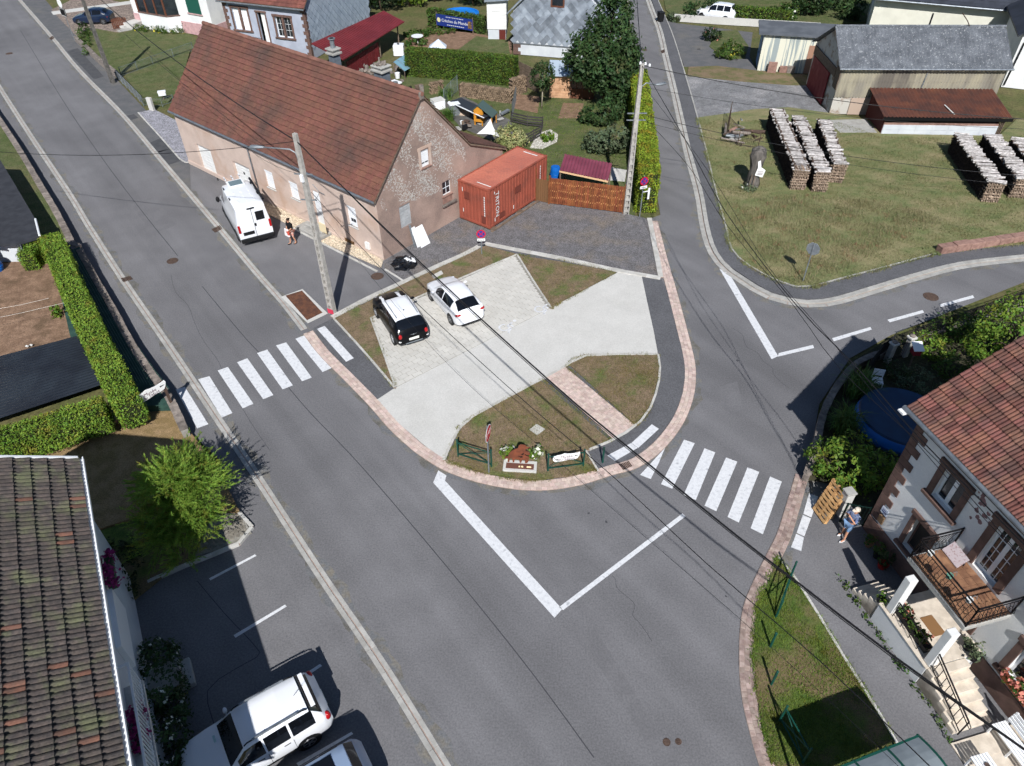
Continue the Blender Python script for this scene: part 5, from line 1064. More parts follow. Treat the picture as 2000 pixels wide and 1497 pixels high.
sheet('garden_bed', [(100,484),(158,490),(190,543),(225,603),(265,676),(311,741),(338,776),(350,808),(262,812),(150,690)], GZ+.005, M('green ground cloth', lin(50,78,70), lin(40,66,60), sc=1, rough=.9, fine=.25, fsc=9, stretch=(1,3,1)))
mb = MB()
for i in range(7):
    a, b = P(118+i*6,486,GZ+.012), P(268+i*6.5,745+i*2,GZ+.012); mb.bar(a, b, .012, .006)
obj('ground_cloth_seams', mb, M('cloth seam', lin(110,128,120), rough=.9), None, kind='structure')
stonewall('retaining_wall', 'rubble retaining wall with rough coping along the upper left garden', PL([(-60,140),(0,228),(43,293),(83,360),(115,413),(151,483)], .6), 0, .62, .32, side=-1)
stonewall('retaining_wall', 'low wall with pale coping in front of the green ground cloth', PL([(160,486),(190,540),(225,600),(265,673),(311,740),(338,776),(368,840)], .55), 0, .58, .3, M('pale wall', lin(150,146,138), lin(128,124,116), sc=3, rough=.95), side=-1)
stonewall('retaining_wall', 'short wall end closing the lawn above the tall clipped hedge', PL([(152,484),(128,474),(108,466)], .55), 0, .62, .25, side=-1)
H1 = hedge('hedge', 'tall bright green clipped hedge running along the green ground cloth', PL([(98,462),(122,520),(150,585),(185,660),(222,735),(250,790)], 1.8), 1.05, GZ, 1.95, LF_HEDGE, 620, .042)
hedge('hedge', 'bright green clipped hedge across the bottom of the black bed', PL([(205,797),(150,814),(75,838),(0,862),(-90,890)], 1.5), 1.15, GZ, 1.75, LF_HEDGE, 620, .042)
hedge('hedge', 'short clipped hedge return beside the grey slatted gate', PL([(84,478),(58,486),(50,500)], 1.5), .8, GZ, 1.7, LF_HEDGE, 620, .042)
BLKC = M('black bed cover', lin(40,46,54), lin(30,34,42), sc=.6, rough=.45, fine=.1)
a, b, c, d = PL([(-60,712),(150,657),(200,752),(-60,838)], GZ); mb = MB(); n = 22
for i in range(n):
    t0, t1, t2 = i/n, (i+.55)/n, (i+1)/n; f = lambda s, t, z: (a+(b-a)*s)*(1-t)+(d+(c-d)*s)*t+Vector((0,0,z))
    mb.quad(f(0,t0,.02), f(1,t0,.02), f(1,t1,.055), f(0,t1,.055)); mb.quad(f(0,t1,.055), f(1,t1,.055), f(1,t2,.02), f(0,t2,.02))
obj('bed_cover', mb, BLKC, label='black ribbed cover over the garden bed inside the hedge', cat='bed cover', kind='thing')
st_ = thing('stone', 'two pale stones holding down the edge of the black bed cover', 'stone', tuple(P(54,678,GZ+.05))); mb = MB(); mb.ball((0,0,.05),(.09,.06,.06),8,5,.2); obj('pebble', mb, CONC_L, st_); mb = MB(); mb.ball((.16,.08,.05),(.07,.06,.06),8,5,.2); obj('pebble', mb, CONC_L, st_)
bp = thing('shrub', 'leafy young bean plant at the edge of the dry garden bed', 'plant', tuple(P(112,612,GZ))); C, N = clumps([(0,0,.25,.22,.22,.25),(.2,-.35,.2,.2,.2,.2)], 22, 6, .05); leafobj('foliage', bp, C, N, .07, LF_LIGHT, .8)
gt = thing('slatted_gate', 'grey slatted metal gate between the hedge return and the garden bed', 'gate', tuple(P(38,492,GZ))); d = P(62,522,GZ)-P(38,472,GZ); x = d.normalized(); L_ = d.length
o_ = P(38,472,GZ)-Vector(gt.location)
for i in range(7): mb = MB(); mb.bar(o_+Vector((0,0,.12+i*.19)), o_+d+Vector((0,0,.12+i*.19)), .03, .12); obj('slat', mb, ZINC, gt)
for t in (0,.5,1): mb = MB(); mb.bar(o_+d*t+Vector((0,0,-.02)), o_+d*t+Vector((0,0,1.38)), .05); obj('post', mb, ZINC, gt)
t = thing('barrel', 'blue plastic barrel at the left edge beside the slatted gate', 'barrel', tuple(P(-2,528,GZ))); mb = MB(); mb.lathe([(.26,0),(.3,.15),(.31,.45),(.3,.75),(.26,.88),(.2,.9),(.01,.9)], n=16); obj('drum', mb, M('blue plastic', lin(20,96,180), rough=.4), t, smooth=False); mb = MB(); mb.lathe([(.315,.28),(.33,.3),(.315,.32)], n=16); obj('hoop', mb, M('blue plastic', (0,0,0)), t)
ou = thing('outhouse', 'outhouse with flat roof coloured dark for shade and white gutter at the left edge', 'shed', tuple(P(20,430,0)))
pz = [P(u,v,2.0)-Vector((ou.location.x,ou.location.y,0)) for u, v in [(-70,310),(0,312),(36,372),(70,430),(78,462),(30,476),(-70,478)]]; mb = MB(); mb.prism(pz, 1.85, 2.0); obj('roof', mb, M('shade dark roof', lin(58,60,66), lin(48,50,56), sc=2, rough=.95), ou)  # shade lying here is put into the dark roof colour
cx = sum(p.x for p in pz)/len(pz); cy = sum(p.y for p in pz)/len(pz); mb = MB(); mb.prism([Vector((cx+(p.x-cx)*.9, cy+(p.y-cy)*.9, 0)) for p in pz], 0, 1.85); obj('wall', mb, WHITEW, ou)
mb = MB(); mb.cyl(pz[3]+Vector((0,0,.06)), pz[4]+Vector((0,0,.06)), .06, n=8); obj('gutter', mb, PVC, ou)
# a tall neighbour just outside the picture shades that lawn
nb = thing('house', 'neighbouring house standing beyond the left edge of the picture', 'house', (-31.5,35.5,0), rad(-55)); mb = MB(); mb.box(-4.5,-8.5,0,4.5,0,5.2); mb.quad((4.5,-8.5,5.2),(4.5,0,5.2),(4.5,-4.25,8)); mb.quad((-4.5,0,5.2),(-4.5,-8.5,5.2),(-4.5,-4.25,8)); obj('wall', mb, REND, nb)
mb = MB(); mb.extr([(-4.8,.4,5.0),(4.8,.4,5.0),(4.8,-4.25,8.1),(-4.8,-4.25,8.1)], (0,0,.15)); mb.extr([(-4.8,-4.25,8.1),(4.8,-4.25,8.1),(4.8,-8.9,5.0),(-4.8,-8.9,5.0)], (0,0,.15)); obj('roof', mb, TILE_R, nb)
# washing lines over the bed
for i, (q, lb) in enumerate((([(-40,610),(40,596),(95,583)],'upper thin washing line stretched over the dry garden bed'),([(-40,628),(40,612),(125,592)],'lower thin washing line stretched over the dry garden bed'))):
    mb = MB(); mb.tube([P(u,v,1.7) for u,v in q], .008, 5); obj('washing_line', mb, M('line white', lin(214,206,196), rough=.7), label=lb, cat='washing line', kind='thing')
# dry verge in front of the mossy-roofed house
sheet('dry_verge', [(-60,905),(60,868),(200,828),(277,808),(340,806),(368,842),(398,880),(440,945),(470,1004),(420,1000),(290,1010),(180,1045),(-60,1100)], .2, DRYG)
sheet('front_garden', [(180,1046),(300,1008),(420,1000),(380,1095),(330,1120),(230,1200),(180,1260),(120,1100)], .12, LAWN_GG)
_cob = MB().box(-.5,-.5,-.2,.5,.5,.5).mesh('cobble', M('grey cobble', lin(140,134,124), lin(120,114,104), sc=5, rough=.9, var=.2), bevel=.1)
cob = sheet('cobbled_corner', [(372,1092),(415,1010),(472,1008),(492,1043),(425,1078)], .1, PAVJ)
for i in range(11):
    for k in range(9):
        u, v = (i+.5)/11, (k+.5+.4*(i % 2))/9.4; p = (P(380,1090)*(1-u)+P(418,1012)*u)*(1-v)+(P(488,1042)*(1-u)+P(470,1010)*u)*v
        piece('cobble', _cob, cob, frame((p.x,p.y,.1), Vector((random.uniform(.13,.17),.02,0)), Vector((-.02,random.uniform(.13,.17),0)), Vector((0,0,.05))))
edging('verge_kerb', [(468,1004),(496,1046),(420,1084),(350,1112),(290,1140)], .14, .13)
stonewall('stone_border', 'row of pale sandstone border blocks under the bottom hedge', PL([(60,872),(140,850),(200,832),(277,808)], .3), .1, .42, .22, SANDST, 'border', True)
# feathery tamarisk
def feather(name, label, base, blobs, lm, plumes=420, per=46):
    t = thing(name, label, 'tree', base); mb = MB(); limbs(mb, (0,0,-.1), (0,0,1.6), blobs, .13); obj('trunk', mb, BARK, t, smooth=True); C = []; D = []
    tot = sum(b[3]*b[4] for b in blobs)
    for b in blobs:
        k = int(plumes*b[3]*b[4]/tot); d = sph(k); d[:,2] = np.abs(d[:,2])*.9-.25; o = np.array(b[:3])+d*np.array(b[3:])*RNG.uniform(.35,.85,(k,1))
        dr = unit(d*np.array([1,1,.5])+np.array([0,0,.55])+RNG.normal(size=d.shape)*.28); L = RNG.uniform(.5,1.05,(k,1))
        s = RNG.uniform(0,1,(k,per,1)); c = o[:,None,:]+dr[:,None,:]*L[:,None,:]*s; side = RNG.normal(size=(k,per,3)); c = c+side*.045*(1.15-s); c[:,:,2] -= .22*(s[:,:,0]**2)*L
        C.append(c.reshape(-1,3)); D.append((dr[:,None,:]+side*.42-np.array([0,0,.25])*s).reshape(-1,3))
    C = np.concatenate(C); D = np.concatenate(D); leafobj('crown', t, C, np.cross(D, RNG.normal(size=D.shape)), .075, lm, .13, dirs=D); return t
b_ = P(372,1040,.15); feather('tamarisk_tree', 'feathery bright green tamarisk in front of the mossy-roofed house', tuple(b_),
    [(-.4,.5,2.2,1.0,1.0,.9),(.5,.7,2.3,1.0,1.0,.9),(.2,-.4,1.9,1.0,.9,.9),(.1,.1,3.0,.9,.9,.8),(-.7,-.3,1.4,.75,.75,.7),(.75,.0,1.6,.7,.8,.8),(-.2,-.9,1.2,.8,.7,.6),(.2,1.3,1.9,.8,.7,.8),(-.9,.7,2.0,.6,.6,.6),(-.4,-1.2,1.0,.7,.6,.6),(.3,-1.0,1.3,.7,.7,.7),(-.1,1.6,2.3,.7,.7,.7),(.9,.9,2.0,.8,.8,.8),(.9,-.6,1.3,.75,.75,.7),(.5,-1.6,.8,.6,.6,.5),(1.1,.2,2.2,.7,.7,.7)], LF_TAM, 1250)
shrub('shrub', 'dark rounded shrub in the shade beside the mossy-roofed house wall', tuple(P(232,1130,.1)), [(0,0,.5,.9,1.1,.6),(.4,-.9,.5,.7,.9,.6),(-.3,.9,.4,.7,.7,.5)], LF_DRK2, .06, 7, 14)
shrub('shrub', 'big shrub with white flowers below the white balcony railing', tuple(P(318,1390,.0)), [(-.5,1.2,.7,.7,.9,.7),(.0,.4,.8,.8,.9,.8),(.3,-.5,.8,.8,.9,.8),(.7,-1.4,.8,.8,.9,.8),(.0,-.9,.6,.7,.7,.6)], LF_DARK, .055, 13, 16, flower=2.6, fm=PETAL_W)
# museum signs
SIGNW = M('sign white', lin(238,238,236), rough=.5); SIGNT = M('sign lettering', lin(110,82,96), rough=.7)
def museum(parent, L, h, T, lift):
    """scroll-shaped board with two lines of lettering in the parent's x-z plane"""
    pts = [(-.5,.12),(-.46,.3),(-.35,.36),(-.2,.4),(-.08,.5),(.06,.42),(.2,.38),(.36,.4),(.48,.46),(.5,.3),(.46,.02),(.4,-.2),(.26,-.26),(.1,-.24),(-.1,-.3),(-.3,-.32),(-.42,-.3),(-.49,-.12)]
    mb = MB(); mb.extr([(x*L,0,z*h+lift) for x, z in pts], (0,T,0)); b = obj('board', mb, SIGNW, parent); f = lambda x, z: frame((x*L,-.004,z*h+lift), (1,0,0), (0,0,1), (0,-1,0))
    text('lettering', 'Musée', b, f(0,.14), h*.36, SIGNT); text('lettering', 'du Sabot', b, f(0,-.12), h*.36, SIGNT)
    mb = MB()
    for sx in (-1,1): mb.add([(sx*L*.3+sx*.16*L,-.006,lift+.04*h+sx*.1*h),(sx*L*.3,-.006,lift+.1*h+sx*.1*h),(sx*L*.3,-.006,lift-.02*h+sx*.1*h)],[(0,1,2)])
    obj('arrows', mb, BLACK, b); return b
pa, pb = P(287,827,.3), P(338,793,.4); pm = (pa+pb)/2; dd = pb-pa; ms = thing('museum_sign', 'white scroll-shaped museum sign on brown posts by the left crossing', 'sign', (pm.x,pm.y,.3), math.atan2(dd.y, dd.x)); LL_ = math.hypot(dd.x,dd.y)
for sx in (-.5,.5): mb = MB(); mb.box(sx*LL_-.05,.03,-.1,sx*LL_+.05,.13,1.55); obj('post', mb, IRON, ms)
museum(ms, LL_*1.18, .62, .03, 1.3)

# ------------------------------------------------------------------ upper left gardens
sheet('garden_lawn', [(150,72),(186,58),(232,66),(262,60),(372,68),(396,90),(375,98),(238,146),(214,138)], .1, LAWN_G)
sheet('garden_lawn', [(244,150),(372,100),(350,180),(330,200),(283,204)], .1, LAWN_G)
stonewall('garden_wall', 'low rubble wall with plants along the upper left pavement', PL([(146,78),(170,100),(195,124),(228,150)], .2), 0, .5, .3, side=1)
def panel_fence(name, label, pts, h, posts, m, slats=0, cat='fence', mesh=False, z=0, gap=.012):
    ln = [Vector((p.x,p.y,z)) for p in pts]; c0 = ln[0].copy(); t = thing(name, label, cat, tuple(c0)); rs = []
    for a, b in zip(ln, ln[1:]): n = max(1, int((b-a).length/posts+.5)); rs += [a.lerp(b, i/n) for i in range(n)]
    rs = [p-c0 for p in rs+[ln[-1]]]; up = Vector((0,0,1))
    for p in rs: mb = MB(); mb.bar(p-up*.05, p+up*(h+.05), .05); obj('post', mb, m, t)
    for a, b in zip(rs, rs[1:]):
        if mesh:
            mb = MB(); mb.bar(a+up*h, b+up*h, .025); mb.bar(a+up*.08, b+up*.08, .025); n = max(3, int((b-a).length/.13)); [mb.bar(a.lerp(b,i/n)+up*.08, a.lerp(b,i/n)+up*h, .012) for i in range(1,n)]; obj('mesh_panel', mb, m, t)
        else:
            for k in range(slats): zz_ = .06+(h-.06)*k/slats; mb = MB(); mb.bar(a+up*(zz_+(h-.06)/slats/2), b+up*(zz_+(h-.06)/slats/2), .025, (h-.06)/slats-gap); obj('slat', mb, m, t)
    return t
GREYF = M('grey green mesh', lin(112,122,120), lin(96,106,106), sc=2, rough=.7)
panel_fence('mesh_fence', 'low grey mesh fence dividing the two upper left lawns', PL([(238,150),(300,128),(378,100)], 0), .8, 2.0, GREYF, mesh=True)
panel_fence('picket_gate', 'pale grey picket fence along the pavement beside the second lawn', PL([(232,156),(256,180),(281,206)], 0), .8, 1.3, STEEL, mesh=True)
panel_fence('mesh_fence', 'short mesh fence at the end of the second lawn by the white slab', PL([(281,207),(318,208),(340,200)], 0), .6, 1.5, GREYF, mesh=True)
t = thing('stone_slab', 'upright white slab at the corner of the violet gravel', 'slab', tuple(P(298,216)), rad(-20)); mb = MB(); mb.box(-.22,-.12,0,.22,.12,1.05); obj('slab', mb, CONC_L, t, bevel=.02)
t = thing('garden_box', 'white plastic box on a post on the second lawn', 'box', tuple(P(321,197)), rad(20)); mb = MB(); mb.box(-.04,-.04,0,.04,.04,.45); obj('post', mb, WOOD, t); mb = MB(); mb.box(-.3,-.22,.45,.3,.22,.72); mb.box(-.33,-.25,.72,.33,.25,.8); obj('casing', mb, PVC, t, bevel=.03)
shrub('shrub', 'yellow green shrub row on the garden wall by the utility pole', tuple(P(168,75)), [(0,0,.5,.5,1.2,.5),(.7,-1.6,.45,.5,1.0,.45),(-.8,1.6,.5,.6,.9,.5),(1.5,-3.2,.4,.4,.8,.4),(2.4,-5.2,.4,.4,.7,.4)], LF_MID, .07, 4)
shrub('flower_border', 'yellow flowering border under the pink plinth house', tuple(P(318,66)), [(-2.8,1.0,.3,.8,.5,.35),(-1.3,.4,.3,.9,.5,.35),(.3,-.2,.3,.9,.5,.35),(1.8,-.3,.3,.8,.5,.35)], LF_MID, .07, 6, flower=1.5, fm=PETAL_Y, fs=.07)
shrub('shrub', 'small dark shrub in a tub at the end of the yellow border', tuple(P(372,62)), [(0,0,.6,.7,.6,.6)], LF_DARK, .07, 6)
shrub('shrub', 'dark shrub filling the gap between white and grey blue houses', tuple(P(412,45)), [(0,0,.8,1.0,.8,.9),(.9,-.3,.7,.8,.8,.8)], LF_DARK, .08, 5)
bg = thing('garden_gate', 'brown wooden garden gate beside the dark blue car', 'gate', tuple(P(222,58)), rad(35))
for i in range(9): mb = MB(); mb.box(i*.17,-.02,.05,i*.17+.13,.02,.95+.12*math.sin(i/8*PI)); obj('picket', mb, DOORBR, bg)
mb = MB(); mb.box(0,.02,.25,1.5,.05,.33); mb.box(0,.02,.72,1.5,.05,.8); obj('rails', mb, DOORBR, bg)
sheet('gravel_forecourt', [(100,20),(160,-10),(262,10),(265,46),(232,64),(186,58),(150,72)], .03, M('forecourt gravel', lin(140,126,116), lin(120,108,100), sc=2, rough=.95, vor=8))
sheet('garden_path', [(100,24),(262,2),(262,8),(104,30)], .05, CONC_L)
sheet('checked_paving', [(228,62),(248,52),(262,54),(260,64),(240,66)], .06, CONC)

# ------------------------------------------------------------------ gardens behind the farmhouse
sheet('back_garden', [(740,170),(800,140),(1010,165),(1045,190),(1160,195),(1235,190),(1240,420),(1222,416),(1075,396),(1046,384),(1000,330),(985,290),(880,240),(830,190)], .02, LAWN_G)
sheet('garden_bed', [(1090,232),(1100,202),(1140,203),(1132,232)], .04, SOIL); sheet('garden_bed', [(1000,212),(1010,185),(1055,190),(1050,222)], .04, SOIL)
sheet('poultry_yard', [(860,205),(905,190),(995,235),(1010,262),(960,275),(900,250)], .05, M('yard slabs', lin(104,102,98), lin(84,82,80), sc=2, rough=.95, fine=.2, fsc=8))
sheet('gravel_bed', [(1035,290),(1050,262),(1075,254),(1090,264),(1088,278),(1060,292)], .05, GRAVEL_W)
shrub('shrub', 'bright green clump on the white gravel bed', tuple(P(1068,276)), [(0,0,.3,.5,.45,.32)], LF_LIGHT, .08, 14)
shrub('round_bush', 'rounded variegated bush behind the container', tuple(P(998,290)), [(0,0,.85,1.15,1.1,.85)], LF_VAR, .07, 16, 16)
hedge('hedge', 'dark green clipped hedge across the back garden', [P(798,146),P(900,154),P(1008,166)], 1.2, 0, 2.25, LF_HD, 300, .06)
# firewood wall
LOGE = M('cut log ends', lin(150,130,108), lin(112,94,76), sc=14, rough=.9, var=.3); LOGB = M('log bark', lin(92,76,66), lin(66,56,50), sc=10, rough=.95, var=.3); LOGT = M('bleached split logs', lin(192,187,184), lin(146,140,136), sc=6, rough=.95, var=.28, fine=.15, fsc=20)
def logwall(t, a, b, h, dep, r, m, mname='log_ends'):
    """end-on firewood stacked against a line (frame of t)"""
    a = Vector(a); b = Vector(b); d = (b-a); L = d.length; x = d.normalized(); y = Vector((-x.y,x.x,0)); V = []; F = []; z = r; j = 0; k6 = 6
    while z < h:
        s = r*(1+(j % 2))
        while s < L:
            rr = r*random.uniform(.65,1.1); c = a+x*s+Vector((0,0,z))+y*random.uniform(-.05,.05); n0 = len(V); ph = random.uniform(0,1)
            for f in (0, dep): V += [tuple(c+y*f+(x*math.cos(2*PI*i/k6+ph)+Vector((0,0,1))*math.sin(2*PI*i/k6+ph))*rr) for i in range(k6)]
            F += [tuple(n0+i for i in range(k6))]+[(n0+i,n0+(i+1)%k6,n0+k6+(i+1)%k6,n0+k6+i) for i in range(k6)]; s += r*1.95
        z += r*1.75; j += 1
    me = bpy.data.meshes.new(mname); me.from_pydata(V, [], F); me.materials.append(m); return link(mname, me, t, kind='stuff')
fw = thing('firewood_stack', 'long low stack of round firewood in front of the dark hedge', 'firewood', tuple(P(898,190))); a, b = Vector((0,0,0)), P(998,204)-P(898,190); logwall(fw, a, b, 1.05, .5, .09, LOGE); mb = MB(); mb.bar(a+Vector((0,.3,.5)), b+Vector((0,.3,.5)), .3, .95); obj('stack_core', mb, LOGB, fw)
fw = thing('firewood_stack', 'taller firewood stack beside the grey garden fence', 'firewood', tuple(P(1000,190))); a, b = Vector((0,0,0)), P(1028,182)-P(1000,190); logwall(fw, a, b, 1.5, .5, .09, LOGE); mb = MB(); mb.bar(a+Vector((0,.3,.7)), b+Vector((0,.3,.7)), .3, 1.35); obj('stack_core', mb, LOGB, fw)
fw = thing('firewood_stack', 'small heap of firewood behind the farmhouse ridge', 'firewood', tuple(P(842,186))); logwall(fw, (0,0,0), P(868,180)-P(842,186), .9, .4, .09, LOGE)
wf = thing('plank_fence', 'weathered grey plank fence beside the dark hedge', 'fence', tuple(P(1012,160))); d = P(1052,182)-P(1012,160)
for i in range(22): p = d*(i/22); mb = MB(); mb.bar((p.x,p.y,.9),(p.x+d.x/24,p.y+d.y/24,.9),.03,1.8+random.uniform(-.06,.06)); obj('plank', mb, WOOD, wf)
cs = thing('corrugated_screen', 'leaning corrugated sheet beside the poultry yard', 'screen', tuple(P(1000,232))); d = P(1008,196)-P(1000,232); mb = MB(); wavy(mb, (0,0,0), d, (0,0,1), d.length, 1.2, .2, .03); obj('sheet', mb, ZINC, cs)
# poultry house, shade sail, pen
ph = thing('poultry_house', 'small yellow wooden poultry house with green roof', 'hutch', tuple(P(926,246)), rad(-20)); mb = MB(); mb.box(0,0,.35,.75,1.0,1.25); mb.quad((0,0,1.25),(.75,0,1.25),(.375,0,1.6)); obj('wall', mb, M('yellow boards', lin(200,136,44), rough=.7), ph)
for x in (.03,.65): mb = MB(); mb.box(x,.02,0,x+.08,.1,.35); obj('leg', mb, M('yellow boards', (0,0,0)), ph)
mb = MB(); mb.extr([(-.12,-.1,1.2),(.375,-.1,1.64),(.375,1.1,1.64),(-.12,1.1,1.2)], (0,0,.04)); mb.extr([(.375,-.1,1.64),(1.6,-.1,.85),(1.6,1.1,.85),(.375,1.1,1.64)], (0,0,.04)); obj('roof', mb, M('green felt', lin(70,88,86), rough=.9), ph); mb = MB(); mb.box(.22,-.02,.6,.5,-.005,.95); obj('door', mb, BLACK, ph); mb = MB(); [mb.bar((1.5,y,0),(1.5,y,.9),.06) for y in (0,1)]; obj('posts', mb, M('yellow boards', (0,0,0)), ph)
sl_ = thing('shade_sail', 'white triangular shade sail beside the variegated bush', 'sail', tuple(P(955,270))); q = [P(931,262,1.0), P(977,268,1.0), P(958,232,1.9)]; q = [v-Vector((sl_.location.x,sl_.location.y,0)) for v in q]; V = []; F = []; n = 10
for i in range(n+1):
    for j in range(n+1-i):
        a_, b_ = i/n, j/n; c_ = 1-a_-b_; p = q[0]*a_+q[1]*b_+q[2]*c_; cen = (q[0]+q[1]+q[2])/3; pull = 1-.9*(a_*b_*(c_ < .01)+b_*c_*(a_ < .01)+a_*c_*(b_ < .01)); p = cen+(p-cen)*pull-Vector((0,0,2.2*a_*b_*c_)); V.append(tuple(p))
idx = {}; k = 0
for i in range(n+1):
    for j in range(n+1-i): idx[i,j] = k; k += 1
for i in range(n):
    for j in range(n-i):
        F.append((idx[i,j],idx[i+1,j],idx[i,j+1]))
        if i+j < n-1: F.append((idx[i+1,j],idx[i+1,j+1],idx[i,j+1]))
mb = MB(); mb.add(V, F); obj('sail_cloth', mb, M('sail cloth', lin(236,236,238), rough=.7, trans=.2), sl_, smooth=True)
for v in q: mb = MB(); mb.bar((v.x,v.y,0),(v.x,v.y,v.z+.02),.05); obj('pole', mb, WOOD, sl_)
panel_fence('pen_fence', 'dark wooden pen fence beside the white gravel bed', PL([(998,240),(1030,248),(1060,250),(1056,268),(1028,284)], 0), .9, 1.1, M('dark boards', lin(70,66,66), lin(58,54,54), sc=3, rough=.9, var=.1), slats=4, gap=.1)
t = thing('water_butt', 'white and grey box among the clutter of the poultry yard', 'box', tuple(P(888,225)), rad(20)); mb = MB(); mb.box(-.4,-.3,0,.4,.3,.9); obj('casing', mb, STEEL, t, bevel=.02); mb = MB(); mb.box(-.45,-.35,.9,.45,.35,.95); obj('lid', mb, PVC, t)
t = thing('feed_box', 'white lidded box beside the farmhouse verge', 'box', tuple(P(856,212)), rad(30)); mb = MB(); mb.box(-.5,-.4,0,.5,.4,.7); obj('casing', mb, PVC, t, bevel=.03); mb = MB(); mb.box(-.52,-.42,.7,.52,.42,.78); obj('lid', mb, CONC_L, t, bevel=.02)
t = thing('tarpaulin', 'dark tarpaulin with white edge over the poultry run', 'tarpaulin', tuple(P(905,210))); q = [P(u,v,.9)-Vector((t.location.x,t.location.y,0)) for u,v in [(876,200),(900,192),(965,222),(945,232)]]; mb = MB(); mb.extr(q, (0,0,.04)); obj('sheet', mb, M('dark tarp', lin(50,54,60), rough=.6), t); mb = MB(); mb.bar(q[0]+Vector((0,0,.06)), q[3]+Vector((0,0,.06)), .12, .03); obj('hem', mb, PVC, t)
t = thing('wooden_board', 'pale board leaning among the poultry yard clutter', 'board', tuple(P(905,228)), rad(-20)); mb = MB(); mb.extr([(-.5,0,0),(.5,0,0),(.5,.3,.6),(-.5,.3,.6)], (0,.03,0)); obj('panel', mb, M('pale ply', lin(180,160,140), rough=.8), t)
for u, v, lb, h in ((875,238,'reedy green clump beside the farmhouse gable','1'),(870,196,'tall reedy plant in front of the mesh fence','1')):
    t = thing('reed_clump', lb, 'plant', tuple(P(u,v))); tufts(t, [(0,0,0),(.2,.1,0),(-.2,0,0)], LF_REED, 1.1, 60, .02, .15)
panel_fence('mesh_fence', 'tall grey mesh fence behind the farmhouse ridge', PL([(868,206),(882,190),(894,178)], 0), 1.3, 1.5, GREYF, mesh=True)
# garden hut
hu = thing('garden_hut', 'small plank garden hut with glass roof under the tall dark tree', 'hut', tuple(P(1072,192)), rad(-8))
for i in range(9): mb = MB(); mb.box(0,0,.05+i*.2,1.75,.03,.05+i*.2+.19); obj('board', mb, M('pale boards', lin(206,164,130), lin(180,138,106), sc=3, rough=.8, var=.1), hu)
mb = MB(); mb.box(0,.03,0,1.75,2.2,1.85); mb.box(1.75,.1,0,3.9,2.2,1.8); obj('wall', mb, WOOD, hu); mb = MB(); mb.extr([(-.2,-.25,1.9),(1.9,-.25,1.9),(1.9,2.4,2.3),(-.2,2.4,2.3)], (0,0,.05)); obj('roof', mb, M('glazed roof', lin(176,190,204), rough=.15, spec=.8), hu); mb = MB(); mb.extr([(1.9,-.25,1.85),(4.1,-.25,1.85),(4.1,2.4,2.2),(1.9,2.4,2.2)], (0,0,.06)); obj('roof', mb, DOORBR, hu)
mb = MB(); mb.box(1.8,.02,.9,3.8,.09,1.6); w_ = obj('window', mb, GLASS, hu)
for i in range(5): mb = MB(); mb.box(1.8+i*.48,-.01,.9,1.85+i*.48,.018,1.6); obj('glazing_bar', mb, DOORBR, w_)
for i in range(4): mb = MB(); mb.box(1.82+i*.5,.03,.05,2.28+i*.5,.09,.85); obj('door_panel', mb, DOORBR, hu)
# little standard tree, big tree, bushes
tree('standard_tree', 'small round-headed tree with white trunk before the garden hut', tuple(P(1058,213)), [(0,0,2.6,.95,.95,.8),(.2,-.1,3.2,.7,.7,.6)], LF_DARK, .09, 7, 22, .12, r0=.07, bark=BARK_P)
tree('walnut_tree', 'tall dense dark tree by the upper lane', tuple(P(1180,205)), [(0,0,3.4,2.4,2.2,1.6),(-1.2,.3,2.8,1.6,1.5,1.4),(1.0,.2,3.0,1.5,1.5,1.5),(0,.2,5.2,2.0,1.9,1.5),(.3,.3,6.8,1.4,1.4,1.4),(.3,.4,8.0,.8,.8,.9),(-.9,-.5,4.5,1.2,1.2,1.1),(1.1,-.5,4.6,1.2,1.2,1.2),(.4,-1.0,2.2,1.6,1.2,1.0),(1.2,-.9,1.5,1.0,.8,.9),(-2.1,.2,3.4,1.3,1.2,1.2),(-1.7,.3,4.7,1.1,1.1,1.1),(1.6,.1,3.9,1.0,1.0,1.2),(-.6,.2,6.2,1.0,1.0,1.0)], LF_DARK, .13, 2.6, 34, .22, r0=.25)
shrub('bush', 'leafy mid green bush behind the carport', tuple(P(1178,300)), [(0,0,.9,1.3,1.0,.9),(.9,.3,1.1,.9,.9,1.0),(-.7,.4,.7,.8,.7,.7)], LF_GREY, .09, 8, 16)
shrub('bush', 'dark loose bush under the tall dark tree', tuple(P(1172,244)), [(0,0,.9,1.3,1.0,1.0),(.9,.6,1.2,1.0,1.0,1.0),(-1.0,.3,.6,.7,.7,.6)], LF_DARK, .1, 6, 14)
hedge('conifer_hedge', 'golden green conifer hedge along the upper lane beside the pole', [P(1262,424)+Vector((0,.6,0)), P(1256,350), P(1250,300), P(1246,250), P(1241,200)], 1.25, 0, 2.7, LF_CON, 460, .055)
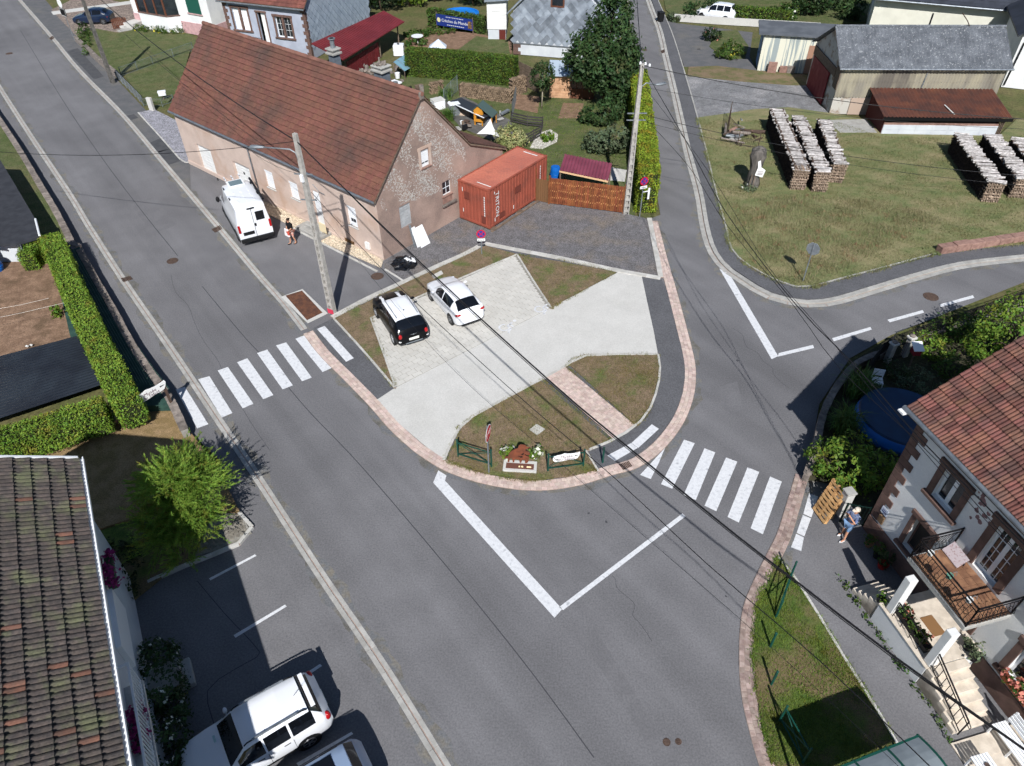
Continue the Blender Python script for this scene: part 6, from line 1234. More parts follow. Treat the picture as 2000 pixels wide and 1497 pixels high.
# banner, pool and far background gardens
bn = thing('banner', 'blue cloth banner with white lettering hung on the far garden fence', 'banner', tuple(P(888,62)), math.atan2((P(923,66)-P(853,54)).y, (P(923,66)-P(853,54)).x)); L_ = (P(923,66)-P(853,54)).length
mb = MB(); mb.box(-L_/2,0,.35,L_/2,.02,1.45); cl = obj('cloth', mb, M('blue cloth', lin(24,48,120), rough=.8), bn); text('lettering', 'Crèches du Monde', cl, frame((.05,-.006,.9), (1,0,0), (0,0,1), (0,-1,0)), .42, WHITE)
mb = MB(); mb.lathe([(.22,-.002),(.22,.002)], n=18); s = obj('seal', mb, M('cream print', lin(214,206,160), rough=.8), cl); s.rotation_euler = (PI/2,0,0); s.location = (-L_/2+.32,-.008,.9); mb = MB(); mb.box(L_/2-.55,-.01,.5,L_/2-.1,-.004,1.2); obj('printed_picture', mb, M('printed scene', lin(150,116,70), lin(60,50,50), sc=9, rough=.8), cl)
mb = MB(); [mb.box(-1.0+i*.2,-.008,1.24,-.88+i*.2,-.003,1.3) for i in range(11)]; [mb.box(-.9+i*.24,-.008,.5,-.74+i*.24,-.003,.56) for i in range(9)]; obj('small_print', mb, WHITE, cl)
for x in (-L_/2,L_/2): mb = MB(); mb.box(x-.04,.02,0,x+.04,.1,1.6); obj('post', mb, WOOD, bn)
pl_ = thing('garden_pool', 'round blue garden pool in front of the far dark trees', 'pool', tuple(P(900,40))); mb = MB(); mb.lathe([(2.0,0),(2.05,.4),(2.0,.8),(1.85,.8),(1.85,.66)], n=28); obj('pool_wall', mb, M('pool blue', lin(30,120,200), rough=.5), pl_); mb = MB(); mb.lathe([(1.85,.6),(.01,.66)], n=28); obj('pool_cover', mb, M('pool cover', lin(40,110,180), rough=.5), pl_)
sheet('vegetable_garden', [(790,75),(850,58),(930,66),(1000,80),(1000,104),(800,90)], .03, SOIL); sheet('garden_lawn', [(895,98),(930,72),(992,80),(996,106)], .05, LAWN_G)
for i, (u, v, w, lb) in enumerate(((812,72,1.6,'low green vegetable rows nearest the red carport'),(855,66,1.8,'low green vegetable rows under the blue banner'),(815,88,1.2,'bushy vegetables behind the dark hedge'))):
    shrub('vegetable_row', lb, tuple(P(u,v)), [(0,0,.25,w,.7,.3)], LF_MID, .1, 6)
t = thing('parasol', 'folded pale blue garden tent behind the dark hedge', 'tent', tuple(P(855,92))); mb = MB(); mb.add([(-.9,-.5,0),(.9,-.5,0),(.9,.5,0),(-.9,.5,0),(.1,0,.75)], [(0,1,4),(1,2,4),(2,3,4),(3,0,4)]); obj('canvas', mb, M('pale blue canvas', lin(196,206,220), rough=.8), t); mb = MB(); mb.bar((.1,0,0),(.1,0,.85),.04); obj('pole', mb, STEEL, t)
t = thing('garden_table', 'round white garden table beside the red carport', 'table', tuple(P(816,85))); mb = MB(); mb.lathe([(.6,.68),(.6,.72)], n=18); obj('table_top', mb, PVC, t); mb = MB(); mb.bar((0,0,0),(0,0,.68),.08); obj('leg', mb, PVC, t)
cf = thing('cold_frame', 'tilted glass cold frame on legs at the end of the dark hedge', 'cold frame', tuple(P(790,150))); q = [P(u,v,z_)-Vector((cf.location.x,cf.location.y,0)) for u,v,z_ in [(768,122,1.2),(797,103,1.2),(819,123,.8),(790,140,.8)]]; mb = MB(); mb.extr(q, (0,0,.02)); obj('pane', mb, M('cold glass', lin(120,160,176), rough=.15, spec=.8), cf)
for i in range(5): mb = MB(); mb.bar(q[0].lerp(q[1],i/4)+Vector((0,0,.03)), q[3].lerp(q[2],i/4)+Vector((0,0,.03)), .05, .03); obj('glazing_bar', mb, STEEL, cf)
for p in q: mb = MB(); mb.bar((p.x,p.y,0),(p.x,p.y,p.z),.06); obj('leg', mb, WOOD, cf)
t = thing('white_tank', 'white plastic tank beside the cold frame', 'tank', tuple(P(780,108))); mb = MB(); mb.box(-.5,-.45,0,.5,.45,1.0); obj('tank', mb, PVC, t, bevel=.06); mb = MB(); mb.lathe([(.12,1.0),(.12,1.06),(.01,1.06)], n=12); obj('cap', mb, DARKM, t)
rb = thing('rubble_heap', 'heap of pale rubble beside the red carport', 'rubble', tuple(P(730,142))); mb = MB()
for i in range(60): mb.ball((random.gauss(0,1.0),random.gauss(0,.5),random.uniform(0,.35)), random.uniform(.1,.24), 6, 4, .3)
obj('stones', mb, STONE, rb, kind='stuff')
for i, (u, v, h, w, lb) in enumerate(((745,20,4.5,2.6,'dark tree behind the red carport'),(800,12,3.2,2.4,'light green tree left of the blue pool'),(850,2,5.0,2.6,'dark tree directly behind the blue pool'),(925,10,4.0,2.0,'dark tree behind the white outbuilding'),(760,-20,6,3.2,'far dark tree at the top edge above the carport'),(880,-30,6,3.2,'far dark tree at the top edge above the pool'))):
    tree('garden_tree', lb, tuple(P(u,v)), [(0,0,h*.55,w*.7,w*.6,h*.4),(w*.4,0,h*.4,w*.5,w*.5,h*.3),(-w*.4,0,h*.42,w*.5,w*.5,h*.3)], LF_LIGHT if i == 1 else LF_DRK2, .2, 1.3, 22, .25, group='trees behind the far garden')
hedge('hedge', 'low hedge behind the blue banner', [P(840,48),P(890,56),P(945,66)], .9, 0, 1.6, LF_MID, 80, .1)

# clutter in the yards behind the farmhouse
random.seed(8)
for i, (u, v, lb) in enumerate(((812,178,'clutter of boards and tubs left of the small firewood heap'),(955,228,'clutter of planks and buckets behind the white shade sail'),(905,246,'clutter of slabs and crates in front of the yellow poultry house'),(775,160,'stacked boards and boxes below the cold frame'))):
    t = thing('yard_clutter', lb, 'clutter', tuple(P(u,v,.04)), random.uniform(0,3))
    for k in range(9):
        w, d, h = random.uniform(.2,.7), random.uniform(.15,.5), random.uniform(.08,.5); x, y = random.gauss(0,.7), random.gauss(0,.55); m_ = (WOOD,STEEL,CONC,IRON,PVC,DARKM,STONE)[(k+i) % 7]
        mb = MB()
        if k % 3 == 2: mb.lathe([(w*.3,0),(w*.38,h),(w*.34,h),(w*.28,.05)], (x,y,0), 12); obj('tub', mb, m_, t)
        else: a_ = random.uniform(0,3); mb.obox((x,y,h/2), (math.cos(a_),math.sin(a_),random.uniform(-.1,.1)), (-math.sin(a_),math.cos(a_),0), (0,0,1), w*(1.6 if k % 3 else 1), d, h*(.3 if k % 3 else 1)); obj('board' if k % 3 else 'crate', mb, m_, t, bevel=.01)
# ------------------------------------------------------------------ vehicles
def paint(name, c, rough=.25): return M(name, lin(*c), rough=rough, spec=.5, coat=.6)
CARW = paint('white car paint', (236,238,242)); CARK = M('black car paint', lin(10,11,15), rough=.3, spec=.2); CARS = paint('silver blue car paint', (132,150,176)); CARB = paint('dark blue car paint', (20,36,62))
CGL = M('tinted glass', lin(14,16,20), rough=.05, spec=.8); TYRE = M('tyre rubber', lin(30,30,32), rough=.9); RIM = M('alloy rim', lin(150,152,156), rough=.35, metal=.7); RIMW = M('white rim', lin(226,228,232), rough=.4)
TAIL = M('tail lamp', lin(170,16,22), rough=.2, spec=.6); PLAST = M('black plastic', lin(26,26,28), rough=.6); HEADL = M('head lamp', lin(190,196,204), rough=.1, spec=.8); PLATE = M('number plate', lin(236,236,226), rough=.5); AMBER = M('reflector white', lin(214,214,214), rough=.3)
def interp(st, x):
    for a, b in zip(st, st[1:]):
        if a[0] <= x <= b[0]:
            t = (x-a[0])/max(1e-6, b[0]-a[0]); return [p+(q-p)*t for p, q in zip(a[1:], b[1:])]
    return st[-1][1:]
def car(name, label, loc, yaw, st, glass_x, ws, rw, wheels, r, body, roofm=None, rim=RIM, sub=3, clad=None, group=None, cat='car', roof_x=None, z0=0):
    """st: stations (x, zlow, zbelt, wbelt, ztop, wtop) from nose (0) to tail; glass_x: side window spans; ws/rw: windscreen/rear window spans; origin mid-car on the ground, nose towards +x"""
    t = thing(name, label, cat, (loc[0],loc[1],z0), yaw, group); L = st[-1][0]; xs = []
    for a, b in zip(st, st[1:]): xs += [a[0]+(b[0]-a[0])*i/sub for i in range(sub)]
    xs.append(L); S = []
    brk = sorted(v for v in ({v for g_ in glass_x for v in g_} | set(ws) | set(rw)) if v < L)
    xs = sorted(set([round(x,4) for x in xs]+[round(v,4) for v in brk]))
    for x in xs:
        zl, zb, w, zt, wt = interp(st, x); wt = min(wt, w)
        half = [(0,zl),(w*.82,zl),(w*.95,zl+.07),(w*.995,zl+.22),(w,(zl+zb)/2+.02),(w*.985,zb-.12),(w*.95,zb),(wt+(w*.95-wt)*.45,zb+(zt-zb)*.55),(wt,zt-min(.07,(zt-zb)*.4)),(wt-.07,zt-min(.02,(zt-zb)*.2)),(wt*.55,zt+.008),(0,zt+.014)]
        S.append([(L/2-x, y, z) for y, z in half]+[(L/2-x, -y, z) for y, z in half[-2:0:-1]])
    n = len(S[0]); parts = {'body': MB(), 'roof': MB(), 'windscreen': MB(), 'rear_window': MB(), 'lower_trim': MB()}; sides = {}
    hp = 12
    for i in range(len(xs)-1):
        xm = (xs[i]+xs[i+1])/2
        for j in range(n):
            jj = j if j < hp-1 else n-1-j     # mirrored strip index
            q = [S[i][j], S[i][(j+1)%n], S[i+1][(j+1)%n], S[i+1][j]]; k = 'body'
            if jj in (6,7):
                for gi, (a, b) in enumerate(glass_x):
                    if a < xm < b: k = ('side_window', gi, j < hp-1)
            elif jj in (8,9,10):
                if ws[0] < xm < ws[1] and jj >= 9: k = 'windscreen'
                elif rw[0] < xm < rw[1]: k = 'rear_window'
                if k == 'body' and roofm and roof_x and roof_x[0] < xm < roof_x[1]: k = 'roof'
            if clad and jj in (1,2) and k == 'body': k = 'lower_trim'
            m_ = sides.setdefault(k, MB()) if isinstance(k, tuple) else parts[k]; m_.add(q, [(0,1,2,3)])
    parts['body'].add(S[0], [tuple(range(n))]); parts['body'].add(S[-1], [tuple(range(n-1,-1,-1))])
    b = obj('body', parts['body'], body, t, smooth=True); b.data.set_sharp_from_angle(angle=rad(38))
    for k, m_ in (('roof',roofm),('windscreen',CGL),('rear_window',CGL),('lower_trim',clad)):
        if parts[k].V and m_: o = obj(k, parts[k], m_, t, smooth=True)
    for k, m_ in sides.items(): obj('side_window', m_, CGL, t, smooth=True)
    for wx, wy in wheels:
        for s in (-1,1):
            w = thing_part('wheel', t, (L/2-wx, s*wy, r)); mb = MB(); V = [(r*.62,-.1),(r*.92,-.1),(r,-.07),(r,.07),(r*.92,.1),(r*.62,.1)]; mb.lathe(V, n=20); ty = obj('tyre', mb, TYRE, w); ty.rotation_euler = (PI/2,0,0)
            mb = MB(); mb.lathe([(r*.64,-.085),(r*.64,.085)], n=20)
            rimo = obj('rim', mb, PLAST, w); rimo.rotation_euler = (PI/2,0,0); mb = MB(); mb.lathe([(r*.66,.0),(r*.62,.02),(r*.56,.02),(r*.54,0)], n=20)
            for k in range(5):
                a = 2*PI*k/5; mb.obox((math.cos(a)*r*.3, math.sin(a)*r*.3, .01), (math.cos(a),math.sin(a),0), (-math.sin(a),math.cos(a),0), (0,0,1), r*.56, r*.16, .02)
            sp = obj('spokes', mb, rim, w); sp.rotation_euler = (PI/2 if s < 0 else -PI/2,0,0); sp.location = (0, s*.088, 0)
            mb = MB(); mb.lathe([(r*1.13,-.03),(r*1.13,.03),(.01,.03)], n=20); ar = obj('wheel_arch', mb, PLAST, t); ar.rotation_euler = (PI/2,0,0); _, _, ww, _, _ = interp(st, wx); ar.location = (L/2-wx, s*(ww-.024), r+.01)
            w.location.y = s*(ww-.1)
    t['L'] = L; del t['L']
    return t
def thing_part(name, parent, loc): o = link(name, None, parent); o.location = loc; o.empty_display_size = .1; return o
def cbox(t, name, m, x0, y0, z0, x1, y1, z1, bev=.02, mirror=False, seg=2):
    for s in ((1,-1) if mirror else (1,)):
        mb = MB(); mb.box(x0, min(s*y0,s*y1), z0, x1, max(s*y0,s*y1), z1); obj(name, mb, m, t, bevel=bev, seg=seg)
def mirrors(t, x, y, z, m):
    for s in (-1,1): mb = MB(); mb.ball((x, s*(y+.12), z), (.07,.11,.08), 10, 6); mb.bar((x,s*y,z-.04),(x,s*(y+.1),z-.02),.04); obj('mirror', mb, m, t, smooth=True)
# stations (x, zlow, zbelt, wbelt, ztop, wtop)
HATCH = [(0,.3,.55,.55,.6,.4),(.12,.2,.64,.74,.7,.6),(.4,.18,.76,.82,.82,.7),(.85,.18,.86,.86,.93,.74),(1.15,.18,.92,.865,1.0,.74),(1.75,.18,.95,.87,1.4,.6),(2.1,.18,.97,.87,1.47,.6),(2.8,.18,1.0,.87,1.47,.58),(3.4,.18,1.03,.86,1.38,.55),(3.75,.22,1.03,.83,1.12,.62),(3.92,.26,.95,.79,.99,.66),(4.03,.36,.8,.7,.84,.56)]
a = (P(882,645)+P(938,632))/2; wc = car('hatchback_car', 'white hatchback car parked on the pale paved bays', (-3.05,31.72,0), rad(119.5), HATCH, [(1.5,2.25),(2.33,3.25)], (1.17,1.74), (3.3,3.8), [(.75,.72),(3.25,.72)], .31, CARW, z0=.055)
mirrors(wc, .55, .85, .98, CARW)
for s in (-1,1):
    mb = MB(); mb.ball((-1.86,s*.66,.9),(.13,.19,.075),12,6); obj('tail_lamp', mb, TAIL, wc, smooth=True); mb = MB(); mb.extr([(1.86,s*.45,.62),(1.62,s*.74,.72),(1.5,s*.77,.82),(1.7,s*.55,.74)], (.02,0,.03)); obj('head_lamp', mb, HEADL, wc)
    mb = MB(); mb.box(-1.96,s*.6-.08,.42,-1.9,s*.6+.08,.48); obj('reflector', mb, TAIL, wc)
cbox(wc, 'rear_bumper_trim', PLAST, -1.99, -.55, .22, -1.86, .55, .34); cbox(wc, 'number_plate', PLATE, -2.045, -.26, .58, -1.99, .26, .7, .005); cbox(wc, 'door_handle', CARW, -.25, .855, .8, -.07, .885, .83, .01, True)
MINI = [(0,.3,.6,.62,.66,.5),(.08,.22,.74,.78,.8,.62),(.35,.2,.86,.87,.92,.74),(.8,.2,.96,.895,1.04,.77),(1.15,.2,1.0,.895,1.08,.76),(1.6,.2,1.02,.895,1.47,.69),(1.85,.2,1.03,.895,1.53,.7),(2.8,.2,1.05,.895,1.54,.69),(3.5,.2,1.06,.89,1.47,.66),(3.82,.24,1.05,.86,1.22,.7),(3.98,.3,.96,.82,1.02,.7),(4.08,.4,.82,.74,.86,.6)]
mc = car('compact_car', 'black compact car with white roof and white bonnet stripes on the paved bays', (-5.78,30.15,0), rad(117), MINI, [(1.45,2.1),(2.17,2.85),(2.92,3.5)], (1.17,1.58), (3.5,3.9), [(.75,.74),(3.3,.74)], .34, CARK, CARW, RIMW, clad=PLAST, roof_x=(1.62,3.57), z0=.055)
mirrors(mc, .6, .87, 1.05, CARK)
for s in (-1,1):
    mb = MB(); mb.ball((-2.0,s*.68,.84),(.06,.1,.15),10,6); obj('tail_lamp', mb, TAIL, mc, smooth=True); mb = MB(); mb.ball((1.72,s*.62,.78),(.14,.12,.12),10,6); obj('head_lamp', mb, HEADL, mc, smooth=True)
    mb = MB()
    for x0, x1 in ((1.62,1.3),(1.3,.92)):
        z = lambda x: interp(MINI, 2.05-x)[3]+.018; mb.extr([(x0,s*.36,z(x0)),(x1,s*.4,z(x1)),(x1,s*.56,z(x1)-.004),(x0,s*.5,z(x0)-.004)], (0,0,.008))
    obj('bonnet_stripe', mb, CARW, mc)
    mb = MB(); mb.bar((.35,s*.57,1.575),(-1.35,s*.55,1.56),.035,.03); obj('roof_rail', mb, STEEL, mc); mb = MB(); mb.ball((-2.0,s*.7,.56),(.05,.1,.07),8,5); obj('reflector', mb, AMBER, mc, smooth=True)
cbox(mc, 'number_plate', PLATE, -2.075, -.26, .55, -2.04, .26, .67, .005); cbox(mc, 'bumper_trim', STEEL, -2.06, -.45, .36, -1.98, .45, .42, .01); mb = MB(); mb.ball((-.9,0,1.59),(.05,.03,.03),8,4); obj('antenna', mb, PLAST, mc)
mb = MB(); mb.bar((-2.03,-.16,.86),(-2.035,0,.83),.02); mb.bar((-2.035,0,.83),(-2.03,.16,.86),.02); mb.ball((-2.035,0,.84),(.015,.04,.04),8,4); obj('badge', mb, STEEL, mc)
SUV = [(0,.34,.66,.62,.72,.48),(.1,.25,.8,.78,.85,.62),(.4,.22,.92,.87,.97,.75),(.9,.22,1.0,.9,1.06,.78),(1.2,.22,1.02,.905,1.1,.78),(1.7,.22,1.06,.91,1.56,.67),(2.0,.22,1.08,.91,1.63,.67),(3.0,.22,1.1,.91,1.66,.66),(3.7,.22,1.12,.9,1.62,.64),(3.98,.26,1.12,.88,1.3,.7),(4.12,.32,1.0,.84,1.08,.72),(4.22,.44,.86,.78,.92,.62)]
SUV2 = SUV
sv = car('estate_car', 'white car with black roof rails parked nose to the mossy-roofed house', (-7.72,9.15,0), rad(213), SUV, [(1.45,2.2),(2.26,2.95),(3.02,3.72)], (1.22,1.72), (3.66,4.0), [(.78,.76),(3.35,.76)], .335, CARW, clad=None)
mirrors(sv, .55, .9, 1.1, CARW)
for s in (-1,1):
    mb = MB(); mb.tube([(.35,s*.6,1.63),(.25,s*.6,1.7),(-.6,s*.6,1.73),(-1.4,s*.59,1.7),(-1.52,s*.59,1.64)], .022, 6); obj('roof_rail', mb, PLAST, sv, smooth=True); mb = MB(); mb.bar((.1,s*.6,1.735),(-1.25,s*.59,1.735),.05,.02); obj('roof_rail', mb, STEEL, sv)
    mb = MB(); mb.ball((-1.98,s*.74,.97),(.11,.13,.17),12,6); obj('tail_lamp', mb, TAIL, sv, smooth=True); mb = MB(); mb.extr([(1.95,s*.5,.78),(1.7,s*.74,.84),(1.62,s*.76,.9),(1.85,s*.55,.88)], (.02,0,.02)); obj('head_lamp', mb, HEADL, sv)
    for x in (.1,-.68): mb = MB(); mb.box(x-.1,s*.895-.015,.92,x+.1,s*.895+.02,.95); obj('door_handle', mb, PLAST, sv, bevel=.008)
    for x in (.62,-.13,-.88): mb = MB(); mb.box(x-.005,s*.885,.42,x+.005,s*.914,1.0); obj('door_gap', mb, PLAST, sv)
    mb = MB(); mb.box(-.95,s*.9,.4,.95,s*.925,.46); obj('sill_trim', mb, PLAST, sv)
mb = MB(); mb.tube([(-1.35,0,1.66),(-1.55,0,1.84),(-1.68,0,1.93)], .008, 5); obj('antenna', mb, PLAST, sv); cbox(sv, 'rear_bumper', PLAST, -2.12, -.7, .32, -2.0, .7, .5, .03); cbox(sv, 'number_plate', PLATE, -2.135, -.26, .62, -2.09, .26, .73, .005); mb = MB(); mb.box(1.02,-.42,1.16,1.08,-.22,1.2); obj('parking_disc', mb, M('pale card', lin(170,200,200), rough=.7), sv)
cbox(sv, 'rear_spoiler', CARW, -1.8, -.58, 1.58, -1.66, .58, 1.63, .015)
sc_ = car('estate_car', 'silver blue car at the bottom edge beside the white car', (-5.95,7.15,0), rad(212), SUV2, [(1.45,2.2),(2.26,2.95),(3.02,3.72)], (1.22,1.72), (3.72,3.97), [(.78,.76),(3.35,.76)], .33, CARS)
mirrors(sc_, .55, .9, 1.1, CARS); mb = MB(); mb.box(-1.2,-.48,1.672,.2,.48,1.684); obj('sunroof', mb, CGL, sc_)
for s in (-1,1): mb = MB(); mb.bar((.3,s*.6,1.67),(-1.45,s*.6,1.66),.03,.02); obj('roof_strip', mb, PLAST, sc_)
bc = car('hatchback_car', 'dark blue hatchback car parked in the gravel forecourt at the top left', tuple(P(186,45)), rad(184), HATCH, [(1.5,2.25),(2.33,3.25)], (1.17,1.74), (3.42,3.74), [(.75,.72),(3.25,.72)], .31, CARB)
for s in (-1,1): mb = MB(); mb.extr([(-1.7,s*.80,.9),(-1.86,s*.5,.93),(-1.92,s*.5,.82),(-1.78,s*.82,.72)], (-.04,0,.02)); obj('tail_lamp', mb, TAIL, bc)
# white camper van
VAN = [(0,.35,.75,.72,.85,.6),(.12,.3,1.0,.9,1.1,.75),(.5,.28,1.2,.99,1.28,.82),(.85,.28,1.32,1.0,1.45,.82),(1.5,.28,1.4,1.02,2.25,.74),(1.8,.28,1.42,1.025,2.45,.8),(2.2,.28,1.45,1.025,2.52,.86),(4.2,.28,1.5,1.025,2.54,.86),(5.25,.28,1.5,1.02,2.52,.85),(5.37,.3,1.48,1.0,2.45,.83),(5.41,.34,1.45,.98,2.4,.82)]
rear = (P(475,485)+P(548,470))/2; yawv = math.atan2(43.89-38.04, -19.45+16.16); fx = Vector((math.cos(yawv),math.sin(yawv),0)); side = Vector((-fx.y,fx.x,0)); cv_ = P(475,485)-side*1.0+fx*2.72
vn = car('camper_van', 'tall white camper van parked in front of the farmhouse', tuple(cv_), yawv, VAN, [(1.12,1.42),(1.5,2.15)], (.87,1.78), (9,9.1), [(.95,.88),(4.35,.88)], .34, CARW, cat='van')
for s in (-1,1):
    mb = MB(); mb.box(1.32,s*1.05-.02,1.3,1.42,s*1.05+.02,1.35); mb.ball((1.38,s*1.2,1.42),(.08,.12,.2),8,6); obj('mirror', mb, PLAST, vn)
    mb = MB(); mb.box(-2.76,s*.92-.07,.95,-2.66,s*.92+.07,1.45); obj('tail_lamp', mb, TAIL, vn, bevel=.03); mb = MB(); mb.box(-2.6,s*1.02,.3,2.0,s*1.05,.5); obj('side_trim', mb, PLAST, vn)
cbox(vn, 'rear_bumper', PLAST, -2.82, -.98, .3, -2.66, .98, .55, .04); mb = MB(); mb.box(-2.725,-.01,.55,-2.7,.01,2.35); obj('door_seam', mb, PLAST, vn); mb = MB(); mb.box(-2.74,-.68,1.55,-2.7,-.18,2.1); obj('rear_window', mb, CGL, vn, bevel=.06, seg=2); mb = MB(); mb.box(-2.74,.1,.75,-2.715,.75,.95); obj('number_plate_recess', mb, PLAST, vn)
mb = MB(); mb.box(-2.75,-.12,1.2,-2.71,-.02,1.4); obj('door_handle', mb, PLAST, vn, bevel=.02); mb = MB(); mb.box(-2.76,-.22,2.34,-2.66,.22,2.42); obj('brake_lamp', mb, PLAST, vn, bevel=.02)
mb = MB(); mb.box(.1,-.5,2.545,1.0,.5,2.6); rv = obj('roof_vent', mb, PVC, vn, bevel=.03); mb = MB(); mb.box(.22,-.38,2.6,.88,.38,2.61); obj('pane', mb, M('vent glass', lin(112,130,136), rough=.2), rv)
for x in (-1.9,-1.3,-.6,1.35,1.6):
    for s in (-1,0,1): mb = MB(); mb.box(x-.18,s*.45-.04,2.548,x+.18,s*.45+.04,2.562); obj('roof_rib', mb, CARW, vn)
for x in (1.7,.2,-1.3):
    for s in (-1,1): mb = MB(); mb.box(x-.12,s*.82-.03,2.5,x+.12,s*.82+.03,2.58); obj('rack_foot', mb, PLAST, vn)
mb = MB(); mb.cyl((.9,-.93,2.52),(-2.2,-.93,2.52),.07,n=10); obj('awning', mb, DARKM, vn); mb = MB(); mb.box(-2.95,-.06,.38,-2.8,.06,.46); obj('tow_bar', mb, PLAST, vn)
v2 = car('panel_van', 'small white van behind the far hedge at the top', tuple(P(1398,38)), rad(150), SUV, [(1.45,2.2),(2.26,2.95),(3.02,3.72)], (1.22,1.72), (3.72,3.97), [(.78,.76),(3.35,.76)], .33, CARW, cat='van')
mirrors(v2, .55, .9, 1.1, PLAST)
# ------------------------------------------------------------------ field, yard and gardens on the right
field = sheet('field', FK[3:14]+[(2080,472),(2080,228),(1985,235),(1950,268),(1720,264),(1700,238),(1625,224),(1540,212),(1470,216),(1420,224)], .1, FIELD)
sheet('gravel_court', [(1338,148),(1362,231),(1420,222),(1470,214),(1540,210),(1622,222),(1600,206),(1574,168),(1555,164),(1450,160),(1352,150)], .03, GRAVEL_G)
sheet('grass_strip', [(1342,150),(1345,132),(1400,130),(1478,139),(1590,148),(1575,168),(1545,168),(1440,160)], .05, LAWN)
sheet('driveway', [(1290,38),(1312,66),(1336,130),(1400,129),(1478,138),(1464,112),(1470,64),(1322,46)], .02, ASPH_OLD)
sheet('concrete_slab', [(1612,238),(1690,236),(1712,262),(1640,262)], .13, CONC)
sheet('garden_lawn', [(1290,-40),(1300,20),(1318,34),(1600,48),(1700,44),(1700,-40)], .05, LAWN_G)
stonewall('boundary_wall', 'long low pale concrete wall behind the upper drive', PL([(1316,42),(1400,48),(1500,54),(1600,60)], 0), 0, .75, .2, CONC_L, cap=False)
hedge('hedge', 'dark green hedge above the long low concrete wall', [P(1408,40),P(1470,46),P(1540,52)], 1.0, .05, 1.5, LF_HD, 70, .11)
shrub('flowering_shrub', 'shrub with white flowers at the end of the long low wall', tuple(P(1530,46)), [(0,0,1.0,1.3,1.0,1.0),(-1.4,.2,.8,1.0,.8,.8)], LF_MID, .1, 5, flower=.9, fm=PETAL_W, fs=.1)
for i, (u, v, h, w, lb) in enumerate(((1350,40,2.2,1.0,'small dark conifer left of the far white van'),(1382,36,2.0,.9,'small dark bush hiding the front of the far white van'),(1580,30,4,2.6,'dark leafy tree behind the cream garage'),(1640,20,4,2.4,'dark leafy tree right of the white flowering shrub'),(1480,-5,3.5,3,'far tree at the top edge behind the hedge'),(1600,-25,5,3,'far dark tree at the top edge behind the garage'),(1660,40,2.6,1.6,'leafy bush by the cream house corner'))):
    tree('yard_tree', lb, tuple(P(u,v)), [(0,0,h*.5,w*.75,w*.7,h*.45),(w*.35,.2,h*.42,w*.5,w*.5,h*.35),(-w*.35,-.1,h*.45,w*.5,w*.5,h*.35)], LF_DARK, .15, 1.8, 22, .2, group='trees along the top right')
hedge('lavender_border', 'grey lavender border at the start of the low concrete wall', [P(1308,36),P(1320,44)], .9, 0, .55, LF_GREY, 120, .08)
b_ = thing('wheelie_bin', 'black wheelie bin on the upper pavement', 'bin', tuple(P(1289,44)), rad(20)); mb = MB(); mb.add([(-.24,-.26,.1),(.24,-.26,.1),(.24,.22,.1),(-.24,.22,.1),(-.29,-.32,.95),(.29,-.32,.95),(.29,.32,.95),(-.29,.32,.95)], [(0,3,2,1),(4,5,6,7),(0,1,5,4),(1,2,6,5),(2,3,7,6),(3,0,4,7)]); obj('tub', mb, PLAST, b_, bevel=.02); mb = MB(); mb.box(-.31,-.36,.95,.31,.34,1.05); obj('lid', mb, PLAST, b_, bevel=.03)
for s in (-1,1): mb = MB(); mb.cyl((s*.2,.28,.1),(s*.27,.28,.1),.1,n=12); obj('wheel', mb, TYRE, b_)
sheet('flower_bed', [(1385,92),(1400,62),(1440,60),(1462,92),(1455,116),(1415,116)], .06, LAWN_G)
shrub('shrub', 'dark round shrub with pale blooms in the drive bed', tuple(P(1388,80)), [(0,0,.6,.9,.8,.6)], LF_DRK2, .09, 7, flower=.8, fm=PETAL_P, fs=.08); shrub('shrub', 'yellow flowered green shrub in the drive bed by the garage', tuple(P(1424,114)), [(0,0,.5,1.4,.9,.5),(.2,.7,.7,1.0,.8,.7)], LF_MID, .09, 6, flower=1.2, fm=PETAL_Y, fs=.07)
# red sandstone block wall by the road bend
bw = thing('block_wall', 'low wall of red sandstone blocks at the field corner', 'wall', tuple(P(1833,497))); ln = resample(smooth_line([p-Vector(bw.location) for p in PL([(1833,498),(1900,488),(1990,474),(2080,464)])], .5), 1.0); mb = MB(); ribbon(mb, ln, -.05, .3, 0, .4); obj('core', mb, SANDST, bw)
bm2 = MB().box(-.5,-.5,0,.5,.5,1).mesh('sandstone_block', SANDST, bevel=.04)
for a, b in zip(ln, ln[1:]): x = (b-a).normalized(); y = Vector((-x.y,x.x,0)); c = (a+b)/2+y*.13; piece('sandstone_block', bm2, bw, frame(c, x*((b-a).length-.02), y*.5, Vector((0,0,.52+random.uniform(-.04,.04)))))
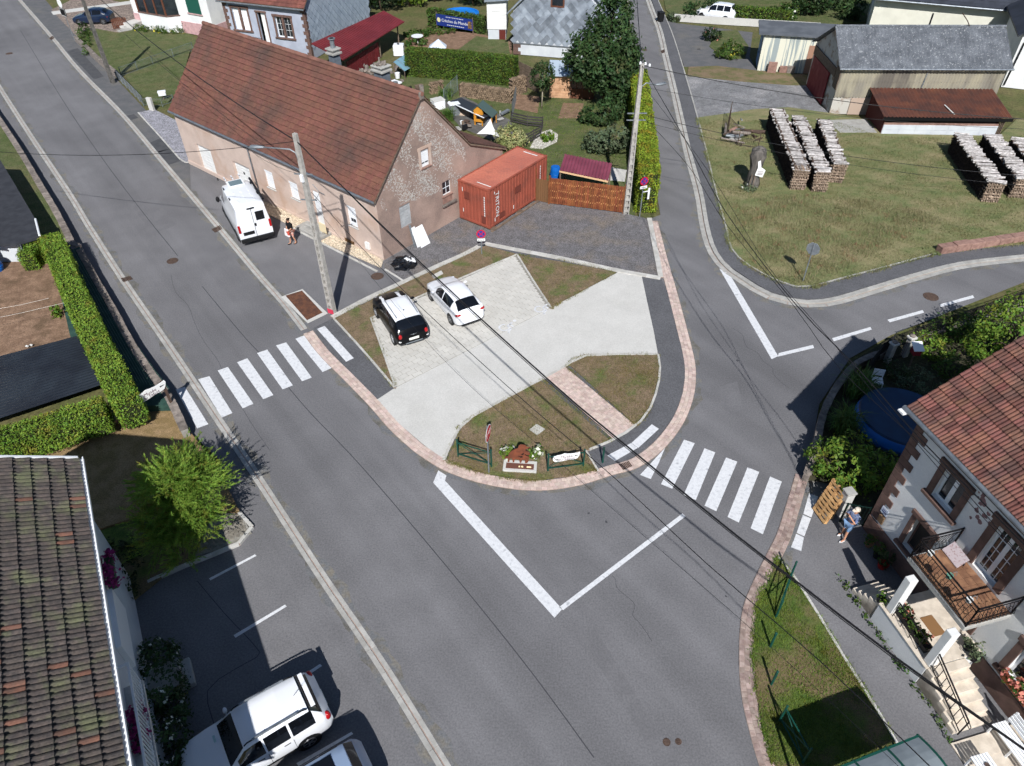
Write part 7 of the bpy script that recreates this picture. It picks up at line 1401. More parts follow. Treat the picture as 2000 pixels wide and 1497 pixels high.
# log piles
def logpile(label, px_near, px_far, h, w, n_top=60, dark=True):
    a, b = P(*px_near), P(*px_far); d = b-a; L = d.length; x = d.normalized(); y = Vector((-x.y,x.x,0)); t = thing('log_pile', label, 'log pile', (a.x,a.y,.1), math.atan2(x.y,x.x), 'stacked log piles in the field')
    mb = MB(); mb.box(.1,-w/2+.12,0,L-.1,w/2-.12,h-.1); obj('stack_core', mb, LOGB, t)
    o = logwall(t, (L,w/2-.15,0), (0,w/2-.15,0), h, -.1, .055, LOGB, 'log_ends'); o.data.materials.clear(); o.data.materials.append(LOGB)
    logwall(t, (0,-w/2+.15,0), (L,-w/2+.15,0), h, -.1, .055, LOGB, 'log_ends')
    lm = [MB().cyl((0,-.5,0),(0,.5,0),r_,r_*.8,6).mesh('split_log', LOGT) for r_ in (.05,.065,.08)]
    for i in range(n_top):
        s = L*(i+.5)/n_top; m4 = Matrix.Translation((s+random.gauss(0,.03), random.gauss(0,.05), h-.06+random.uniform(-.06,.07))) @ Matrix.Rotation(random.gauss(0,.13), 4, 'Z') @ Matrix.Rotation(random.gauss(0,.03), 4, 'X') @ Matrix.Diagonal((L/n_top/.1, w*random.uniform(.8,1.15), 1, 1)); piece('split_log', random.choice(lm), t, m4)
    em = MB().cyl((0,-.5,0),(0,.5,0),.05,.05,6).mesh('end_log', M('pale split log', lin(168,148,130), lin(124,106,90), sc=8, rough=.95, var=.38))
    for j in range(int(h/.1)):
        for k in range(2 if j % 2 else 7):
            if j % 2: m4 = Matrix.Translation((.02+.1*k+random.gauss(0,.03),random.gauss(0,.05),.06+j*.1+random.gauss(0,.012))) @ Matrix.Diagonal((1,w*.97,1,1))
            else: m4 = Matrix.Translation((.3,-w/2+.09+k*(w-.18)/6+random.gauss(0,.02),.06+j*.1+random.gauss(0,.015))) @ Matrix.Rotation(PI/2,4,'Z') @ Matrix.Diagonal((1,.68,1,1))
            piece('end_log', em, t, m4)
logpile('longest log pile, leftmost of the three near the dead stump', (1556,374), (1507,252), 1.5, 1.05, 70); logpile('middle log pile of the three near the dead stump', (1597,378), (1549,266), 1.45, 1.0, 62); logpile('rightmost log pile of the three near the dead stump', (1630,360), (1598,268), 1.35, .95, 54)
logpile('left log pile of the group at the right edge of the field', (1930,398), (1862,300), 1.4, 1.1, 54); logpile('second log pile at the right edge of the field', (1984,390), (1918,300), 1.4, 1.1, 50)
t = logpile('weathered grey log pile half out of the right edge', (2034,384), (1972,306), 1.3, 1.1, 40)
# junk heap with wire fence, dead stump with a sign
jf = panel_fence('wire_fence', 'thin wire fence round the junk heap beside the log piles', PL([(1424,232),(1420,262),(1440,285),(1480,290)], .1), 1.3, 1.6, IRON, mesh=True, z=.1)
jk = thing('junk_heap', 'heap of rusty pipes and grey slabs behind the wire fence', 'junk', tuple(P(1450,265,.1)))
for i in range(14): p = Vector((random.gauss(0,.7),random.gauss(0,.8),random.uniform(.1,.5))); d = Vector((random.gauss(0,1),random.gauss(0,1),random.gauss(0,.2))).normalized()*random.uniform(.3,.9); mb = MB(); mb.cyl(p-d, p+d, random.uniform(.05,.14), n=8); obj('pipe', mb, (IRON,STEEL,SANDST,STONE)[i % 4], jk)
for i in range(8): p = (random.gauss(0,.8),random.gauss(0,.9),random.uniform(.05,.3)); mb = MB(); mb.obox(p, (random.gauss(0,1),1,0), (-1,random.gauss(0,1),.2), (0,.1,1), random.uniform(.4,.9), random.uniform(.3,.6), .08); obj('slab', mb, (STONE,CONC,IRON)[i % 3], jk)
dk = thing('dead_stump', 'tall dead tree stump with a white sign beside the log piles', 'stump', tuple(P(1468,362,.1))); mb = MB(); V = [(.55,0),(.42,.3),(.36,.9),(.4,1.5),(.5,2.1),(.46,2.5),(.2,2.7)]; mb.lathe(V, n=12); o = obj('stump', mb, M('grey dead wood', lin(116,110,104), lin(84,80,76), sc=5, rough=.95, bump=1, bsc=14, stretch=(1,1,.3)), dk, smooth=True)
for v in o.data.vertices: v.co.x *= 1+.18*math.sin(v.co.z*5+math.atan2(v.co.y,v.co.x)*3); v.co.y *= 1+.15*math.cos(v.co.z*4+math.atan2(v.co.y,v.co.x)*2)
mb = MB(); mb.extr([(-.12,-.5,.95),(.42,-.5,.8),(.52,-.5,1.3),(.2,-.5,1.5),(.05,-.5,2.0),(-.1,-.5,1.9),(-.02,-.5,1.45)], (0,.04,0)); b_ = obj('sign_board', mb, SIGNW, dk); mb = MB(); [mb.box(.02,-.506,.98+i*.1,.38,-.502,1.02+i*.1) for i in range(3)]; obj('sign_marks', mb, SIGNT, b_)
for x in (-.45,-.15): mb = MB(); mb.bar((x,-.75,0),(x*.6,-.45,1.0),.05); obj('prop', mb, WOOD, dk)
shrub('shrub', 'pale flowering plant at the foot of the dead stump', tuple(P(1462,372,.1)), [(0,0,.15,.6,.3,.18)], LF_GREY, .06, 10, flower=4, fm=PETAL_W, fs=.04)
grass('grass', 'loose dry grass over the field', FK[3:14]+[(2080,472),(2080,250),(1950,272),(1720,268),(1640,240),(1430,236)], .1, 60000, LF_FIELD, .13, .016, .97)
grass('grass', 'pale cut straw lying on the field', [(1420,400),(1560,380),(1760,400),(1850,430),(1700,500),(1585,555),(1500,540),(1440,480)], .1, 9000, LF_DRY, .26, .014, .99)
for nm, px, n, m_, hh in (('a',[(654,624),(790,556),(948,482),(1008,498),(836,575),(726,624),(773,757)],6500,LF_GRASS,.1),('b',[(1012,501),(1203,534),(1076,602)],5000,LF_GRASS,.1),('c',[(1110,713),(1140,699),(1284,696),(1287,730),(1262,806),(1240,831)],8000,LF_GRASS,.1),('d',[(1056,746),(910,826),(896,848),(873,901),(957,928),(1042,939),(1165,918),(1146,882),(1190,862)],13000,LF_GRASS,.1),('e',[(1519,1092),(1549,1130),(1748,1452),(1800,1540),(1535,1540),(1490,1423),(1472,1297),(1480,1190)],24000,LF_GR2,.11)):
    grass('grass_blades', '', px, LW-.02, n, m_, hh, .011, .9, parent={'a':lawnA,'b':lawnB,'c':lawnC,'d':lawnD,'e':lawnE}[nm])
grass('grass', 'short grass of the back garden', [(1050,200),(1235,200),(1240,330),(1100,300),(1060,330),(1020,300)], .02, 6000, LF_GR2, .09, .015)

# ------------------------------------------------------------------ garden of the white house
sheet('garden', [(1566,935),(1590,880),(1606,800),(1660,712),(1740,664),(1850,625),(2080,545),(2150,1000),(1780,860),(1700,1035),(1640,950)], .15, M('dark garden soil', lin(70,66,50), lin(54,54,38), sc=2, rough=1, fine=.3, fsc=10))
stonewall('garden_wall', 'low grey stone wall between the road and the pool garden', PL([(1568,930),(1584,886),(1600,812),(1630,755),(1668,712),(1728,688)], .3), 0, .55, .25, side=-1)
stonewall('garden_wall', 'low wall under the iron fence right of the gate posts', PL([(1775,668),(1850,642),(1940,612),(2060,572)], .3), 0, .45, .2, side=-1)
panel_fence('iron_fence', 'dark iron fence on the low wall right of the gate posts', PL([(1778,668),(1850,642),(1940,612),(2060,572)], .4), .8, 1.8, IRONB, mesh=True, z=.4)
panel_fence('garden_fence', 'dark board fence curving to the left gate post', PL([(1690,735),(1712,706),(1733,690)], .2), 1.1, 1.2, M('dark board', lin(34,34,36), rough=.8), slats=1, z=.2)
for i, (u, v) in enumerate(((1729,712),(1763,700))):
    t = thing('gate_post', ['concrete gate post with capped top left of the garden gate','concrete gate post with capped top right of the garden gate'][i], 'post', tuple(P(u,v,.0)), rad(20)); mb = MB(); mb.box(-.13,-.13,0,.13,.13,1.25); obj('shaft', mb, CONC, t, bevel=.015); mb = MB(); mb.box(-.18,-.18,1.25,.18,.18,1.36); obj('cap', mb, CONC_L, t, bevel=.02); mb = MB(); mb.lathe([(.12,1.36),(.14,1.42),(.01,1.5)], n=10); obj('finial', mb, STONE, t)
gg = thing('iron_gate', 'dark iron garden gate between the two concrete posts', 'gate', tuple((P(1729,712)+P(1763,700))/2), math.atan2((P(1763,700)-P(1729,712)).y,(P(1763,700)-P(1729,712)).x)); mb = MB(); mb.bar((-.4,0,.2),(.4,0,.2),.03); mb.bar((-.4,0,1.05),(.4,0,1.05),.03); obj('rails', mb, IRONB, gg)
for i in range(8): mb = MB(); mb.bar((-.4+i*.114,0,.1),(-.4+i*.114,0,1.1),.015); obj('bar', mb, IRONB, gg)
bh = thing('bird_house', 'red bird house with a white roof beside the right gate post', 'bird house', tuple(P(1772,722,.15))); mb = MB(); mb.bar((0,0,0),(0,0,1.0),.06); obj('post', mb, WOOD, bh); mb = MB(); mb.box(-.18,-.18,1.0,.18,.18,1.32); obj('box', mb, M('bird house red', lin(120,28,38), rough=.6), bh); mb = MB(); mb.extr([(-.24,-.24,1.3),(.24,-.24,1.3),(.24,.24,1.5),(-.24,.24,1.5)], (0,0,.04)); obj('roof', mb, PVC, bh)
pp = thing('swimming_pool', 'round garden pool with blue rim and dark blue cover', 'pool', (17.0,22.35,.15)); mb = MB(); mb.lathe([(1.86,0),(1.92,.3),(1.84,.62),(1.7,.72),(1.6,.66),(1.58,.4)], n=36); obj('rim', mb, M('blue vinyl', lin(34,108,196), rough=.35), pp, smooth=True); mb = MB(); mb.lathe([(1.84,.66),(1.78,.745),(1.2,.73),(.01,.7)], n=36); obj('cover', mb, M('navy cover', lin(24,60,96), lin(20,50,84), sc=2, rough=.4), pp)
wc_ = thing('garden_chair', 'white slatted garden chair beside the pool', 'chair', tuple(P(1708,758,.15)), rad(-15)); mb = MB()
for i in range(5): mb = MB(); mb.box(-.24,-.2+i*.1,.42,.24,-.12+i*.1,.45); obj('seat_slat', mb, PVC, wc_)
for i in range(3): mb = MB(); mb.box(-.24,.27,.55+i*.13,.24,.3,.65+i*.13); obj('back_slat', mb, PVC, wc_)
for x in (-.22,.22):
    for y, h in ((-.18,.42),(.27,.92)): mb = MB(); mb.bar((x,y,0),(x,y,h),.035); obj('leg', mb, PVC, wc_)
tree('apple_tree', 'leafy tree leaning over the iron fence at the right edge', tuple(P(1940,735,.15)), [(0,.2,2.4,1.3,1.2,1.0),(.9,0,2.6,1.2,1.1,1.0),(-.8,.1,1.9,1.0,.9,.8),(.2,.9,3.0,.9,.9,.8),(1.3,.8,3.2,.9,.9,.8),(-.3,1.0,2.5,.7,.7,.8),(.9,1.3,3.6,.5,.5,.6)], LF_LIGHT, .075, 5, 26, .16, r0=.1)
for i, (u, v, bl, lm, lf, lb) in enumerate(((1800,690,[(0,0,.6,.8,.7,.6),(.5,-.4,.5,.7,.6,.5)],LF_LIGHT,.07,'light green shrub just right of the bird house'),(1850,665,[(0,0,.8,1.0,.8,.8),(.9,.1,.7,.9,.8,.7)],LF_MID,.07,'leafy shrub behind the iron fence left of the leaning tree'),(1790,760,[(0,0,.5,.9,.8,.5),(-.6,.3,.4,.6,.6,.4)],LF_GREY,.06,'grey green shrub behind the pool'),(1860,740,[(0,0,.6,.9,.8,.6),(.6,-.4,.5,.7,.7,.5)],LF_MID,.07,'bright shrub against the gable of the white house'),(1745,735,[(0,0,.4,.7,.6,.4)],LF_DARK,.06,'small dark shrub inside the garden gate'),(1960,690,[(0,0,.8,1.2,1.0,.8),(1.2,0,.8,1.0,1.0,.8)],LF_DARK,.07,'dark undergrowth below the leaning tree'))):
    shrub('shrub', lb, tuple(P(u,v,.15)), bl, lm, lf, 7, 14, group='shrubs in the pool garden')
shrub('large_shrub', 'large bright leafy shrub behind the wooden pallets', tuple(P(1652,945,.1)), [(-.5,.4,1.0,1.0,.95,.9),(.5,.1,.9,.95,.9,.9),(0,-.3,.8,.9,.7,.8),(.1,.7,1.2,.9,.8,.8),(1.2,.1,.7,.8,.8,.8),(-.9,1.0,.8,.6,.6,.6)], LF_LIGHT, .07, 8, 16, .1)
for i, (u, v) in enumerate(((1672,772),(1646,845))):
    t = thing('ornamental_grass', ['fountain of ornamental grass nearest the white garden chair','fountain of ornamental grass nearest the large bright shrub'][i], 'grass clump', tuple(P(u,v,.15)), 0, 'ornamental grasses by the pool'); tufts(t, [(0,0,0),(.2,.1,0),(-.2,-.1,0),(0,.25,0)], LF_REED, 1.25, 90, .014, .14)
# pallets leaning on the pillar, with the side gate
pi_ = thing('gate_pillar', 'white concrete pillar behind the leaning pallets', 'pillar', tuple(P(1640,1003,0)), rad(-76)); mb = MB(); mb.box(-.17,-.17,0,.17,.17,1.3); obj('shaft', mb, CONC_L, pi_, bevel=.015); mb = MB(); mb.box(-.2,-.2,1.3,.2,.2,1.38); obj('cap', mb, CONC, pi_, bevel=.015)
panel_fence('side_gate', 'dark green side gate between the pillar and the white house', [Vector((12.75,17.35,0)), Vector((13.55,17.15,0))], 1.1, .4, M('dark green paint', lin(20,44,38), rough=.5), mesh=True)
PALW = M('pallet wood', lin(206,164,112), lin(180,138,92), sc=4, rough=.85, var=.14, fine=.1, fsc=30)
def pallet(label, o, ux, uy, n):
    """o: bottom corner; ux along the long edge, uy up the lean, n outwards"""
    ux = Vector(ux).normalized(); uy = Vector(uy).normalized(); nn = ux.cross(uy).normalized(); o = Vector(o); t = thing('wooden_pallet', label, 'pallet', tuple(o), 0, 'wooden pallets'); bx = lambda nm, x0, y0, z0, x1, y1, z1: obj(nm, MB().obox(ux*((x0+x1)/2)+uy*((y0+y1)/2)+nn*((z0+z1)/2), ux, uy, nn, x1-x0, y1-y0, z1-z0), PALW, t)
    for i in range(7): bx('deck_board', 0, i*.178, .12, .8, i*.178+.105, .142)
    for x in (.0,.35,.7):
        bx('stringer', x, 0, .1, x+.1, 1.2, .119)
        for y in (.0,.53,1.06): bx('block', x, y, .022, x+.1, y+.14, .099)
        bx('bottom_board', x, 0, 0, x+.1, 1.2, .021)
    return t
n_ = Vector((-.9,-.25,0)).normalized(); al = Vector((.25,-.95,0)).normalized()
pallet('wooden pallet leaning in front of the large bright shrub, nearest the road', (11.98,18.0,.03), al, Vector((.32,.2,.93)), n_)
pallet('second wooden pallet, half hidden behind the first one', (12.3,18.25,.03), al, Vector((.3,.3,.9)), n_)
# pots and plants along the facade
for i, (s, n, r, h, m_, pl, ph_, lb) in enumerate(((.75,-.35,.16,.22,TERRA,LF_MID,.35,'terracotta pot with a leafy plant, nearest the standing man'),(1.25,-.35,.18,.3,DARKM,LF_MID,.45,'dark pot under the lower window of the balcony house'),(1.7,-.45,.2,.25,M('red glazed pot', lin(150,36,32), rough=.4),LF_DARK,.7,'red pot with a tall plant by the left porch steps'),(5.55,-.45,.15,.25,DARKM,LF_GREY,.3,'black pot on the top of the right flight'),(5.9,-.5,.17,.24,DARKM,LF_GREY,.5,'black pot with a grey green plant on the right flight'),(3.3,-2.0,.14,.2,DARKM,LF_LIGHT,.3,'small pot on the left porch step'))):
    pot('plant_pot', lb, RH(s,n,.0 if i < 3 else (.98 if i in (3,4) else .85)), r, h, m_, pl, ph_, 'pots along the white house')
t = thing('porch_planter', 'long planter of flowers and tools on the porch wall', 'planter', RH(4.6,-1.75,1.02), rad(-76.4)); mb = MB(); mb.box(-.75,-.14,0,.75,.14,.22); obj('trough', mb, DARKM, t); C, N = clumps([(-.5,0,.35,.3,.2,.22),(0,0,.35,.35,.2,.2),(.5,0,.35,.3,.2,.22)], 22, 6, .05); leafobj('foliage', t, C, N, .06, LF_MID); C, N = clumps([(-.5,0,.4,.3,.2,.2),(.4,0,.4,.3,.2,.2)], 10, 4, .04); leafobj('blooms', t, C, N, .045, PETAL_P, .9, kind='stuff')
for i, (s, lb) in enumerate(((2.6,'weeds at the foot of the left porch steps'),(4.6,'weeds along the foot of the white porch wall'),(6.6,'weeds along the foot of the right flight'))):
    t = thing('weeds', lb, 'weeds', RH(s,-2.25,0), rad(-76.4), 'weeds along the porch'); C, N = clumps([(x,0,.08,.3,.08,.1) for x in (-.7,-.2,.3,.8)], 14, 5, .04); leafobj('foliage', t, C, N, .05, LF_MID)
# slatted bench and table on the terrace
be = thing('garden_bench', 'white slatted garden bench on the terrace at the right edge', 'bench', RH(8.35,-.75,.05), rad(-76.4))
for i in range(5): mb = MB(); mb.box(-.7,-.3+i*.1,.42,.9,-.22+i*.1,.45); obj('seat_slat', mb, PVC, be)
for i in range(4): mb = MB(); mb.box(-.7,.22+.03*i,.52+i*.11,.9,.25+.03*i,.61+i*.11); obj('back_slat', mb, PVC, be)
for x in (-.65,.1,.85):
    mb = MB(); mb.bar((x,-.28,0),(x,-.28,.42),.05); mb.bar((x,.2,0),(x,.34,.95),.05); obj('leg', mb, PVC, be)
tb = thing('garden_table', 'small white slatted table beside the garden bench', 'table', RH(8.6,-2.1,.05), rad(-76.4))
for i in range(6): mb = MB(); mb.box(-.3,-.3+i*.1,.5,.3,-.22+i*.1,.53); obj('top_slat', mb, PVC, tb)
for x in (-.26,.26):
    for y in (-.26,.2): mb = MB(); mb.bar((x,y,0),(x,y,.5),.045); obj('leg', mb, PVC, tb)
t = thing('ashtray', 'small dark dish on the white slatted table', 'dish', RH(8.62,-2.1,.585), 0); mb = MB(); mb.lathe([(.05,0),(.08,.03),(.07,.03),(.04,.01)], n=10); obj('bowl', mb, IRON, t)
# bus shelter roof
GRN = M('dark green enamel', lin(22,72,62), rough=.4); bsx = thing('bus_shelter', 'glass bus shelter with green frame at the bottom edge', 'bus shelter', (9.9,7.0,0), math.atan2(8.1-7.44, 10.62-8.61))
ax_ = Vector((math.cos(bsx.rotation_euler.z), math.sin(bsx.rotation_euler.z),0)); SMOK = M('smoked roof sheet', lin(136,144,148), lin(124,132,136), sc=2, rough=.25, spec=.5); n = 8
for k in range(3):
    mb = MB(); x0, x1 = -1.6+k*1.05, -1.6+(k+1)*1.05
    for i in range(n): y0, y1 = .85-1.7*i/n, .85-1.7*(i+1)/n; z = lambda y: 2.25+.32*math.cos((y)/.85*1.25); mb.extr([(x0,y0,z(y0)),(x1,y0,z(y0)),(x1,y1,z(y1)),(x0,y1,z(y1))], (0,0,.015))
    obj('roof_panel', mb, SMOK, bsx)
for k in range(4): mb = MB(); mb.tube([(-1.6+k*1.05,y/10,2.27+.32*math.cos(y/10/.85*1.25)) for y in range(-9,10,2)], .035, 6); obj('roof_rib', mb, GRN, bsx); 
for y in (-.85,.85): mb = MB(); mb.bar((-1.62,y,2.36),(1.57,y,2.36),.06); obj('eave_beam', mb, GRN, bsx)
for x in (-1.55,1.5):
    for y in (-.8,.8): mb = MB(); mb.bar((x,y,0),(x,y,2.36),.07); obj('post', mb, GRN, bsx)
mb = MB(); mb.box(-1.5,-.82,.2,1.45,-.79,2.2); obj('glass_wall', mb, M('shelter glass', lin(150,164,168), rough=.1, spec=.6), bsx)

for par, px, n in ((lawnA,[(652,624),(700,676),(771,759)],500),(lawnA,[(724,622),(748,688),(773,759)],500),(lawnA,[(652,620),(790,554),(945,479)],900),(lawnA,[(726,622),(836,573),(1008,498)],600),(lawnB,[(1010,499),(1100,509),(1206,533)],600),(lawnB,[(1206,533),(1076,603)],500),(lawnC,[(1105,717),(1140,697),(1285,694)],600),(lawnC,[(1285,694),(1289,730),(1264,808),(1242,833)],500),(lawnC,[(1106,718),(1240,832)],600),(lawnD,[(867,901),(894,846),(910,824),(1056,744)],900),(lawnD,[(1060,742),(1195,862)],600),(lawnD,[(873,903),(957,928),(1042,939),(1165,918)],1100),(lawnE,[(1518,1090),(1602,1210),(1699,1368),(1760,1470)],1600),(lawnE,[(1519,1092),(1490,1150),(1473,1235),(1477,1360),(1510,1490)],1600)): fringe(par, px, .05, n, LF_GR2 if par is lawnE else LF_GRASS)
fringe(field, FK[3:14], .08, 5000, LF_FIELD, .2, .016, .1)
# ------------------------------------------------------------------ poles, lamps, cables
PCON = M('pole concrete', lin(176,172,166), lin(154,150,144), sc=4, rough=.9, fine=.12, fsc=20)
def pole(name, label, base, top, yaw, rungs=14, w0=.38, w1=.2, d0=.26, d1=.15, m=PCON, solid=.42):
    """concrete pole of two flanges joined by rungs below, solid above"""
    t = thing(name, label, 'utility pole', tuple(base), yaw); hs = top*(1-solid); W = lambda z: w0+(w1-w0)*z/top; D = lambda z: d0+(d1-d0)*z/top
    for s in (-1,1):
        mb = MB(); a, b = W(0)/2, W(hs)/2; f = .07; mb.add([(s*a,-D(0)/2,-.1),(s*(a-f),-D(0)/2,-.1),(s*(a-f),D(0)/2,-.1),(s*a,D(0)/2,-.1),(s*b,-D(hs)/2,hs),(s*(b-f),-D(hs)/2,hs),(s*(b-f),D(hs)/2,hs),(s*b,D(hs)/2,hs)], [(0,1,2,3),(7,6,5,4),(0,4,5,1),(1,5,6,2),(2,6,7,3),(3,7,4,0)]); obj('flange', mb, m, t)
    mb = MB(); a, b, c, d = W(hs)/2, W(top)/2, D(hs)/2, D(top)/2; mb.add([(-a,-c,hs),(a,-c,hs),(a,c,hs),(-a,c,hs),(-b,-d,top),(b,-d,top),(b,d,top),(-b,d,top)], [(0,3,2,1),(4,5,6,7),(0,1,5,4),(1,2,6,5),(2,3,7,6),(3,0,4,7)]); obj('shaft', mb, m, t)
    mb = MB(); mb.box(-W(0)/2+.07,-.03,0,W(0)/2-.07,.03,.05); n = rungs
    for i in range(n): z = .15+(hs-.2)*i/(n-1); mb = MB(); mb.box(-W(z)/2+.05,-D(z)/2+.02,z,W(z)/2-.05,D(z)/2-.02,z+.13); obj('rung', mb, m, t)
    mb = MB(); mb.bar((0,-.012,0),(0,-.012,hs),.001) if 0 else mb.box(-.06,-.02,0,.06,.02,hs); obj('web', mb, m, t)
    return t
def lamp(t, a, b, head=.75):
    """street lamp arm from a to b in the pole's frame"""
    a = Vector(a); b = Vector(b); d = (b-a); hd = Vector((d.x,d.y,0)).normalized(); e = b-hd*head; mb = MB(); mb.tube([a, a+Vector((0,0,.35))+hd*.05, a+Vector((0,0,.5))+hd*.3, e], .035, 7); arm = obj('lamp_arm', mb, STEEL, t, smooth=True)
    mb = MB(); n = 8; prof = [(.0,.03,.04),(.12,.07,.06),(.4,.13,.08),(.65,.12,.07),(head,.03,.02)]; V = []; y = Vector((-hd.y,hd.x,0)); dr = (b-e).normalized()
    for s, w, h in prof: V += [e+dr*s+y*(w*math.cos(2*PI*k/n))+Vector((0,0,1))*(h*math.sin(2*PI*k/n)) for k in range(n)]
    mb.add(V, [(i*n+k,i*n+(k+1)%n,(i+1)*n+(k+1)%n,(i+1)*n+k) for i in range(len(prof)-1) for k in range(n)]+[tuple(range(n-1,-1,-1)),tuple(range((len(prof)-1)*n,len(prof)*n))]); obj('lamp_head', mb, STEEL, arm, smooth=True)
b1 = P(650,612); p1 = pole('utility_pole', 'concrete utility pole with street lamp at the edge of the island lawn', b1, 9.85, rad(-30), 15); R1 = lambda v: local(p1, v)
lamp(p1, R1(b1+Vector((-.1,0,8.6))), R1(b1+Vector((-2.3,.35,9.12))))
mb = MB(); mb.box(-.14,-.2,0,.14,.2,.02); o = MB(); o.box(-.2,-.14,.04,.2,-.135,.34); obj('red_marker', o, M('red tape', lin(206,60,84), rough=.6), p1)
for z, L_ in ((7.9,.45),(6.6,.4)): mb = MB(); mb.bar(R1(b1+Vector((-L_,.1,z))), R1(b1+Vector((L_,-.1,z+.05))), .05); obj('crossarm', mb, STEEL, p1)
mb = MB(); mb.box(-.08,-.2,7.6,.08,-.1,7.95); obj('switch_box', mb, PVC, p1)
b2 = P(1222,418); p2 = pole('utility_pole', 'tall concrete utility pole with lamp beside the golden hedge', b2, 9.3, rad(10), 14); R2 = lambda v: local(p2, v)
lamp(p2, R2(b2+Vector((.1,0,7.7))), R2(b2+Vector((1.6,.6,8.0))), .7)
for z in (6.5,6.1): mb = MB(); mb.bar(R2(b2+Vector((-.55,0,z))), R2(b2+Vector((.6,0,z))), .06); obj('crossarm', mb, STEEL, p2)
for x, z in ((.2,9.2),(.45,9.1),(-.1,9.25)): mb = MB(); mb.lathe([(.03,0),(.07,.03),(.05,.08),(.07,.11),(.02,.16)], (x,0,z), 10); obj('insulator', mb, PVC, p2)
b0 = P(221,163); p0 = pole('utility_pole', 'dark weathered utility pole beside the upper left lawn', b0, 9.4, rad(-40), 16, .4, .22, .28, .16, M('dark pole concrete', lin(112,108,104), lin(86,84,80), sc=4, rough=.95))
b3 = P(1222,40); p3 = pole('utility_pole', 'far utility pole at the top beside the upper lane', b3, 8.5, rad(10), 10)
CAB = M('black cable', lin(24,24,27), rough=.6)
def cable(label, pts, r, n=26, sag=None):
    if sag is not None:
        a, b = pts; pts = [a.lerp(b, i/n)-Vector((0,0,4*sag*(i/n)*(1-i/n))) for i in range(n+1)]
    else: pts = smooth_line(pts, 1.2)
    mb = MB(); mb.tube(pts, r, 5); obj('cable', mb, CAB, label=label, cat='cable', kind='thing', group='overhead cables')
T1 = b1+Vector((0,0,9.5)); T2 = b2+Vector((0,0,9.2)); T0 = b0+Vector((0,0,8.7)); FAR = P(2080,1520,8.9)
cable('thick overhead cable from the lamp pole across the island to the bottom right', [T1, P(820,512,8.4), P(1069,740,7.7), P(1214,863,7.6), P(1431,1040,7.85), P(1557,1137,8.0), P(1750,1285,8.4), FAR], .027)
cable('thin wire twisted beside the thick overhead cable over the island', [T1+Vector((.1,0,-.1)), P(818,514,8.3), P(1066,742,7.55), P(1211,865,7.45), P(1428,1042,7.7), P(1554,1139,7.85), P(1747,1288,8.3), FAR], .012)
cable('thick overhead cable from the upper left pole to the lamp pole', (T0, T1), .026, sag=.75)
cable('thin lower wire from the upper left pole to the lamp pole', (b0+Vector((0,0,7.4)), b1+Vector((0,0,7.9))), .012, sag=.6)
cable('thin wire crossing the main road from the lamp pole', (T1, P(-60,292,5.6)), .014, sag=.5)
cable('thin overhead wire running over the island lawn to the bottom', [b1+Vector((.2,0,7.0)), P(760,540,6.6), P(988,752,6.2), P(1196,930,6.2), P(1379,1100,6.4), P(1600,1290,6.9), P(1860,1540,7.6)], .013)
cable('added faint wire along a cable shadow, below the island wire', [b1+Vector((.1,0,6.5)), P(850,686,5.6), P(1117,925,5.2), P(1480,1240,5.6), P(1800,1540,6.4)], .006)  # wire added along the line of a faint cable shadow
cable('service wire from the lamp pole to the farmhouse eave', (b1+Vector((0,0,7.9)), Vector(tuple(barn.matrix_basis @ Vector((9.2,-.1,3.5))))), .01, sag=.25)
cable('service wire from the lamp pole to the farmhouse wall by the door', (b1+Vector((0,0,6.6)), Vector(tuple(barn.matrix_basis @ Vector((15.6,-.1,2.8))))), .012, sag=.2)
cable('overhead cable from the far pole to the tall pole on the lane', (b3+Vector((0,0,8.4)), T2), .028, sag=.5)
cable('thick overhead cable from the lane pole across the junction', [T2, P(1340,276,8.2), P(1416,412,7.6), P(1549,589,7.3), P(1669,713,7.3), P(1790,850,7.6), P(1900,962,8.0), P(2100,1165,8.8)], .018)
cable('second overhead wire from the lane pole across the junction', [b2+Vector((.3,0,6.4)), P(1344,324,6.3), P(1420,440,6.1), P(1549,596,6.0), P(1640,720,6.2), P(1830,900,6.8), P(2100,1210,7.6)], .012)
cable('thin overhead wire beside the junction cables', [b2+Vector((.4,0,7.9)), P(1380,330,7.2), P(1500,520,6.8), P(1625,668,6.8), P(1700,760,7.0), P(1900,990,7.6), P(2100,1190,8.4)], .01)
cable('upper wire from the lane pole over the corrugated barn', (T2, P(2120,240,8.4)), .02, sag=.5); cable('thin wire from the lane pole over the log piles', (b2+Vector((.2,0,8.0)), P(2120,256,7.2)), .01, sag=.5)
cable('lower wire from the lane pole over the field', (b2+Vector((.5,0,6.4)), P(2120,352,6.6)), .014, sag=.6); cable('lowest thin wire from the lane pole over the field', (b2+Vector((.5,0,6.0)), P(2120,372,6.2)), .01, sag=.6)

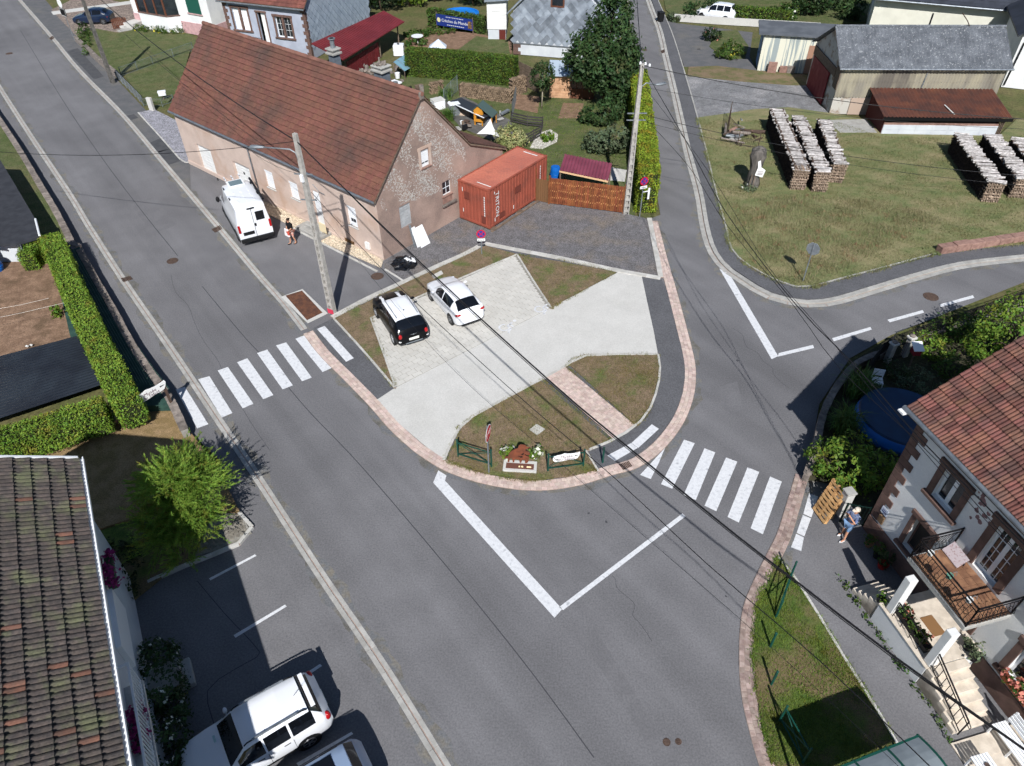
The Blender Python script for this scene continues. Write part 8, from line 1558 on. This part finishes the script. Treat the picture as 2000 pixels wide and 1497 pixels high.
# ------------------------------------------------------------------ signs
SRED = M('sign red', lin(196,24,44), rough=.45); SBLU = M('sign blue', lin(44,60,140), rough=.45)
def sign(label, base, h, yaw, cat='road sign', z0=0): t = thing('road_sign', label, cat, (base.x,base.y,z0), yaw); mb = MB(); mb.cyl((0,0,0),(0,0,h),.032,n=10); obj('post', mb, STEEL, t); return t
def disc(t, r, z, m, y, name, n=28): mb = MB(); mb.cyl((0,y,z),(0,y-.006,z),r,n=n); return obj(name, mb, m, t)
def noparking(t, z, r):
    mb = MB(); mb.cyl((0,-.035,z),(0,-.05,z),r,n=28); b = obj('sign_face', mb, SRED, t); disc(b, r*.78, z, SBLU, -.051, 'blue_field'); mb = MB()
    for a in (PI/4,-PI/4): d = Vector((math.cos(a),0,math.sin(a)))*r*.8; mb.bar(Vector((0,-.06,z))-d, Vector((0,-.06,z))+d, r*.16, .004, up=(0,1,0))
    obj('red_cross', mb, SRED, b); mb = MB(); mb.box(-r*.85,-.05,z-r*1.75,r*.85,-.035,z-r*1.15); pl = obj('plate', mb, SIGNW, t); mb = MB(); [mb.box(-r*.7+i*r*.36,-.056,z-r*1.55,-r*.45+i*r*.36,-.051,z-r*1.38) for i in range(4)]; obj('plate_marks', mb, BLACK, pl)
s1 = sign('no stopping sign on the island lawn by the gravel driveway', P(941,498), 1.72, rad(2)); noparking(s1, 1.42, .27)
s2 = sign('no stopping sign in front of the golden hedge', P(1249,425), 2.85, rad(20)); noparking(s2, 2.5, .28); mb = MB(); mb.bar((.0,0,1.75),(.42,0,1.75),.04); mb.box(.38,-.03,1.2,.5,.02,1.95); obj('side_plate', mb, PVC, s2)
def octagon(t, z, r, face=True):
    q = [(r*math.cos(PI/8+k*PI/4), z+r*math.sin(PI/8+k*PI/4)) for k in range(8)]; mb = MB(); mb.extr([(x,-.04,zz_) for x, zz_ in q], (0,.015,0)); b = obj('sign_back', mb, STEEL, t); mb = MB(); mb.extr([(x,-.046,zz_) for x, zz_ in q], (0,.005,0)); w_ = obj('white_border', mb, SIGNW, b); q2 = [(x*.9, z+(zz_-z)*.9) for x, zz_ in q]; mb = MB(); mb.extr([(x,-.05,zz_) for x, zz_ in q2], (0,.003,0)); obj('sign_face', mb, SRED, b); text('lettering', 'STOP', b, frame((0,-.052,z), (1,0,0), (0,0,1), (0,-1,0)), r*.62, SIGNW)
s3 = sign('stop sign seen edge-on beside the green barrier', P(955,925), 2.75, rad(76), z0=.05); octagon(s3, 2.35, .4)
s4 = sign('stop sign seen from behind at the field corner', P(1567,553), 2.4, rad(140), z0=.08); octagon(s4, 2.1, .38)
s5 = sign('speed display sign with round sign above at the top left', P(146,80), 3.9, rad(-38)); mb = MB(); mb.box(-.5,-.1,2.35,.5,-.03,3.05); b = obj('display_board', mb, BLACK, s5); mb = MB()
for i in range(10): mb.box(-.5+i*.1+.02,-.106,2.35,-.5+i*.1+.07,-.101,2.4); mb.box(-.5+i*.1+.02,-.106,3.0,-.5+i*.1+.07,-.101,3.05)
for i in range(6): mb.box(-.5,-.106,2.42+i*.1,-.45,-.101,2.47+i*.1); mb.box(.45,-.106,2.42+i*.1,.5,-.101,2.47+i*.1)
obj('dashed_border', mb, SIGNW, b); mb = MB(); mb.cyl((-.1,-.03,3.5),(-.1,-.05,3.5),.42,n=24); obj('round_sign', mb, SIGNW, s5)

# ------------------------------------------------------------------ green barriers, bollards, sculpture
def barrier(label, a, b, z=.07, board=False):
    d = b-a; t = thing('street_barrier', label, 'barrier', ((a.x+b.x)/2,(a.y+b.y)/2,z), math.atan2(d.y,d.x), 'green steel barriers'); L = d.length/2
    for s in (-1,1): mb = MB(); mb.cyl((s*L,0,-.1),(s*L,0,1.0),.035,n=10); mb.ball((s*L,0,1.02),.042,8,5); obj('post', mb, GRN, t)
    for z_ in (.15,.85): mb = MB(); mb.bar((-L,0,z_),(L,0,z_),.04,.03); obj('rail', mb, GRN, t)
    if not board: 
        for s in (-1,1): mb = MB(); mb.bar((-L,s*.005,.5-s*.35),(L,s*.005,.5+s*.35),.025); obj('brace', mb, GRN, t)
    else: mb = MB(); mb.tube([(-L+2*L*i/10,0,.18+.36*math.sin(i/10*PI)) for i in range(11)], .016, 5); obj('arch_brace', mb, GRN, t)
    return t
barrier('green cross-braced barrier left of the rusty sculpture', P(895,894), P(960,914)); b5 = barrier('green barrier carrying a white museum board on the island lawn', P(1070,922), P(1139,913), board=True)
ms2 = thing('museum_sign', 'white scroll-shaped museum board fixed to the green barrier', 'sign', (b5.location.x,b5.location.y-.06,.07), b5.rotation_euler.z); museum(ms2, 1.15, .55, .02, .72)
barrier('green barrier at the tip of the grass patch before the white house', P(1514,1208), P(1541,1132)); barrier('green barrier at the lower end of the grass patch by the bus shelter', P(1521,1410), P(1566,1492))
for u, v, lb in ((1177,903,'green bollard beside the short crosswalk stripe on the island'),(1504,1264,'upper green bollard on the grass patch'),(1506,1338,'lower green bollard on the grass patch')):
    t = thing('bollard', lb, 'bollard', tuple(P(u,v,.05)), 0, 'green bollards'); mb = MB(); mb.cyl((0,0,-.1),(0,0,.86),.04,n=10); obj('shaft', mb, GRN, t); mb = MB(); mb.ball((0,0,.88),.05,10,6); obj('knob', mb, GRN, t)
q = PL([(984,906),(1049,910),(1047.5,924),(983,918)]); sc0 = (q[0]+q[2])/2; d = q[1]-q[0]; sq = thing('sculpture', 'rusty steel cut-out of a bent craftsman on a white plinth', 'sculpture', (sc0.x,sc0.y,.06), math.atan2(d.y,d.x)); L_ = d.length/2
mb = MB(); mb.box(-L_,-.3,0,L_,.3,.1); obj('plinth', mb, CONC_L, sq, bevel=.01); RUST = M('weathering steel', lin(128,72,50), lin(104,60,44), sc=5, rough=.9, fine=.12, fsc=20); mb = MB(); mb.box(-L_+.12,-.18,.1,L_-.12,.12,.112); obj('bed', mb, M('brown bed', lin(104,68,58), rough=.95), sq)
fig = [(-.52,.1),(-.5,.3),(-.62,.34),(-.6,.42),(-.5,.44),(-.46,.6),(-.36,.78),(-.22,.9),(-.08,.98),(-.06,1.1),(.0,1.2),(.12,1.22),(.24,1.18),(.3,1.08),(.42,1.06),(.3,1.0),(.22,.94),(.24,.86),(.34,.8),(.42,.7),(.4,.62),(.28,.6),(.22,.66),(.2,.58),(.34,.52),(.42,.44),(.36,.36),(.38,.24),(.3,.1),(.22,.1),(.22,.3),(.1,.3),(.06,.1),(0,.1),(-.02,.3),(-.2,.3),(-.24,.1),(-.3,.1),(-.32,.34),(-.42,.34),(-.44,.1)]
mb = MB(); mb.extr([(x-.02,.16,z) for x, z in fig], (0,.02,0)); obj('silhouette', mb, RUST, sq); mb = MB(); mb.extr([(.02,.152,.64),(.16,.152,.72),(.12,.152,.58)], (0,.006,0)); mb.extr([(-.1,.152,.48),(.1,.152,.52),(.08,.152,.42)], (0,.006,0)); obj('cut_outs', mb, BLACK, sq)
for i, (x, w) in enumerate(((.05,.1),(.28,.2),(-.06,.08))): mb = MB(); mb.box(x,-.12,.112,x+w,-.04,.17); obj('wooden_clog', mb, M('pale clog', lin(226,204,160), rough=.7), sq, bevel=.02)
for u, v, lb in ((988,896,'white hydrangea left of the rusty sculpture'),(1046,896,'white hydrangea right of the rusty sculpture')): shrub('hydrangea', lb, tuple(P(u,v,.07)), [(0,0,.3,.26,.22,.24),(.08,.06,.5,.18,.16,.16)], LF_LIGHT, .05, 26, 10, .05, flower=9, fm=PETAL_W, fs=.075, group='hydrangeas by the sculpture')

# ------------------------------------------------------------------ driveway gate, carport, litter
gx0, gx1 = P(1074,399), P(1216,417); dv = gx1-gx0; gt2 = thing('driveway_gate', 'wide orange-brown plank gate closing the gravel driveway', 'gate', tuple(gx0), math.atan2(dv.y,dv.x)); n = 34; pw = dv.length/n; GP = [MB().box(.004,-.015,.06,pw-.006,.015,1.84).mesh('plank', PLANK, bevel=.006)]
for i in range(n): piece('plank', GP[0], gt2, Matrix.Translation((i*pw,0,random.uniform(-.012,.012))))
for z in (.35,1.0,1.6): mb = MB(); mb.box(0,.02,z,dv.length,.06,z+.09); obj('rail', mb, PLANK, gt2)
DP = M('pale marks', lin(206,150,96), rough=.7); dm = MB().box(-.012,-.02,0,.012,-.016,.1).mesh('pale_mark', DP)  # small pale marks in rows across the planks
for i in range(n):
    for z in (.45,.95,1.45): piece('pale_mark', dm, gt2, Matrix.Translation((i*pw,0,z+random.uniform(-.06,.06))))
for x in (-.06,dv.length+.04): mb = MB(); mb.box(x-.06,-.06,0,x+.06,.06,1.98); obj('post', mb, PLANK, gt2)
gb = thing('side_gate', 'narrow brown plank gate between container and driveway gate', 'gate', tuple(P(1047,393)), math.atan2((P(1072,398)-P(1047,393)).y,(P(1072,398)-P(1047,393)).x)); w = (P(1072,398)-P(1047,393)).length
for i in range(6): mb = MB(); mb.box(i*w/6+.005,-.012,.05,(i+1)*w/6-.005,.012,1.6); obj('plank', mb, M('brown plank', lin(116,84,56), rough=.8, var=.12), gb)
mb = MB(); mb.box(-.1,-.05,0,-.0,.05,2.3); obj('post', mb, PLANK, gb); mb = MB(); mb.box(0,.015,.4,w,.05,.48); mb.box(0,.015,1.2,w,.05,1.28); obj('rails', mb, PLANK, gb)
sheet('carport_floor', [(1185,326),(1224,334),(1220,356),(1180,352)], .05, CONC_L)
ca = thing('carport', 'small carport with striped maroon sheet roof behind the driveway gate', 'carport', tuple(P(1145,352))); q = [P(u,v,z)-Vector((ca.location.x,ca.location.y,0)) for u,v,z in [(1103,301,2.25),(1195,318,2.25),(1188,353,2.05),(1093,333,2.05)]]
mb = MB(); wavy(mb, q[3], q[2]-q[3], q[0]-q[3], (q[2]-q[3]).length, (q[0]-q[3]).length, .22, .03, 6); obj('roof', mb, M('maroon sheet', lin(134,66,82), lin(118,56,70), sc=1, rough=.4, spec=.5), ca); mb = MB(); mb.bar(q[3]-Vector((0,0,.08)), q[2]-Vector((0,0,.08)), .06, .1); obj('fascia', mb, M('pale timber', lin(220,182,140), rough=.8), ca)
for p in q: mb = MB(); mb.bar((p.x*.97,p.y*.97,0),(p.x*.97,p.y*.97,p.z-.06),.09); obj('post', mb, WOOD, ca)
mb = MB(); mb.bar(q[3]+Vector((.1,.1,-1.1)), q[2]+Vector((-.1,.1,-1.1)), .05, .3); obj('cross_board', mb, CONC_L, ca)
t = thing('barrel', 'blue plastic barrel behind the narrow brown gate', 'barrel', tuple(P(1084,352))); mb = MB(); mb.lathe([(.3,0),(.34,.2),(.34,.8),(.3,.98),(.24,1.0),(.01,.98)], n=18); obj('drum', mb, M('blue plastic', (0,0,0)), t); mb = MB(); mb.lathe([(.35,.48),(.36,.5),(.35,.52)], n=18); obj('hoop', mb, M('blue plastic', (0,0,0)), t)
tp = thing('tarp_bundle', 'crumpled black plastic tarp bundle with white sheets at the gable corner', 'tarp', tuple(P(790,520))); mb = MB(); mb.ball((0,0,.12),(.72,.6,.42),22,12,.17); o = obj('black_plastic', mb, M('black plastic sheet', lin(20,21,24), rough=.22, spec=.7), tp, smooth=False)
for v in o.data.vertices: v.co.z = max(v.co.z, .01)
mb = MB(); mb.extr([(.1,.1,.5),(.62,.2,.38),(.7,-.15,.34),(.2,-.2,.48)], (0,0,.05)); obj('white_sheet', mb, PVC, tp); mb = MB(); mb.bar((.05,-.1,.55),(.4,-.2,.56),.08); mb.bar((.3,.3,.45),(.4,-.3,.5),.04); obj('white_scrap', mb, PVC, tp)
for i in range(3):
    BLf = barn.matrix_basis; t = thing('leaning_board', ['large white board leaning on the peeling gable','narrow white board leaning on the peeling gable','tall grey board behind the leaning white boards'][i], 'board', tuple(BLf @ Vector((BL,(2.7,2.35,2.15)[i],0))), BY); w, h, o_ = ((.75,1.15,.75),(.3,1.25,.55),(.14,1.5,.4))[i]; mb = MB(); mb.extr([(o_,-w/2,.02),(o_,w/2,.02),(o_*.25,w/2,h*.95),(o_*.25,-w/2,h*.95)], (.03,0,.01)); obj('panel', mb, (PVC,PVC,STEEL)[i], t)

# ------------------------------------------------------------------ people
SKIN = M('skin', lin(196,146,118), lin(184,132,106), sc=8, rough=.6); HAIRD = M('dark hair', lin(40,28,22), rough=.7)
def skin_mesh(name, J, E, R, parent, m, sub=1):
    names = list(J); me = bpy.data.meshes.new(name); me.from_pydata([J[k] for k in names], [(names.index(a), names.index(b)) for a, b in E], []); o = bpy.data.objects.new(name, me); col.objects.link(o)
    o.modifiers.new('skin', 'SKIN'); sv_ = me.skin_vertices[0].data
    for i, k in enumerate(names): r = R.get(k, R.get(k.rstrip('LR'), .04)); r = (r, r) if not hasattr(r, '__len__') else r; sv_[i].radius = r; sv_[i].use_root = (i == 0)
    sb = o.modifiers.new('sub', 'SUBSURF'); sb.levels = sub; sb.render_levels = sub; bpy.context.view_layer.update()
    me2 = bpy.data.meshes.new_from_object(o.evaluated_get(bpy.context.evaluated_depsgraph_get())); bpy.data.objects.remove(o); me2.materials.clear(); me2.materials.append(m); me2.shade_smooth(); return link(name, me2, parent)
def person(label, loc, yaw, arms, legs, lean=(0,0), shirt=None, shorts=None, shoe=None, sleeves=True, skirt=None):
    """arms: elbow, wrist for L and R; legs: knee, ankle for L and R (person's frame, facing -y)"""
    t = thing('person', label, 'person', tuple(loc), yaw); lx, ly = lean; J = {'pelvis':(0,0,.94),'waist':(lx*.4,ly*.4,1.1),'chest':(lx*.8,ly*.8,1.32),'neck':(lx,ly,1.47),'chin':(lx,ly-.02,1.54),'head':(lx*1.1,ly*1.1-.02,1.63),'crown':(lx*1.1,ly*1.1-.01,1.72),'nose':(lx*1.1,ly*1.1-.125,1.62)}
    E = [('pelvis','waist'),('waist','chest'),('chest','neck'),('neck','chin'),('chin','head'),('head','crown'),('head','nose')]
    R = {'pelvis':(.15,.11),'waist':(.14,.1),'chest':(.16,.11),'neck':.055,'chin':.06,'head':(.08,.095),'crown':.06,'nose':.014,'sh':.06,'el':.043,'wr':.03,'ha':(.04,.02),'hip':.085,'kn':.055,'an':.04,'to':(.04,.025)}
    for s, q in ((-1,'L'),(1,'R')):
        sh = Vector((lx+s*.18, ly, 1.41)); el, wr = Vector(arms[q][0]), Vector(arms[q][1]); hd = (wr-el).normalized(); ha = wr+hd*.08
        J.update({'sh'+q:tuple(sh),'el'+q:tuple(el),'wr'+q:tuple(wr),'ha'+q:tuple(ha)}); E += [('chest','sh'+q),('sh'+q,'el'+q),('el'+q,'wr'+q),('wr'+q,'ha'+q)]
        sd_ = hd.cross(Vector((0,0,1))).normalized() if abs(hd.z) < .95 else Vector((1,0,0)); cu_ = hd.cross(sd_).normalized()
        for k in range(4): f1 = ha+hd*.045+sd_*(-.03+.02*k); f2 = f1+hd*(.03-.005*abs(k-1.5))+cu_*.02; J.update({f'f{k}a'+q:tuple(f1), f'f{k}b'+q:tuple(f2)}); R.update({f'f{k}a':.009, f'f{k}b':.008}); E += [('ha'+q,f'f{k}a'+q),(f'f{k}a'+q,f'f{k}b'+q)]
        th = wr+hd*.04+sd_*-.05+cu_*.02; J['th'+q] = tuple(th); R['th'] = .01; E.append(('ha'+q,'th'+q))
        kn, an = Vector(legs[q][0]), Vector(legs[q][1]); J.update({'hip'+q:(s*.09,0,.88),'kn'+q:tuple(kn),'an'+q:tuple(an),'to'+q:(an.x+s*.02,an.y-.16,an.z-.04)}); E += [('pelvis','hip'+q),('hip'+q,'kn'+q),('kn'+q,'an'+q),('an'+q,'to'+q)]
    skin_mesh('body', J, E, R, t, SKIN)
    G = lambda ks, es, f: ({k: J[k] for k in ks}, [e for e in E if e[0] in ks and e[1] in ks], {k: tuple(np.array(R.get(k, R.get(k.rstrip('LR')))) * f * np.ones(2)) for k in ks})
    ks = ['chest','waist','pelvis','shL','shR']+(['elL','elR'] if sleeves else []); 
    a, b, c = G(ks, E, 1.34); c['shL'] = c['shR'] = (.1,.1); a['pelvis'] = (0,0,.98); skin_mesh('shirt', a, b, c, t, shirt)
    if shorts: ks = ['pelvis','hipL','hipR','knL','knR']; a, b, c = G(ks, E, 1.22); skin_mesh('shorts', a, b, c, t, shorts)
    if skirt: mb = MB(); mb.lathe([(.15,1.05),(.2,.85),(.26,.5),(.24,.5)], n=16); obj('skirt', mb, skirt, t, smooth=True)
    for q in 'LR': ax, ay, az_ = J['an'+q]; mb = MB(); mb.ball((ax,ay-.07,max(.04,az_-.05)),(.05,.14,.045),10,6); obj('shoe', mb, shoe, t, smooth=True)
    hx, hy, hz = J['head']
    for s in (-1,1): mb = MB(); mb.ball((hx+s*.03,hy-.092,hz+.005),.011,6,4); obj('eye', mb, BLACK, t); mb = MB(); mb.ball((hx+s*.083,hy+.005,hz),(.012,.025,.035),6,4); obj('ear', mb, SKIN, t)
    mb = MB(); mb.box(hx-.025,hy-.093,hz-.052,hx+.025,hy-.085,hz-.044); obj('mouth', mb, M('lips', lin(150,80,74), rough=.6), t)
    return t, J
PLAID = M('plaid shirt', lin(84,100,140), lin(140,150,172), sc=30, lo=.45, hi=.55, rough=.9); DEN = M('light denim', lin(128,158,192), lin(108,138,174), sc=10, rough=.9); WSH = M('white trainers', lin(226,226,226), rough=.6)
m_, Jm = person('man in a cap and plaid shirt taking a photo beside the pallets', P(1648,1050), rad(-72), {'L':((-.26,-.12,1.2),(-.1,-.3,1.46)),'R':((.26,-.14,1.2),(.08,-.3,1.48))}, {'L':((-.1,-.06,.5),(-.13,-.02,.09)),'R':((.1,-.1,.5),(.15,-.14,.09))}, (0,.02), PLAID, DEN, WSH)
hx, hy, hz = Jm['head']; mb = MB(); mb.lathe([(.1,0),(.105,.04),(.09,.09),(.04,.12),(.01,.122)], (hx,hy+.005,hz+.03), 16); mb.extr([(hx-.08,hy-.08,hz+.04),(hx+.08,hy-.08,hz+.04),(hx+.05,hy-.19,hz+.03),(hx-.05,hy-.19,hz+.03)], (0,0,.012)); obj('cap', mb, M('beige cap', lin(222,208,190), rough=.9), m_)
mb = MB(); mb.box(-.05,-.02,1.5,.05,-.0,1.62); fo = thing('phone', 'phone held up by the man in the cap', 'phone', tuple(m_.matrix_basis @ Vector((0,0,0))) if 0 else tuple(P(1648,1050)), rad(-72)); mb = MB(); mb.box(-.07,-.385,1.52,.07,-.375,1.6); obj('case', mb, DARKM, fo)
for x in (-.09,.09): mb = MB(); mb.bar((x,.12,1.42),(x,.13,1.0),.035); obj('bag_strap', mb, DARKM, m_)
w_, Jw = person('person in black top carrying a white and red bag beside the van', P(574,476), rad(-40), {'L':((-.28,-.02,1.15),(-.2,-.18,.95)),'R':((.26,-.1,1.16),(.12,-.26,1.02))}, {'L':((-.09,-.08,.5),(-.1,-.16,.09)),'R':((.09,.0,.5),(.1,.12,.09))}, (.02,-.05), M('black top', lin(20,20,22), rough=.9), M('orange red shorts', lin(206,120,96), lin(230,200,190), sc=6, rough=.9), M('dark shoes', lin(44,42,44), rough=.7))
hx, hy, hz = Jw['head']; mb = MB(); mb.ball((hx,hy+.025,hz+.03),(.1,.1,.105),12,8); mb.ball((hx,hy+.12,hz+.06),(.045,.045,.05),8,6); obj('hair', mb, HAIRD, w_, smooth=True)
bg = thing('bag', 'white and red bag carried by the person beside the van', 'bag', tuple(P(574,476)), rad(-40)); mb = MB(); mb.add([(-.24,-.34,.62),(.2,-.34,.62),(.2,-.22,.62),(-.24,-.22,.62),(-.2,-.31,1.12),(.16,-.31,1.12),(.16,-.25,1.12),(-.2,-.25,1.12)], [(0,3,2,1),(4,5,6,7),(0,1,5,4),(1,2,6,5),(2,3,7,6),(3,0,4,7)]); obj('cloth', mb, M('bag cloth', lin(230,226,226), lin(200,80,64), sc=2.4, lo=.56, hi=.6, rough=.8), bg, bevel=.03)

# small litter and stains that keep the asphalt from looking swept
mb = MB()
for u, v, r in ((1184,1020,.06),(1418,1165,.04),(392,238,.09),(445,303,.05),(452,310,.04),(1440,705,.07),(1150,1003,.05)): c = P(u,v); mb.add([(c.x+r*random.uniform(.5,1.3)*math.cos(k*PI/4), c.y+r*random.uniform(.5,1.3)*math.sin(k*PI/4), .005) for k in range(8)], [tuple(range(8))])
obj('tar_spots', mb, SEAM, road)
